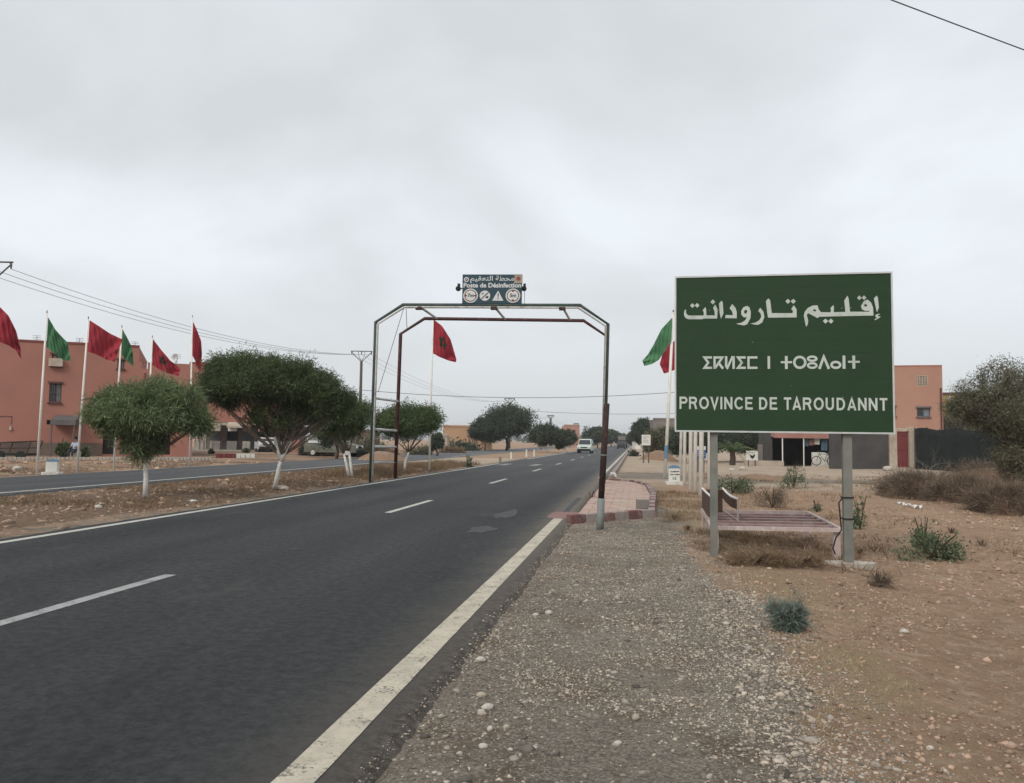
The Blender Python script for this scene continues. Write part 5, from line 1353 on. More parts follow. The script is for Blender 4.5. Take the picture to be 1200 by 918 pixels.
for (x, y, r_, l) in ((802.5, 569, .062, 'slim white pole right beside the small stone marker'), (809.5, 575, .066, 'white pole second from the stone marker'), (815, 578.5, .064, 'white pole in the middle of the row behind the sign'),
                  (822, 583, .072, 'thickest nearest white pole in front of the blue board'), (831.5, 573, .07, 'rightmost white pole of the row, nearest the left sign post')):
    b_ = G(x-.6, y); d_ = dep(b_); tp = D(x+2, 520, d_); tp = b_+(tp-b_)*(5.6/(tp.z-b_.z)) ; tp.x = b_.x+.05; tp.y = b_.y
    flagpole(b_, tp, l, 'white poles behind the province sign', r=r_)

# ------------------------------------------------------------------ stone markers
def marker(px, py, wpx, hpx, label, top_m, text, rz=.15):
    p = G(px, py); k = dep(p)/FPX; w_, h_ = wpx*k, hpx*k
    t = thing('kilometre_stone', p, label, 'kilometre stone', 'kilometre stones', rz)
    b = MB(); b.box((0, 0, .04), (w_*1.45, w_*1.1, .12)); b.build('base_slab', 'white_paint', t, local=True, bevel=.01)
    b = MB(); b.box((0, 0, .10+h_*.36), (w_, w_*.5, h_*.72)); b.build('body', 'white_paint', t, local=True, bevel=.02)
    b = MB(); n_ = 8; pr = []
    for yv in (-1, 1):
        for j in range(n_+1):
            a = PI*j/n_; pr.append((math.cos(a)*w_*.5, yv*w_*.26, .10+h_*.72+math.sin(a)*h_*.17))
    b.add(pr, [tuple(range(n_+1)), tuple(range(2*n_+1, n_, -1))]+[(j, j+n_+1, j+n_+2, j+1) for j in range(n_)]+[(n_, 2*n_+1, n_+1, 0)])
    b.build('painted_cap', top_m, t, local=True)
    if text:
        yf = -w_*.25-.004
        rr = random.Random(3)
        for (v_, th, kk) in ((.72, .085, 5), (.50, .075, 4)):
            b = MB(); x = -w_*.38
            while x < w_*.36:
                L = rr.uniform(.1, .2)*w_; hgt = h_*.72*th*rr.uniform(.5, 1.3); z_ = .10+h_*.72*v_+rr.uniform(-.01, .01)
                b.add([(x, yf, z_), (x+L, yf, z_), (x+L, yf, z_+hgt), (x, yf, z_+hgt*.6)], [(0, 1, 2, 3)]); x += L*.96
            b.build('inscription', 'print_dark', t, local=True)
        vs, fs = text_mesh('12', .03); b = MB(); b.add([(-w_*.16+w_*.32*x, yf, .10+h_*.72*(.16+.20*y)) for x, y in vs], fs); b.build('numeral', 'print_dark', t, local=True)
    return t
marker(61, 556.5, 13, 17, 'white kilometre stone with dark blue cap between the two left flagpoles', 'blue_pale', False, .3)
marker(790, 568, 13, 22, 'white kilometre stone with pale blue cap and black lettering left of the white poles', 'blue_pale', True, .12)

# ------------------------------------------------------------------ facades with real openings
def facade(b, P0, P1, z0, z1_, holes, rev=.2, inward=None, sol=True):
    """wall from P0 to P1 (xy), holes (s0,s1,za,zb) in metres; reveals go inward"""
    P0 = Vector((P0[0], P0[1], 0)); P1 = Vector((P1[0], P1[1], 0)); L = (P1-P0).length; d = (P1-P0)/L
    n_ = Vector((-d.y, d.x, 0)) if inward is None else Vector(inward)
    xs_ = sorted({0, L, *[h[0] for h in holes], *[h[1] for h in holes]}); zs = sorted({z0, z1_, *[h[2] for h in holes], *[h[3] for h in holes]})
    pt = lambda s_, z, o=0: P0+d*s_+n_*o+Vector((0, 0, z))
    for i in range(len(xs_)-1):
        for j in range(len(zs)-1):
            cx, cz = (xs_[i]+xs_[i+1])/2, (zs[j]+zs[j+1])/2
            if any(h[0] < cx < h[1] and h[2] < cz < h[3] for h in holes): continue
            b.add([pt(xs_[i], zs[j]), pt(xs_[i+1], zs[j]), pt(xs_[i+1], zs[j+1]), pt(xs_[i], zs[j+1])], [(0, 1, 2, 3)])
    for (a, c, e, f_) in holes:
        b.add([pt(a, e), pt(c, e), pt(c, f_), pt(a, f_), pt(a, e, rev), pt(c, e, rev), pt(c, f_, rev), pt(a, f_, rev)], [(0, 4, 5, 1), (1, 5, 6, 2), (2, 6, 7, 3), (3, 7, 4, 0)])
    return d, n_
class Wall:
    def __init__(s, A_, B_):
        s.A = Vector((A_.x, A_.y, 0)); s.B = Vector((B_.x, B_.y, 0)); s.d = (s.B-s.A).normalized(); s.n = Vector((-s.d.y, s.d.x, 0))
    def at(s, px, py):
        r_ = ray(px, py); o = CAM; k = (s.A-o).dot(s.n)/r_.dot(s.n); p = o+r_*k
        return (p-s.A).dot(s.d), p.z
    def rect(s, x0, y0, x1, y1):
        a = s.at(x0, y1); c = s.at(x1, y0); return (a[0], c[0], a[1], c[1])
    def P(s, u, z, off=0.): return s.A+s.d*u+s.n*off+Vector((0, 0, z))
def window(wl, h, parent, frame='frame_brown', pane='glass', rec=.16, mull=True, sill=True, panes=2, fw_=.07):
    a, c, e, f_ = h
    b = MB()
    for (p, q) in (((a, e), (c, e)), ((a, f_), (c, f_))):
        b.beam(wl.P(a, p[1]+(fw_/2 if p[1] == e else -fw_/2), rec-.04), wl.P(c, p[1]+(fw_/2 if p[1] == e else -fw_/2), rec-.04), .06, fw_)
    for u in [a+fw_/2, c-fw_/2]+([(a+c)/2] if mull else []):
        b.beam(wl.P(u, e+fw_, rec-.04), wl.P(u, f_-fw_, rec-.04), fw_, .06)
    w_ = b.build('window', frame, parent)
    for i in range(panes):
        u0_, u1_ = a+(c-a)*i/panes+.01, a+(c-a)*(i+1)/panes-.01
        b = MB(); b.hexa([wl.P(u0_, e+.01, rec), wl.P(u1_, e+.01, rec), wl.P(u1_, e+.01, rec+.02), wl.P(u0_, e+.01, rec+.02)], [wl.P(u0_, f_-.01, rec), wl.P(u1_, f_-.01, rec), wl.P(u1_, f_-.01, rec+.02), wl.P(u0_, f_-.01, rec+.02)])
        b.build('pane', pane if not isinstance(pane, (list, tuple)) else pane[i % len(pane)], w_)
    if sill:
        b = MB(); b.beam(wl.P(a-.08, e-.05, -.05), wl.P(c+.08, e-.05, -.05), .20, .08); b.build('sill', frame, w_)
        b = MB(); b.beam(wl.P(a-.08, f_+.08, -.04), wl.P(c+.08, f_+.08, -.04), .20, .12); b.build('lintel', frame, w_)
    return w_
def shell(b, wl, u0, u1, z0, z1_, depth_, holes, rev=.2):
    """closed box volume with a holed front"""
    facade(b, wl.P(u0, 0), wl.P(u1, 0), z0, z1_, [(h[0]-u0, h[1]-u0, h[2], h[3]) for h in holes], rev, wl.n)
    q = lambda u, z, o: wl.P(u, z, o)
    for f_ in ([q(u1, z0, 0), q(u1, z0, depth_), q(u1, z1_, depth_), q(u1, z1_, 0)], [q(u0, z0, depth_), q(u0, z0, 0), q(u0, z1_, 0), q(u0, z1_, depth_)],
               [q(u1, z0, depth_), q(u0, z0, depth_), q(u0, z1_, depth_), q(u1, z1_, depth_)], [q(u0, z1_, 0), q(u1, z1_, 0), q(u1, z1_, depth_), q(u0, z1_, depth_)]):
        b.add(f_, [(0, 1, 2, 3)])

# terracotta building on the left
wl = Wall(D(0, 530, 55), D(158, 530, 58))
wl2 = wl
bt = thing('terracotta_building', wl.P(8, 0), 'long two-storey terracotta building with grey plinth on the far left', 'building')
u_l, zt = wl.at(-70, 397); zt = wl.at(20, 400)[1]; u_s, _ = wl.at(163, 420); u_r, zt2 = wl.at(229, 430); zt2 = wl.at(190, 426.5)[1]
W1 = wl.rect(57, 450, 72.5, 471.5); W1u = wl.rect(60, 416, 73.5, 429); W2 = wl.rect(136, 453, 147, 472); W2u = wl.rect(137.5, 422.5, 146, 432)
vent = wl.rect(54.5, 492.5, 61, 497.5); door1 = wl.rect(119.5, 507, 136, 534.5); door1 = (door1[0], door1[1], .12, door1[3]); W0 = wl.rect(-45, 450, -30, 472)
holeA = wl.rect(166, 424.8, 173.3, 432.2); door2 = wl.rect(140, 508, 152, 534); door2 = (door2[0], door2[1], .12, door2[3]); door3 = wl.rect(178, 509, 200, 530); door3 = (door3[0], door3[1], .12, door3[3])
b = MB(); shell(b, wl, u_l, u_s, -.2, zt, 12, [W1, W1u, W2, W2u, vent, door1, door2, W0]); b.build('wall', 'terracotta', bt)
roofz = holeA[2]-.3
b = MB(); shell(b, wl, u_s, u_r, -.2, roofz, 12, [door3]); 
# parapet with an opening to the sky
facade(b, wl.P(u_s, 0), wl.P(u_r, 0), roofz, zt2, [(holeA[0]-u_s, holeA[1]-u_s, holeA[2], holeA[3])], .2, wl.n)
facade(b, wl.P(u_s, 0, .2), wl.P(u_r, 0, .2), roofz, zt2, [(holeA[0]-u_s, holeA[1]-u_s, holeA[2], holeA[3])], 0.0, wl.n)
b.add([wl.P(u_s, zt2), wl.P(u_r, zt2), wl.P(u_r, zt2, .2), wl.P(u_s, zt2, .2)], [(0, 1, 2, 3)])
b.build('wing_wall', 'terracotta', bt)
b = MB(); b.beam(wl.P(u_l, zt+.06, .1), wl.P(u_s, zt+.06, .1), .30, .14); b.build('coping', 'terracotta_dark', bt)
up0, _ = wl.at(-70, 530); up1, _ = wl.at(119, 530); zp = wl.at(60, 519)[1]
b = MB(); b.beam(wl.P(up0, zp/2-.1, -.03), wl.P(up1, zp/2-.1, -.03), .08, zp+.2); b.build('plinth', 'plinth', bt)
for h, pn in ((W1, ('glass', 'glass_pale')), (W2, ('glass', 'glass_pale')), (W0, ('glass', 'glass'))): window(wl, h, bt, pane=pn)
for h in (W1u, W2u): window(wl, h, bt, frame='frame_brown', pane=('cream', 'glass_pale'), sill=True)
for h in (vent, door1, door2, door3):
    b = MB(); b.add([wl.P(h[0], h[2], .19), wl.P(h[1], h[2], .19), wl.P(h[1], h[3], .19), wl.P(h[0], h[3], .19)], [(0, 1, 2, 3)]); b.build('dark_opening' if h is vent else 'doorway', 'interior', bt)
b = MB(); cx = (door1[0]+door2[1])/2
a0, a1 = wl.at(65, 490), wl.at(93, 499); b.hexa([wl.P(a0[0], a1[1], -2.2), wl.P(a1[0], a1[1], -2.2), wl.P(a1[0], a1[1], -.02), wl.P(a0[0], a1[1], -.02)], [wl.P(a0[0], a0[1]-.15, -2.2), wl.P(a1[0], a0[1]-.15, -2.2), wl.P(a1[0], a0[1]+.2, -.02), wl.P(a0[0], a0[1]+.2, -.02)]); b.build('canopy', 'frame_grey', bt)
for u in (a0[0]+.08, a1[0]-.08):
    b = MB(); b.tube([wl.P(u, -.1, -2.1), wl.P(u, a1[1], -2.1)], .05, 6); b.build('canopy_post', 'frame_grey', bt)
for (x, y, hh) in ((40, 401, 9), (91, 403, 8), (157, 408, 9), (207, 424, 10)):
    u, z = wl.at(x, y); b = MB(); b.tube([wl.P(u, z-.5, 1), wl.P(u, z+hh*.06, 1)], .02, 4)
    for q in range(3): b.tube([wl.P(u-.25, z+hh*.06-.12*q, 1), wl.P(u+.25, z+hh*.06-.12*q, 1)], .012, 4)
    b.build('antenna', 'wire', bt)
b = MB(); b.tube([wl.P(wl.at(170, 440)[0], zp, -.04), wl.P(wl.at(170, 440)[0], roofz, -.04)], .05, 6); b.build('drainpipe', 'terracotta_dark', bt)

# arcade building
wa = Wall(D(226, 528, 83), D(352, 528, 84))
ba = thing('arcade_building', wa.P(8, 0), 'two-storey dark terracotta building with a ground-floor arcade of pale columns', 'building')
ua, ub = wa.at(222, 500)[0], wa.at(352, 500)[0]; ztop = wa.at(240, 428.5)[1]; zar = wa.at(270, 495)[1]
b = MB()
q = wa.P
shell(b, wa, ua, ub, zar, ztop, 10, [wa.rect(240, 455, 250, 470), wa.rect(268, 455, 278, 470), wa.rect(300, 455, 310, 470)])
b.build('upper_storey', 'terracotta', ba)
b = MB(); b.beam(wa.P(ua-.2, ztop+.15, .1), wa.P(ub+.2, ztop+.15, .1), .5, .35); b.build('cornice', 'terracotta_dark', ba)
for r_ in (wa.rect(240, 455, 250, 470), wa.rect(268, 455, 278, 470), wa.rect(300, 455, 310, 470)): window(wa, r_, ba)
b = MB(); b.box(wa.P((ua+ub)/2, zar/2, 3.6), ((ub-ua), .3, zar), math.atan2(wa.d.y, wa.d.x)); b.build('rear_wall', 'grey_block', ba)
b = MB(); b.box(wa.P((ua+ub)/2, zar-.16, 1.65), ((ub-ua)-.1, 3.2, .3), math.atan2(wa.d.y, wa.d.x)); b.build('arcade_ceiling', 'cream', ba)
b = MB(); b.box(wa.P((ua+ub)/2, .0, 1.4), ((ub-ua), 4.2, .24), math.atan2(wa.d.y, wa.d.x)); b.build('arcade_floor', 'concrete', ba)
for (x, m_, w2) in ((232, 'cream', .5), (236.5, 'cream', .3), (249, 'cream', .25), (253.5, 'cream', .7), (272, 'white_paint', .85), (289, 'terracotta', .6), (305.5, 'terracotta', .55), (326, 'terracotta', 1.0)):
    u = wa.at(x, 520)[0]; b = MB(); b.box(wa.P(u, 1.0+zar/2, 0.02), (w2, .35, zar-2.02), math.atan2(wa.d.y, wa.d.x)); cc = b.build('column', m_, ba)
    b = MB(); b.box(wa.P(u, .56, 0.02), (w2+.12, .45, .9), math.atan2(wa.d.y, wa.d.x)); b.build('column_foot', 'grey_block' if x in (272, 253.5) else 'concrete', cc)
for (x0, x1, m_) in ((237.5, 247, 'shutter'), (256, 269.5, 'interior'), (275.5, 287, 'shutter'), (293, 323, 'interior'), (226, 231, 'cream')):  # interior bays: shade of the open rooms painted as dark sheets
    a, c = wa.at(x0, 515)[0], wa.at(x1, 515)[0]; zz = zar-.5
    b = MB(); b.box(wa.P((a+c)/2, .12+zz/2, 3.40), (c-a, .06, zz), math.atan2(wa.d.y, wa.d.x)); o = b.build('bay_panel', m_, ba)
b = MB(); b.hexa([wa.P(wa.at(268, 500)[0], zar-.55, -.9), wa.P(wa.at(290, 500)[0], zar-.55, -.9), wa.P(wa.at(290, 500)[0], zar-.40, 0), wa.P(wa.at(268, 500)[0], zar-.40, 0)], [wa.P(wa.at(268, 500)[0], zar-.35, -.9), wa.P(wa.at(290, 500)[0], zar-.35, -.9), wa.P(wa.at(290, 500)[0], zar-.05, 0), wa.P(wa.at(268, 500)[0], zar-.05, 0)]); b.build('porch_roof', 'cream', ba)
# low brick wall, kerbs on the left verge
def wallbox(px0, px1, d_, pyt, label, m_, name='low_wall', cat='wall', th=.25, zb_=-.2, ret=False):
    a, c = on_ground(px0, d_), on_ground(px1, d_); top = D((px0+px1)/2, pyt, d_).z
    t = None; b = MB(); b.box(((a.x+c.x)/2, (a.y+c.y)/2, (top+zb_)/2), ((c-a).length, th, top-zb_), math.atan2(c.y-a.y, c.x-a.x))
    return tag(b.build(name, m_), label, cat)
wallbox(337, 351, 80, 515, 'low pinkish brick wall right of the arcade', 'terracotta')
p0, p1 = G(-40, 538.5, .05), G(248, 538.2, .05)
vk = thing('pavement_kerb', p0, 'long low pale kerb of the forecourt in front of the terracotta building', 'kerb')
nseg = 60
for i in range(nseg):
    a, c = p0.lerp(p1, i/nseg), p0.lerp(p1, (i+1)/nseg); dd = (c-a).normalized()*.02
    b = MB(); b.beam(Vector((a.x, a.y, .06))+dd, Vector((c.x, c.y, .06))-dd, .25, .22); b.build('kerb_stone', 'concrete_pale', vk)
p0, p1 = G(253, 536, .05), G(298, 536, .05)
vk = thing('painted_kerb', p0, 'short kerb painted red on its left half and white on its right, before the arcade', 'kerb')
for i in range(8):
    a, c = p0.lerp(p1, i/8), p0.lerp(p1, (i+1)/8); dd = (c-a).normalized()*.02
    b = MB(); b.beam(Vector((a.x, a.y, .12))+dd, Vector((c.x, c.y, .12))-dd, .3, .36); b.build('kerb_stone', 'door_red' if i < 4 else 'white_paint', vk)

# salmon building, wall, netted fence on the right
ws = Wall(D(990, 500, 72), D(1105, 500, 70))
bs = thing('salmon_building', ws.P(5, 0), 'tall salmon-pink block rising behind the right end of the province sign', 'building')
ul, ur = ws.at(985, 500)[0], ws.at(1105.5, 500)[0]; zt = ws.at(1080, 430)[1]
Wa_ = ws.rect(1074.5, 478.5, 1090, 488.5); Wb = ws.rect(1074.5, 440, 1087, 452.5); Wc_ = ws.rect(1044, 477, 1049.6, 488)
b = MB(); shell(b, ws, ul, ur, -.3, zt, 12, [Wa_, Wb, Wc_]); b.build('wall', 'salmon', bs)
window(ws, Wa_, bs, frame='frame_grey', pane=('glass', 'glass_pale')); window(ws, Wc_, bs, frame='frame_grey', pane=('glass', 'glass'))
b = MB(); b.beam(ws.P(ul, zt+.07, .15), ws.P(ur, zt+.07, .15), .34, .14); b.build('coping', 'terracotta', bs)
# pierced screen
sc_ = MB(); a, c, e, f_ = Wb
for i in range(5):
    u = a+(c-a)*i/4; sc_.beam(ws.P(min(max(u, a+.04), c-.04), e, .03), ws.P(min(max(u, a+.04), c-.04), f_, .03), .07, .06)
for i in range(5):
    z = e+(f_-e)*i/4; z = min(max(z, e+.04), f_-.04); sc_.beam(ws.P(a, z, .035), ws.P(c, z, .035), .05, .07)
sc_.build('pierced_screen', 'cream', bs)
b = MB(); b.add([ws.P(a, e, .19), ws.P(c, e, .19), ws.P(c, f_, .19), ws.P(a, f_, .19)], [(0, 1, 2, 3)]); b.build('screen_backing', 'cream', bs)
b = MB(); b.tube([ws.P(ur-.15, -.3, -.07), ws.P(ur-.15, ws.at(1104, 455)[1], -.07)], .07, 6); b.build('drainpipe', 'frame_brown', bs)
# boundary wall
cw = thing('boundary_wall', on_ground(1000, 57), 'dark grey block wall below the right end of the province sign', 'wall')
dW = 57
a, c = on_ground(972, dW), on_ground(1040, dW); top = D(1010, 505, dW).z
b = MB(); b.box(((a.x+c.x)/2, (a.y+c.y)/2, (top-.3)/2), ((c-a).length, .25, top+.3), math.atan2(c.y-a.y, c.x-a.x)); b.build('wall_face', 'grey_dark', cw)
b = MB(); b.box(((a.x+c.x)/2, (a.y+c.y)/2, top+.04), ((c-a).length+.01, .33, .08), math.atan2(c.y-a.y, c.x-a.x)); b.build('coping', 'concrete', cw)
gt = thing('compound_gate', on_ground(1056, dW), 'red metal door between two whitewashed gate pillars', 'gate')
for (x0, x1, yt) in ((1040.5, 1049.5, 502), (1064, 1072.5, 500.5)):
    a, c = on_ground(x0, dW), on_ground(x1, dW); top = D((x0+x1)/2, yt, dW).z
    b = MB(); b.box(((a.x+c.x)/2, (a.y+c.y)/2, (top-.3)/2), ((c-a).length, .5, top+.3), math.atan2(c.y-a.y, c.x-a.x)); b.build('pillar', 'cream', gt, bevel=.02)
a, c = on_ground(1049.5, dW), on_ground(1064, dW); top = D(1057, 506, dW).z
for i in range(2):
    q0, q1 = a.lerp(c, i/2+.01), a.lerp(c, (i+1)/2-.01); b = MB(); b.box(((q0.x+q1.x)/2, (q0.y+q1.y)/2, (top)/2), ((q1-q0).length, .06, top), math.atan2(c.y-a.y, c.x-a.x)); lf = b.build('door_leaf', 'door_red', gt)
    b = MB()
    for z_ in (.3, top*.5, top-.2): b.box(((q0.x+q1.x)/2, (q0.y+q1.y)/2-.05, z_), ((q1-q0).length-.05, .04, .08), math.atan2(c.y-a.y, c.x-a.x))
    b.build('door_rib', 'door_red', lf)
b = MB(); b.box(((a.x+c.x)/2, (a.y+c.y)/2, D(1057, 503.5, dW).z), ((c-a).length, .3, .2), math.atan2(c.y-a.y, c.x-a.x)); b.build('lintel', 'cream', gt)
nf = thing('netted_fence', on_ground(1130, 54), 'fence hung with dark green shade netting beside the red door', 'fence')
a, c = on_ground(1073, 56), on_ground(1235, 50); nT = 60; tops = []; bots = []
for i in range(nT+1):
    t_ = i/nT; q = a.lerp(c, t_); px_ = 1073+(1235-1073)*t_
    zt = D(px_, 502.5+3*t_, dep(q)).z + .07*math.sin(t_*PI*8)
    o_ = .06*math.sin(t_*70)+.05*math.sin(t_*31)
    tops.append(Vector((q.x, q.y+o_, zt))); bots.append(Vector((q.x, q.y+o_*1.5, -.3)))
b = MB(); W_ = nT+1
for j in range(7):
    b.v += [tuple(t_.lerp(bo, j/6)+Vector((0, .03*math.sin(i*.7+j*1.3), 0))) for i, (t_, bo) in enumerate(zip(tops, bots))]
b.f = [(j*W_+i, j*W_+i+1, (j+1)*W_+i+1, (j+1)*W_+i) for j in range(6) for i in range(nT)]
o = b.build('netting', 'net', nf, smooth=True); o.modifiers.new('s', 'SOLIDIFY').thickness = .02
for i in range(0, nT+1, 6):
    b = MB(); b.tube([(tops[i].x, tops[i].y+.15, -.3), (tops[i].x, tops[i].y+.15, tops[i].z+.08)], .05, 6); b.build('fence_post', 'wood_pole', nf)
# mustard wall and grey heap behind the fence
wy = Wall(D(1100, 500, 95), D(1145, 500, 93)); by = thing('mustard_building', wy.P(2, 0), 'mustard yellow wall with small openings behind the bare tree', 'building')
u0_, u1_ = wy.at(1098, 500)[0], wy.at(1150, 500)[0]; zt = wy.at(1120, 462.5)[1]
hs = [wy.rect(1110, 464.5, 1115, 468), wy.rect(1133, 464.5, 1137, 468)]
b = MB(); facade(b, wy.P(u0_, 0), wy.P(u1_, 0), -.3, zt, [(h[0]-u0_, h[1]-u0_, h[2], h[3]) for h in hs], .25, wy.n)
facade(b, wy.P(u0_, 0, .25), wy.P(u1_, 0, .25), -.3, zt, [(h[0]-u0_, h[1]-u0_, h[2], h[3]) for h in hs], 0, wy.n); b.build('wall', 'mustard', by)
b = MB(); b.beam(wy.P(u0_, zt+.12, .12), wy.P(u1_, zt+.12, .12), .5, .26); b.build('eaves', 'frame_brown', by)

# stall with awning
wt = Wall(on_ground(905, 64), on_ground(992, 64)); stl = thing('market_stall', wt.P(3, 0), 'open stall with a faded pink awning and dark interior behind the sign posts', 'stall')
u0_, u1_ = wt.at(903, 520)[0], wt.at(994, 520)[0]; za = wt.at(950, 514)[1]; zb2 = wt.at(950, 506)[1]; rza = math.atan2(wt.d.y, wt.d.x)
b = MB(); b.hexa([wt.P(u0_, za, -1.0), wt.P(u1_, za, -1.0), wt.P(u1_, zb2, 3), wt.P(u0_, zb2, 3)], [wt.P(u0_, za+.38, -1.0), wt.P(u1_, za+.38, -1.0), wt.P(u1_, zb2+.5, 3), wt.P(u0_, zb2+.5, 3)]); b.build('awning', 'cloth_pink', stl)
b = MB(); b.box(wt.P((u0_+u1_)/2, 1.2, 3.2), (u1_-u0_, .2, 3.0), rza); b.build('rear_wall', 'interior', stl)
for s_ in (u0_+.05, u1_-.05):
    b = MB(); b.box(wt.P(s_, 1.1, 1.5), (.12, 3.2, 2.6), rza); b.build('side_wall', 'grey_dark', stl)
for x in (912.5, 937, 968): 
    u = wt.at(x, 520)[0]; b = MB(); b.tube([wt.P(u, -.2, -.9), wt.P(u, za+.02, -.9)], .045, 6); b.build('stall_post', 'pole_white', stl)
for (x0, x1, y0, y1, m_) in ((938, 944, 515, 523, 'cloth_blue'), (945, 950, 515, 522, 'cloth_pink'), (951, 957, 514, 521, 'white_paint'), (959, 966, 514, 528, 'cloth_blue'), (969, 973, 515, 528, 'brown_sheet')):
    h = wt.rect(x0, y0, x1, y1); b = MB(); T = [wt.P(h[0]+(h[1]-h[0])*i/6, h[3], -.6+.05*math.sin(i*2)) for i in range(7)]; Bt = [wt.P(h[0]+(h[1]-h[0])*i/6, h[2], -.6+.07*math.sin(i*2+1)) for i in range(7)]
    b.strip(T, Bt); o = b.build('hanging_cloth', m_); o.data.transform(Matrix.Translation(-T[3])); o.location = T[3]
    o.modifiers.new('s', 'SOLIDIFY').thickness = .02
    tag(o, {938: 'dark blue cloth hanging leftmost under the stall awning', 945: 'pink cloth hanging under the stall awning', 951: 'white cloth hanging under the stall awning', 959: 'long blue-grey cloth hanging right of the white one', 969: 'narrow brown cloth hanging rightmost under the awning'}[x0], 'cloth', 'cloths hanging in the stall')
wallbox(951.5, 991.5, 62.3, 530.5, 'low whitewashed wall in front of the stall with a bicycle against it', 'white_paint')
wallbox(873, 917, 63, 540, 'low cream kerb step left of the stall', 'cream', 'step', 'step', .6)
wallbox(888, 904, 66, 521, 'grey plank fence panel left of the stall', 'grey_block', 'fence_panel', 'fence', .08)
# bicycle
bp = on_ground(966, 61.6); bike = thing('bicycle', bp, 'dark bicycle leaning against the low whitewashed wall', 'bicycle')
k = 61.6/FPX; rw = .33
def ring(b, c, r, ru, n=20, ax=(1, 0, 0)):
    b.tube([Vector(c)+Vector((r*math.cos(2*PI*i/n), 0, r*math.sin(2*PI*i/n))) for i in range(n+1)], ru, 5)
cA, cB = bp+Vector((-.58, 0, rw)), bp+Vector((.52, 0, rw))
for c in (cA, cB):
    b = MB(); ring(b, c, rw, .03); wh = b.build('wheel', 'rubber', bike)
    b = MB()
    for i in range(6): a = PI*i/6; b.tube([c+Vector((math.cos(a)*rw, 0, math.sin(a)*rw)), c-Vector((math.cos(a)*rw, 0, math.sin(a)*rw))], .006, 3)
    b.build('spokes', 'frame_alu', wh)
b = MB(); hd, sd_, bb = bp+Vector((-.38, 0, .85)), bp+Vector((.18, 0, .82)), bp+Vector((0, 0, .32))
for a, c in ((hd, sd_), (hd, bb), (sd_, bb), (bb, cB), (sd_, cB), (hd, cA)): b.tube([a, c], .022, 5)
b.build('frame', 'frame_grey', bike); b = MB(); b.tube([hd+Vector((-.05, -.25, .2)), hd+Vector((0, 0, .15)), hd+Vector((-.05, .25, .2))], .018, 5); b.tube([hd, hd+Vector((0, 0, .15))], .018, 5); b.build('handlebar', 'frame_grey', bike)
b = MB(); b.box(sd_+Vector((0, 0, .12)), (.26, .14, .07)); b.tube([sd_, sd_+Vector((0, 0, .1))], .018, 5); b.build('saddle', 'black', bike); b = MB(); b.box(sd_+Vector((.3, 0, .05)), (.45, .3, .25)); b.build('pannier', 'black', bike, bevel=.05)
# second vague cycle left
# board with bird
def board_sign(px0, py0, px1, py1, d_, label, m_, post_m, name='billboard', cat='sign', legs=True, th=.08):
    a, c = D(px0, py1, d_), D(px1, py0, d_); base = on_ground((px0+px1)/2, d_); t = thing(name, base, label, cat)
    r2 = math.atan2(D(px1, py1, d_).y-a.y, D(px1, py1, d_).x-a.x); dv = Vector((math.cos(r2), math.sin(r2), 0)); w_ = (D(px1, py1, d_)-a).length; h_ = c.z-a.z
    cen_ = Vector((a.x, a.y, a.z))+dv*w_/2+Vector((0, 0, h_/2))
    b = MB(); b.box(cen_, (w_, th, h_), r2); pl = b.build('board', m_, t)
    if legs:
        for s_ in (-.3, .3):
            b = MB(); q = cen_+dv*w_*s_; b.tube([(q.x, q.y+.12, base.z-.2), (q.x, q.y+.12, c.z)], .05, 6); b.build('leg', post_m, t)
    nrm = Vector((dv.y, -dv.x, 0))
    return t, pl, (lambda u, v, o=.008: cen_+dv*w_*(u-.5)+Vector((0, 0, h_*(v-.5)))+nrm*(th/2+o))
t, pl, f = board_sign(874.5, 528.5, 888, 539.5, 61, 'small white board with a black bird silhouette left of the stall', 'white_paint', 'wood_pole', 'bird_board')
b = MB(); poly_mesh(b, [(.30, .45), (.38, .62), (.46, .50), (.60, .52), (.72, .70), (.74, .45), (.62, .22), (.54, .20), (.52, .08), (.48, .08), (.48, .20), (.38, .26)], [], lambda x, y: f(x, y)); b.build('bird_silhouette', 'black', pl)
b = MB(); poly_mesh(b, [(.2, .8), (.8, .8), (.8, .87), (.2, .87)], [], lambda x, y: f(x, y)); b.build('print_line', 'print_grey', pl)
t, pl, f = board_sign(752, 509.8, 762.3, 522, 60, 'white billboard with faint grey print on the right verge left of the flagpole', 'white_paint', 'wood_pole')
for v_, l_ in ((.78, .7), (.62, .4), (.45, .6), (.28, .65)):
    b = MB(); poly_mesh(b, [(.15, v_), (.15+l_, v_), (.15+l_, v_+.05), (.15, v_+.05)], [], lambda x, y: f(x, y)); b.build('print_line', 'print_grey', pl)
t, pl, f = board_sign(815.5, 523, 827, 537, 46, 'blue board with white head panel standing behind the white poles', 'blue_sign', 'wood_pole', 'blue_board')
b = MB(); poly_mesh(b, [(0.02, .68), (.98, .68), (.98, .99), (.02, .99)], [], lambda x, y: f(x, y)); b.build('head_panel', 'white_paint', pl)
for v_ in (.5, .35, .2):
    b = MB(); poly_mesh(b, [(.15, v_), (.85, v_), (.85, v_+.04), (.15, v_+.04)], [], lambda x, y: f(x, y)); b.build('print_line', 'print_white', pl)

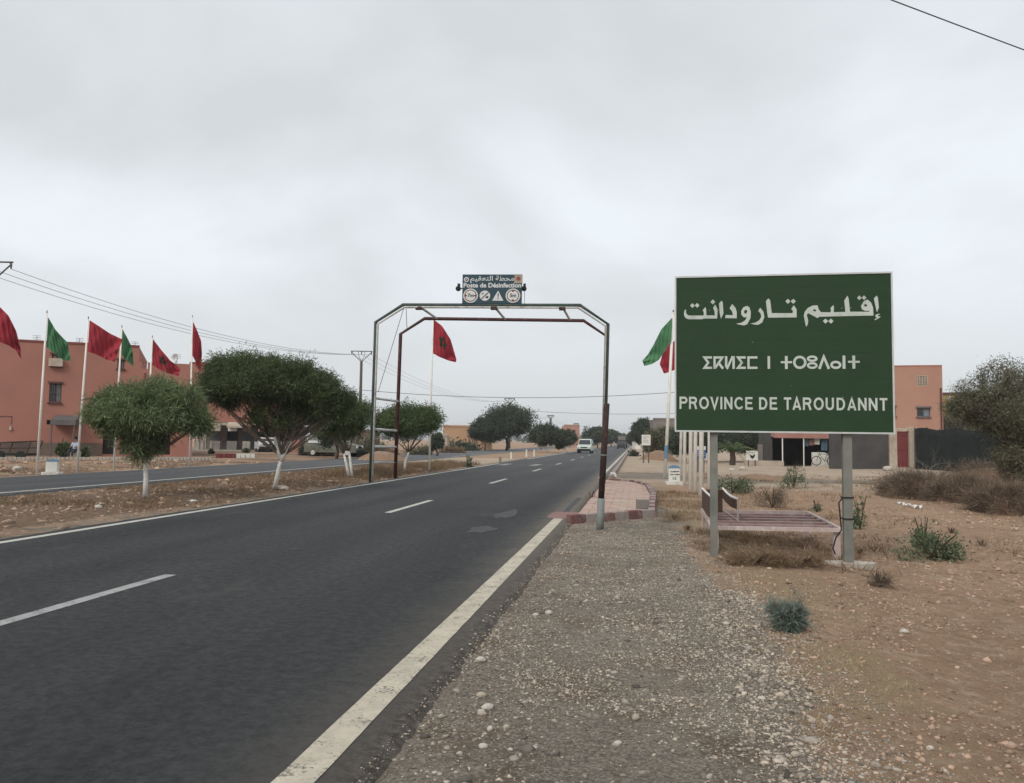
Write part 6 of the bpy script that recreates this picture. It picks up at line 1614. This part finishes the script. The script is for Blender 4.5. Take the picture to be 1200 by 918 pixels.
# unfinished grey building, pink and beige far buildings
def farbuild(px0, px1, pyt, d_, label, m_, wins, dpt=10, name='house', fm='frame_grey', skew=0.):
    wf = Wall(on_ground(px0, d_), on_ground(px1, d_+skew)); u0_, u1_ = 0, wf.at(px1, 520)[0]; zt = wf.at((px0+px1)/2, pyt)[1]
    t = thing(name, wf.P(u1_/2, 0), label, 'building'); hs = [wf.rect(*w_) for w_ in wins]
    b = MB(); shell(b, wf, u0_, u1_, -.5, zt, dpt, hs, .3); b.build('wall', m_, t)
    b = MB(); b.beam(wf.P(-.05, zt+.12, .1), wf.P(u1_+.05, zt+.12, .1), .4, .24); b.build('parapet', m_, t)
    for h in hs: 
        b = MB(); b.add([wf.P(h[0], h[2], .28), wf.P(h[1], h[2], .28), wf.P(h[1], h[3], .28), wf.P(h[0], h[3], .28)], [(0, 1, 2, 3)]); b.build('window', 'glass', t)
    return t
farbuild(766, 800, 492, 125, 'unfinished grey block building above the trees left of the province sign', 'grey_block', [(773, 504, 777, 508.5), (783, 500, 786, 505), (784, 512, 790, 516)], name='unfinished_building')
farbuild(661, 679, 499, 210, 'distant pink two-storey house behind the pale van', 'salmon', [(671, 504, 674.5, 507.5), (671, 511, 674.5, 514), (664.5, 504, 667, 507.5)], name='pink_house')
farbuild(519, 575, 500.5, 122, 'low beige walled compound seen through the gateway', 'beige', [(570, 506, 572, 509)], name='beige_compound')
farbuild(512, 524, 511, 105, 'small pale outbuilding in front of the beige compound', 'cream', [(515, 515, 517, 519)], dpt=4, name='outbuilding')
farbuild(744, 756, 518, 180, 'tiny white hut at the far end of the right verge', 'white_paint', [(748, 520, 750, 522)], dpt=4, name='hut')
farbuild(410, 440, 506, 90, 'brown earthen wall behind the gateway ladder', 'plinth', [(424, 512, 426, 515)], dpt=3, name='earthen_building')

# earth mound right of road
def mound(px, py, wpx, hpx, label, m_='dirt_mound', cat='earth mound', d=None, ky=.5):
    p = G(px, py) if d is None else on_ground(px, d); k = dep(p)/FPX; r = wpx/2*k; h = hpx*k
    b = MB(); n_, m2_ = 26, 8; o = []
    for i in range(m2_+1):
        for j in range(n_):
            a = 2*PI*j/n_; e = i/m2_; rr = (1-e)*(1+.15*math.sin(3*a+px)+.08*math.sin(8*a)); zz = h*math.sin(e*PI/2)*(1+.18*math.sin(4*a+px)*(1-e)+.1*math.sin(9*a+i)*(1-e))
            o.append((r*rr*math.cos(a), r*ky*rr*math.sin(a)+r*ky, zz-.12*(1-e)))
    b.add(o, [(i*n_+j, i*n_+(j+1) % n_, (i+1)*n_+(j+1) % n_, (i+1)*n_+j) for i in range(m2_) for j in range(n_)])
    ob = b.build('earth_mound', m_, smooth=True); ob.location = p
    return tag(ob, label, cat)
mound(772, 540, 50, 12, 'reddish earth mound with weeds under the grey building')
mound(440, 541, 70, 12, 'brown earth bank beyond the carriageway left of the gateway ladder')
mound(890, 563, 90, 7, 'low earth rise in front of the stall')
mound(30, 549, 60, 5, 'low heap of brown spoil near the leftmost flagpole')
mound(120, 548, 70, 5, 'low heap of brown spoil behind the second flagpole')

# ------------------------------------------------------------------ utility poles and wires
def upole(px, pyt, d_, label, parts=True):
    base = on_ground(px, d_); top = D(px, pyt, d_); top = Vector((base.x, base.y, top.z)); k = max(1, d_/90)
    t = thing('utility_pole', base, label, 'utility pole', 'overhead line poles')
    b = MB(); b.tube([base-Vector((0, 0, .3)), top-Vector((0, 0, .9))], [.17*k, .12*k], 8); b.build('mast', 'wood_pole', t, smooth=True)
    rt = Vector((math.cos(YAW), math.sin(YAW), 0)); s_ = .85
    b = MB(); c = top-Vector((0, 0, .95))
    for sg in (-1, 1): b.tube([c, top+rt*sg*s_-Vector((0, 0, .12)), top+rt*sg*s_*.95], .035*k, 5); b.tube([c+Vector((0, 0, .05)), top+rt*sg*s_*.35-Vector((0, 0, .3)), top+rt*sg*s_*.3-Vector((0, 0, .05))], .02*k, 4)
    b.tube([top-rt*(s_+.1), top+rt*(s_+.1)], .04*k, 5); b.build('crossarm', 'wood_pole', t)
    att = []
    for sg in (-1, 0, 1):
        q = top+rt*sg*(s_+.02); b = MB(); b.tube([q, q+Vector((0, 0, -.12)) , q+Vector((0, 0, -.3))], [.03*k, .05*k, .03*k], 6); b.build('insulator', 'frame_grey', t); att.append(q+Vector((0, 0, -.3)))
    return att
A0 = upole(-22, 304, 36, 'utility pole whose crossarm just enters at the left edge')
A1 = upole(421, 411, 72, 'utility pole with V-shaped crossarm left of the gateway')
A2 = upole(596.5, 467, 148, 'utility pole rising behind the broad round tree')
A3 = upole(645, 487, 225, 'distant utility pole between the broad tree and the pink house')
A4 = upole(675, 496.5, 300, 'very distant utility pole right of the pink house')
A5 = upole(686, 500, 380, 'most distant utility pole above the pale van')
def wire(a, c, sag, label, r=.012, group='overhead power lines'):
    pts_ = [a.lerp(c, i/24)-Vector((0, 0, sag*4*(i/24)*(1-i/24))) for i in range(25)]
    b = MB(); b.tube(pts_, r, 4); o = b.build('power_line', 'wire'); tag(o, label, 'power line', group); return o
nm = {0: 'left', 1: 'middle', 2: 'right'}
for i in range(3):
    wire(A0[i], A1[i], 1.0, f'{nm[i]} of three power lines sloping from the left edge to the first whole utility pole', .011)
    wire(A1[i], A2[i], 1.6, f'{nm[i]} of three faint power lines from the first whole pole towards the broad tree', .010)
    wire(A2[i], A3[i], 1.6, f'{nm[i]} of three distant power lines beyond the broad tree', .012)
    wire(A3[i], A4[i], 1.2, f'{nm[i]} of three farthest power lines near the pink house', .012)
wire(D(421, 457, 72), D(1000, 434, 70), 1.4, 'single long cable crossing the road from the utility pole to the salmon building', .022)
wire(D(596, 480, 148), D(900, 478, 150), 1.0, 'faint distant cable crossing the road low in the sky', .03)
wire(D(560, -190, 7.5), D(1900, 290, 16), .25, 'black cable crossing the upper right corner of the sky', .009, None)

# ------------------------------------------------------------------ vehicles
def van(px, d_, body_m, label, rz, name='parked_van', rack=False, L=4.3, W=1.75, Ht=1.78, cat='van', hood=True, front_plate=True):
    base = on_ground(px, d_); base.z = max(base.z, 0.0) if d_ > 90 and abs(base.x) < 9 else base.z
    t = thing(name, base, label, cat, None, rz)
    # profile (y forward negative = towards front), loft across x with tumblehome
    prof = [(-L/2, .32), (-L/2-.02, .62), (-L/2+.08, .92), (-L/2+.95, 1.08), (-L/2+1.65, Ht-.06), (-L/2+2.1, Ht), (L/2-.25, Ht-.02), (L/2-.03, Ht-.35), (L/2, .9), (L/2, .32)]
    b = MB(); n_ = len(prof); o = []
    for xs_, ins in ((-1, 0), (-.93, 0), (.93, 0), (1, 0)):
        for (y, z) in prof:
            tz = max(0, (z-.95)/(Ht-.95)); ww = W/2*(1-.16*tz)
            sh = 0 if abs(xs_) < 1 else .05
            yy = y*(1-sh*.3); zz = z-(sh if z > 1.2 else 0)
            o.append((xs_*ww, yy, zz))
    fs = [(k*n_+i, k*n_+(i+1) % n_, (k+1)*n_+(i+1) % n_, (k+1)*n_+i) for k in range(3) for i in range(n_)]+[tuple(range(n_))[::-1], tuple(range(3*n_, 4*n_))]
    b.add(o, fs); b.build('body', body_m, t, local=True, bevel=.03)
    def pan(pl, nm_, m_):
        b = MB(); b.add(pl, [tuple(range(len(pl)))]); q = b.build(nm_, m_, t, local=True); s2 = q.modifiers.new('s', 'SOLIDIFY'); s2.thickness = .03; s2.offset = 0; return q
    pan([(-.74, -L/2+.93, 1.12), (.74, -L/2+.93, 1.12), (.64, -L/2+1.53, Ht-.14), (-.64, -L/2+1.53, Ht-.14)], 'windscreen', 'glass')
    pan([(-.64, L/2-.0, 1.02), (.64, L/2-.0, 1.02), (.58, L/2-.06, Ht-.38), (-.58, L/2-.06, Ht-.38)], 'rear_window', 'glass')
    for s_ in (-1, 1):
        for (y0, y1) in ((-L/2+1.35, -L/2+2.3), (-L/2+2.42, L/2-.35)):
            pan([(s_*W/2*.985, y0-.15 if y0 < -.3 else y0, 1.05), (s_*W/2*.985, y1, 1.05), (s_*W/2*.90, y1, Ht-.2), (s_*W/2*.90, y0+.22, Ht-.2)], 'side_window', 'glass')
        for y in (-L/2+.75, L/2-.75):
            b = MB(); b.tube([(s_*(W/2-.2), y, .31), (s_*(W/2-.01), y, .31)], .31, 18); wh = b.build('wheel', 'rubber', t, local=True)
            b = MB(); b.tube([(s_*(W/2-.03), y, .31), (s_*(W/2+.012), y, .31)], .18, 14); b.build('rim', 'frame_alu', wh, local=True)
        b = MB(); b.box((s_*.66, -L/2-.02, .78), (.3, .1, .2)); b.build('headlight', 'lamp_glass', t, local=True, bevel=.03)
        b = MB(); b.box((s_*.76, L/2+.01, .95), (.14, .05, .4)); b.build('tail_light', 'print_red', t, local=True)
        b = MB(); b.box((s_*(W/2+.1), -L/2+1.35, 1.08), (.16, .1, .15)); b.build('mirror', 'black', t, local=True, bevel=.02)
    b = MB(); b.box((0, -L/2-.05, .42), (W-.06, .16, .26)); b.build('bumper', 'black', t, local=True, bevel=.04)
    b = MB(); b.box((0, -L/2-.035, .74), (.86, .06, .13)); b.build('grille', 'black', t, local=True)
    b = MB(); b.box((0, L/2+.04, .42), (W-.06, .14, .24)); b.build('bumper', 'black', t, local=True, bevel=.04)
    if rack:
        b = MB()
        for y in (-L/2+2.0, -.1, .7, L/2-.6): b.tube([(-.62, y, Ht+.13), (.62, y, Ht+.13)], .025, 5)
        for s_ in (-1, 1):
            b.tube([(s_*.62, -L/2+1.95, Ht+.13), (s_*.62, L/2-.55, Ht+.13)], .03, 5)
            b.tube([(s_*.62, -L/2+1.95, Ht+.28), (s_*.62, L/2-.55, Ht+.28)], .025, 5)
            for y in (-L/2+2.0, L/2-.6): b.tube([(s_*.62, y, Ht-.03), (s_*.62, y, Ht+.28)], .025, 5)
        b.build('roof_rack', 'frame_grey', t, local=True)
    return t
van(686, 104, 'car_green', 'pale green van with roof rack coming along the main road', YAW*0-.02, 'oncoming_van', True)
van(311, 81.5, 'car_white', 'silver-white car parked at the arcade', .55, 'parked_car', False, 4.2, 1.7, 1.45, 'car')
van(391, 66, 'car_sage', 'dusty sage-green car parked behind the median trees', 1.60, 'parked_car', False, 4.3, 1.7, 1.45, 'car')
# lorry far down the road
lb = G(728, 527.5, 0.0); lb = on_ground(728.5, 205); lb.z = 0; lb.x = -3.3
lo = thing('lorry', lb, 'dark lorry far down the right lane of the road', 'lorry')
b = MB(); b.box((0, 2, 2.0), (2.4, 6.4, 2.2)); b.build('cargo_box', 'car_dark', lo, local=True, bevel=.04)
b = MB(); b.box((0, -1.26, 2.35), (2.0, .06, 1.0)); b.build('rear_door', 'grey_block', lo, local=True); b = MB(); b.box((0, -1.25, 1.2), (2.1, .06, .5)); b.build('tail_panel', 'frame_grey', lo, local=True)
b = MB(); b.box((0, 6.2, 1.5), (2.2, 1.7, 1.9)); b.build('cab', 'car_white', lo, local=True, bevel=.1); b = MB(); b.box((0, 2.5, .75), (1.0, 8.6, .25)); b.build('chassis', 'black', lo, local=True)
for s_ in (-1, 1):
    for y in (-.2, 1.0, 5.8): b = MB(); b.tube([(s_*.8, y, .5), (s_*1.15, y, .5)], .5, 14); b.build('wheel', 'rubber', lo, local=True)
    b = MB(); b.box((s_*1.0, -1.29, .9), (.25, .05, .15)); b.build('tail_light', 'print_red', lo, local=True)
c = on_ground(731.5, 170); van(726.5, 168, 'car_dark', 'small dark car following just in front of the far lorry', PI, 'distant_car', False, 4.0, 1.65, 1.45, 'car').location.x = -2.9

# cage trailer at the far left
cb_ = on_ground(17, 50); ct = thing('cage_trailer', cb_, 'old rusty wire cage trailer parked at the left edge by the terracotta building', 'trailer'); cb_.z += 0
rt = Vector((math.cos(YAW), math.sin(YAW), 0)); fw_ = Vector((-math.sin(YAW), math.cos(YAW), 0)); kk = 50/FPX
def cp(x, y, z): return cb_+rt*(x*kk)+fw_*y+Vector((0, 0, z*kk+.0))
b = MB()
for yy_ in (0, 1.2):
    for (a, c) in (((-20, 6), (-16, 18)), ((-16, 18), (20, 20)), ((20, 20), (14, 3)), ((-24, 4), (14, 3)), ((-22, 11), (17, 12))):
        b.tube([cp(a[0], yy_, a[1]), cp(c[0], yy_, c[1])], .03, 5)
    for i in range(15): b.tube([cp(-19+2.4*i, yy_, 4), cp(-15+2.4*i, yy_, 18.5)], .012, 4)
for x in (-16, 20): b.tube([cp(x, 0, 18 if x < 0 else 20), cp(x, 1.2, 18 if x < 0 else 20)], .03, 5)
b.build('cage', 'rust_dark', ct); b = MB(); b.box(cp(-5, .6, 4), (38*kk, 1.3, .15), YAW); b.build('deck', 'black', ct)
for x in (-16, 8): b = MB(); c_ = cp(x, -.1, 3); b.tube([c_, c_+fw_*.2], .26, 12); b.build('wheel', 'rubber', ct)

# seated person by the bush
pb_ = on_ground(88.5, 50.5); pb_.z += .02
t = thing('person', pb_, 'person with dark hair in a light blue shirt sitting beside the bush under the canopy', 'person')
def skinbody(name, pts_, edges, rad, m_, parent):
    me = bpy.data.meshes.new(name); me.from_pydata([tuple(Vector(p)) for p in pts_], edges, []); me.materials.append(MATS[m_]); o = bpy.data.objects.new(name, me); col.objects.link(o); o.parent = parent
    md = o.modifiers.new('skin', 'SKIN'); o.data.skin_vertices[0].data[0].use_root = True
    for i, r_ in enumerate(rad): o.data.skin_vertices[0].data[i].radius = (r_, r_)
    sb = o.modifiers.new('sub', 'SUBSURF'); sb.levels = sb.render_levels = 1; return o
body = [(0, 0, .45), (0, .02, .62), (0, .03, .85), (0, .02, .98), (0, 0, 1.07), (0, -.01, 1.20), (-.17, .02, .93), (-.22, -.10, .70), (-.15, -.32, .66), (.17, .02, .93), (.22, -.10, .70), (.15, -.32, .66), (-.10, -.03, .45), (-.13, -.42, .48), (-.13, -.45, .08), (-.13, -.58, .04), (.10, -.03, .45), (.13, -.42, .48), (.13, -.45, .08), (.13, -.58, .04)]
ed = [(0, 1), (1, 2), (2, 3), (3, 4), (4, 5), (3, 6), (6, 7), (7, 8), (3, 9), (9, 10), (10, 11), (0, 12), (12, 13), (13, 14), (14, 15), (0, 16), (16, 17), (17, 18), (18, 19)]
skinbody('body', body, ed, [.13, .13, .15, .09, .05, .10, .06, .045, .035, .06, .045, .035, .09, .07, .045, .04, .09, .07, .045, .04], 'skin', t)
skinbody('shirt', body[:4]+[body[6], body[7], body[9], body[10]], [(0, 1), (1, 2), (2, 3), (3, 4), (4, 5), (3, 6), (6, 7)], [.145, .15, .175, .11, .08, .06, .08, .06], 'shirt', t)
skinbody('trousers', [body[0], body[12], body[13], (-.13, -.45, .14), body[16], body[17], (.13, -.45, .14)], [(0, 1), (1, 2), (2, 3), (0, 4), (4, 5), (5, 6)], [.15, .11, .09, .065, .11, .09, .065], 'trouser', t)
b = MB(); b.add([(x*.115, y*.125+.02, z*.12+1.24) for x, y, z in IV], [tuple(f_) for f_ in IF]); b.build('hair', 'hair', t, local=True, smooth=True)
b = MB(); b.box((0, .05, .21), (.45, .4, .42)); o = b.build('stool', 'concrete', None); o.location = pb_; tag(o, 'small block seat under the person beside the bush', 'seat')

# small white posts and litter
for (x, y, hp, l) in ((462+100, 545, 9, 'a'),):
    pass
for (x, y, hp, l) in ((599, 538, 8, 'short pale post standing in the median, first left of the median end'), (617, 536, 9, 'whitewashed short post in the middle of the three near the broad tree'), (626, 535, 8, 'whitewashed short post closest to the rounded tree'), (559, 524.5, 9, 'white post in front of the long dark hedge'), (586, 546, 10, 'grey post at the median gap beside the crossing')):
    p = G(x, y); k = dep(p)/FPX; b = MB(); b.tube([p-Vector((0, 0, .1)), p+Vector((0, 0, hp*k))], [.09, .07], 8)
    o = b.build('short_post', 'white_paint' if 'grey' not in l else 'grey_block'); o.data.transform(Matrix.Translation(-p)); o.location = p; tag(o, l, 'post', 'short posts in the median')
def litter(px, py, s_, label, m_='paper'):
    p = G(px, py); k = dep(p)/FPX*s_; b = MB(); n_ = 5
    b.v = [(x*k*.25+rnd.uniform(-.1, .1)*k, y*k*.2, abs(math.sin(x*2.1+y*1.3+px))*k*.45+rnd.uniform(0, .12)*k) for y in range(-2, 3) for x in range(-2, 3)]
    b.f = [(j*n_+i, j*n_+i+1, (j+1)*n_+i+1, (j+1)*n_+i) for j in range(n_-1) for i in range(n_-1)]
    o = b.build('litter', m_); o.location = p; o.modifiers.new('s', 'SOLIDIFY').thickness = .004; tag(o, label, 'litter', 'scraps of litter')
litter(226, 590, 9, 'crumpled white paper on the median left of the umbrella tree')
litter(117, 593, 8, 'pale scrap on the median left of the small tree trunk', 'cream')
litter(1056, 592, 7, 'white scrap at the foot of the brush heap, leftmost')
litter(1063, 594, 8, 'white scrap at the foot of the brush heap, second from left')
litter(1075, 597, 10, 'long pale scrap at the foot of the brush heap')
litter(1087, 561, 5, 'white scrap lying on top of the brush heap')
litter(913, 736, 9, 'small pale green scrap caught in the blue-green tuft', 'leaf_grey')
litter(1190, 622, 7, 'cream scrap on the earth at the right edge', 'cream')
litter(490, 548, 5, 'white scrap in the dry grass beside the gateway')
for (x, y, w_, l) in ((20, 551, 12, 'pale broken slab on the spoil near the left edge'), (115, 596, 10, 'tan stone in the median left of the small tree'), (330, 574, 16, 'flat pale stone at the foot of the umbrella tree'), (1040, 551, 12, 'tan block lying at the foot of the gate pillar'), (870, 551, 9, 'pale stone beside the palm'), (858, 552, 10, 'pale stone left of the one beside the palm')):
    rock(x, y, w_, l, 'larger stones on the ground', 'stone_pale', .5)

# ------------------------------------------------------------------ small wear and fittings
for (x, y) in ((885.3, 400.5), (850, 390), (1012, 345), (930, 452)):
    b = MB(); c = smap(x, y, .004); b.tube([c, c+un*.004], [.010 if x != 885.3 else .018]*2, 8); b.build('bolt_dent_mark', 'pipe_green', sign)  # largest is a dark blob standing in for a dent in the panel
for u_ in ((838.5-791.5)/256.3, (995.5-791.5)/256.3):
    for v_ in (.22, .78):
        for o_ in (-.02, .02):
            b = MB(); c = SP(u_+o_, v_, .0); b.tube([c, c+un*.010], [.011, .009], 8); b.build('bolt_dent_mark', 'galv', sign)
for h in (W1, W2, W0):
    b = MB()
    for i in range(6): u_ = h[0]+(h[1]-h[0])*(i+.5)/6; b.tube([wl2.P(u_, h[2], .03), wl2.P(u_, h[3], .03)], .018, 4)
    b.tube([wl2.P(h[0], (h[2]+h[3])/2, .03), wl2.P(h[1], (h[2]+h[3])/2, .03)], .02, 4); b.build('window_grille', 'frame_grey', bt)
u_, z_ = wl2.at(66, 427); b = MB(); b.box(wl2.P(u_, z_+.1, -.2), (.85, .38, .55), math.atan2(wl2.d.y, wl2.d.x)); b.build('air_conditioner', 'cream', bt, bevel=.02)
for (x, y) in ((120, 404), (205, 426)):
    u_, z_ = wl2.at(x, y); b = MB(); b.tube([wl2.P(u_, z_-.6, 1.0), wl2.P(u_, z_+.35, 1.0)], .03, 6); c = wl2.P(u_, z_+.35, .9)
    b.tube([c+Vector((0, .05, 0)), c, c-Vector((.05, .12, -.04))], [.08, .25, .42], 14, cap=False); b.build('satellite_dish', 'frame_alu', bt)
a0_, a1_ = wl2.at(10, 488), wl2.at(13, 497); b = MB(); b.tube([wl2.P(wl2.at(-5, 489)[0], a0_[1], -.03), wl2.P(a0_[0]+.2, a0_[1], -.03), wl2.P(a1_[0], a1_[1], -.03)], .02, 4); b.build('wall_cable', 'wire', bt)
b = MB(); q = wl2.P(a1_[0], a1_[1]-.15, -.06); b.tube([q, q+Vector((0, 0, -.25))], [.06, .09], 8); b.build('wall_lamp', 'cream', bt)
for px_, w_ in ((9, 5.5), (67, 8)):
    pass

# ------------------------------------------------------------------ air: slight dust haze that pales the far trees
hm_ = bpy.data.materials.new('haze'); hm_.use_nodes = True; t_ = hm_.node_tree
for n in list(t_.nodes):
    if n.type != 'OUTPUT_MATERIAL': t_.nodes.remove(n)
pv = t_.nodes.new('ShaderNodeVolumePrincipled'); pv.inputs['Color'].default_value = (.93, .95, .97, 1); pv.inputs['Density'].default_value = 0.0004; pv.inputs['Anisotropy'].default_value = 0.2
t_.links.new(pv.outputs[0], t_.nodes['Material Output'].inputs['Volume']); MATS['haze'] = hm_
b = MB(); b.box((0, 3000, 9.5), (11000, 9000, 23)); tag(b.build('haze', 'haze'), 'thin pale dust haze in the air over the road', kind='stuff')

shrub(765, 536, 18, 12, 'dry weeds on the left flank of the reddish earth mound', 'dry_weed', .4, .03, 40, 10, name='weed_tuft', cat='plant')
shrub(781, 534, 16, 14, 'scrubby green weeds at the right end of the reddish earth mound', 'leaf_olive', .35, .06, 40, 10, name='weed_tuft', cat='plant')
for (x, y, w__, h__, l) in ((1008, 650, 12, 8, 'small dry sprig left of the sprawling leafy plant'), (1150, 640, 16, 9, 'flat dry sprig right of the sprawling leafy plant'), (1115, 625, 14, 9, 'dry sprig behind the sprawling leafy plant'), (790, 610, 14, 9, 'dry tuft right of the kerb corner'), (806, 622, 12, 8, 'dry tuft at the left foot of the table'), (870, 610, 20, 10, 'dry tuft behind the left sign post')):
    shrub(x, y, w__, h__, l, 'dry_weed', .09, .004, 26, 9, name='weed_tuft', cat='plant')

for (x, y, w__, h__, d__, l, m__) in ((425, 536, 44, 20, 70, 'brown scrub on the far verge seen between gateway leg and white stems', 'leaf_olive'), (452, 537, 40, 16, 66, 'brown scrub on the far verge behind the gateway ladder', 'twig'), (492, 534, 40, 14, 78, 'low scrub on the far verge right of the gateway ladder', 'leaf_olive'), (530, 531, 40, 8, 92, 'thin dry weeds before the beige compound', 'dry_weed'), (365, 534, 26, 22, 68, 'dark thicket right of the pinkish brick wall', 'leaf_far')):
    shrub(x, y, w__, h__, l, m__, .4 if m__ != 'leaf_far' else .35, .07 if m__ != 'twig' else .03, 150, 16, name='thicket', cat='bush', d=d__)
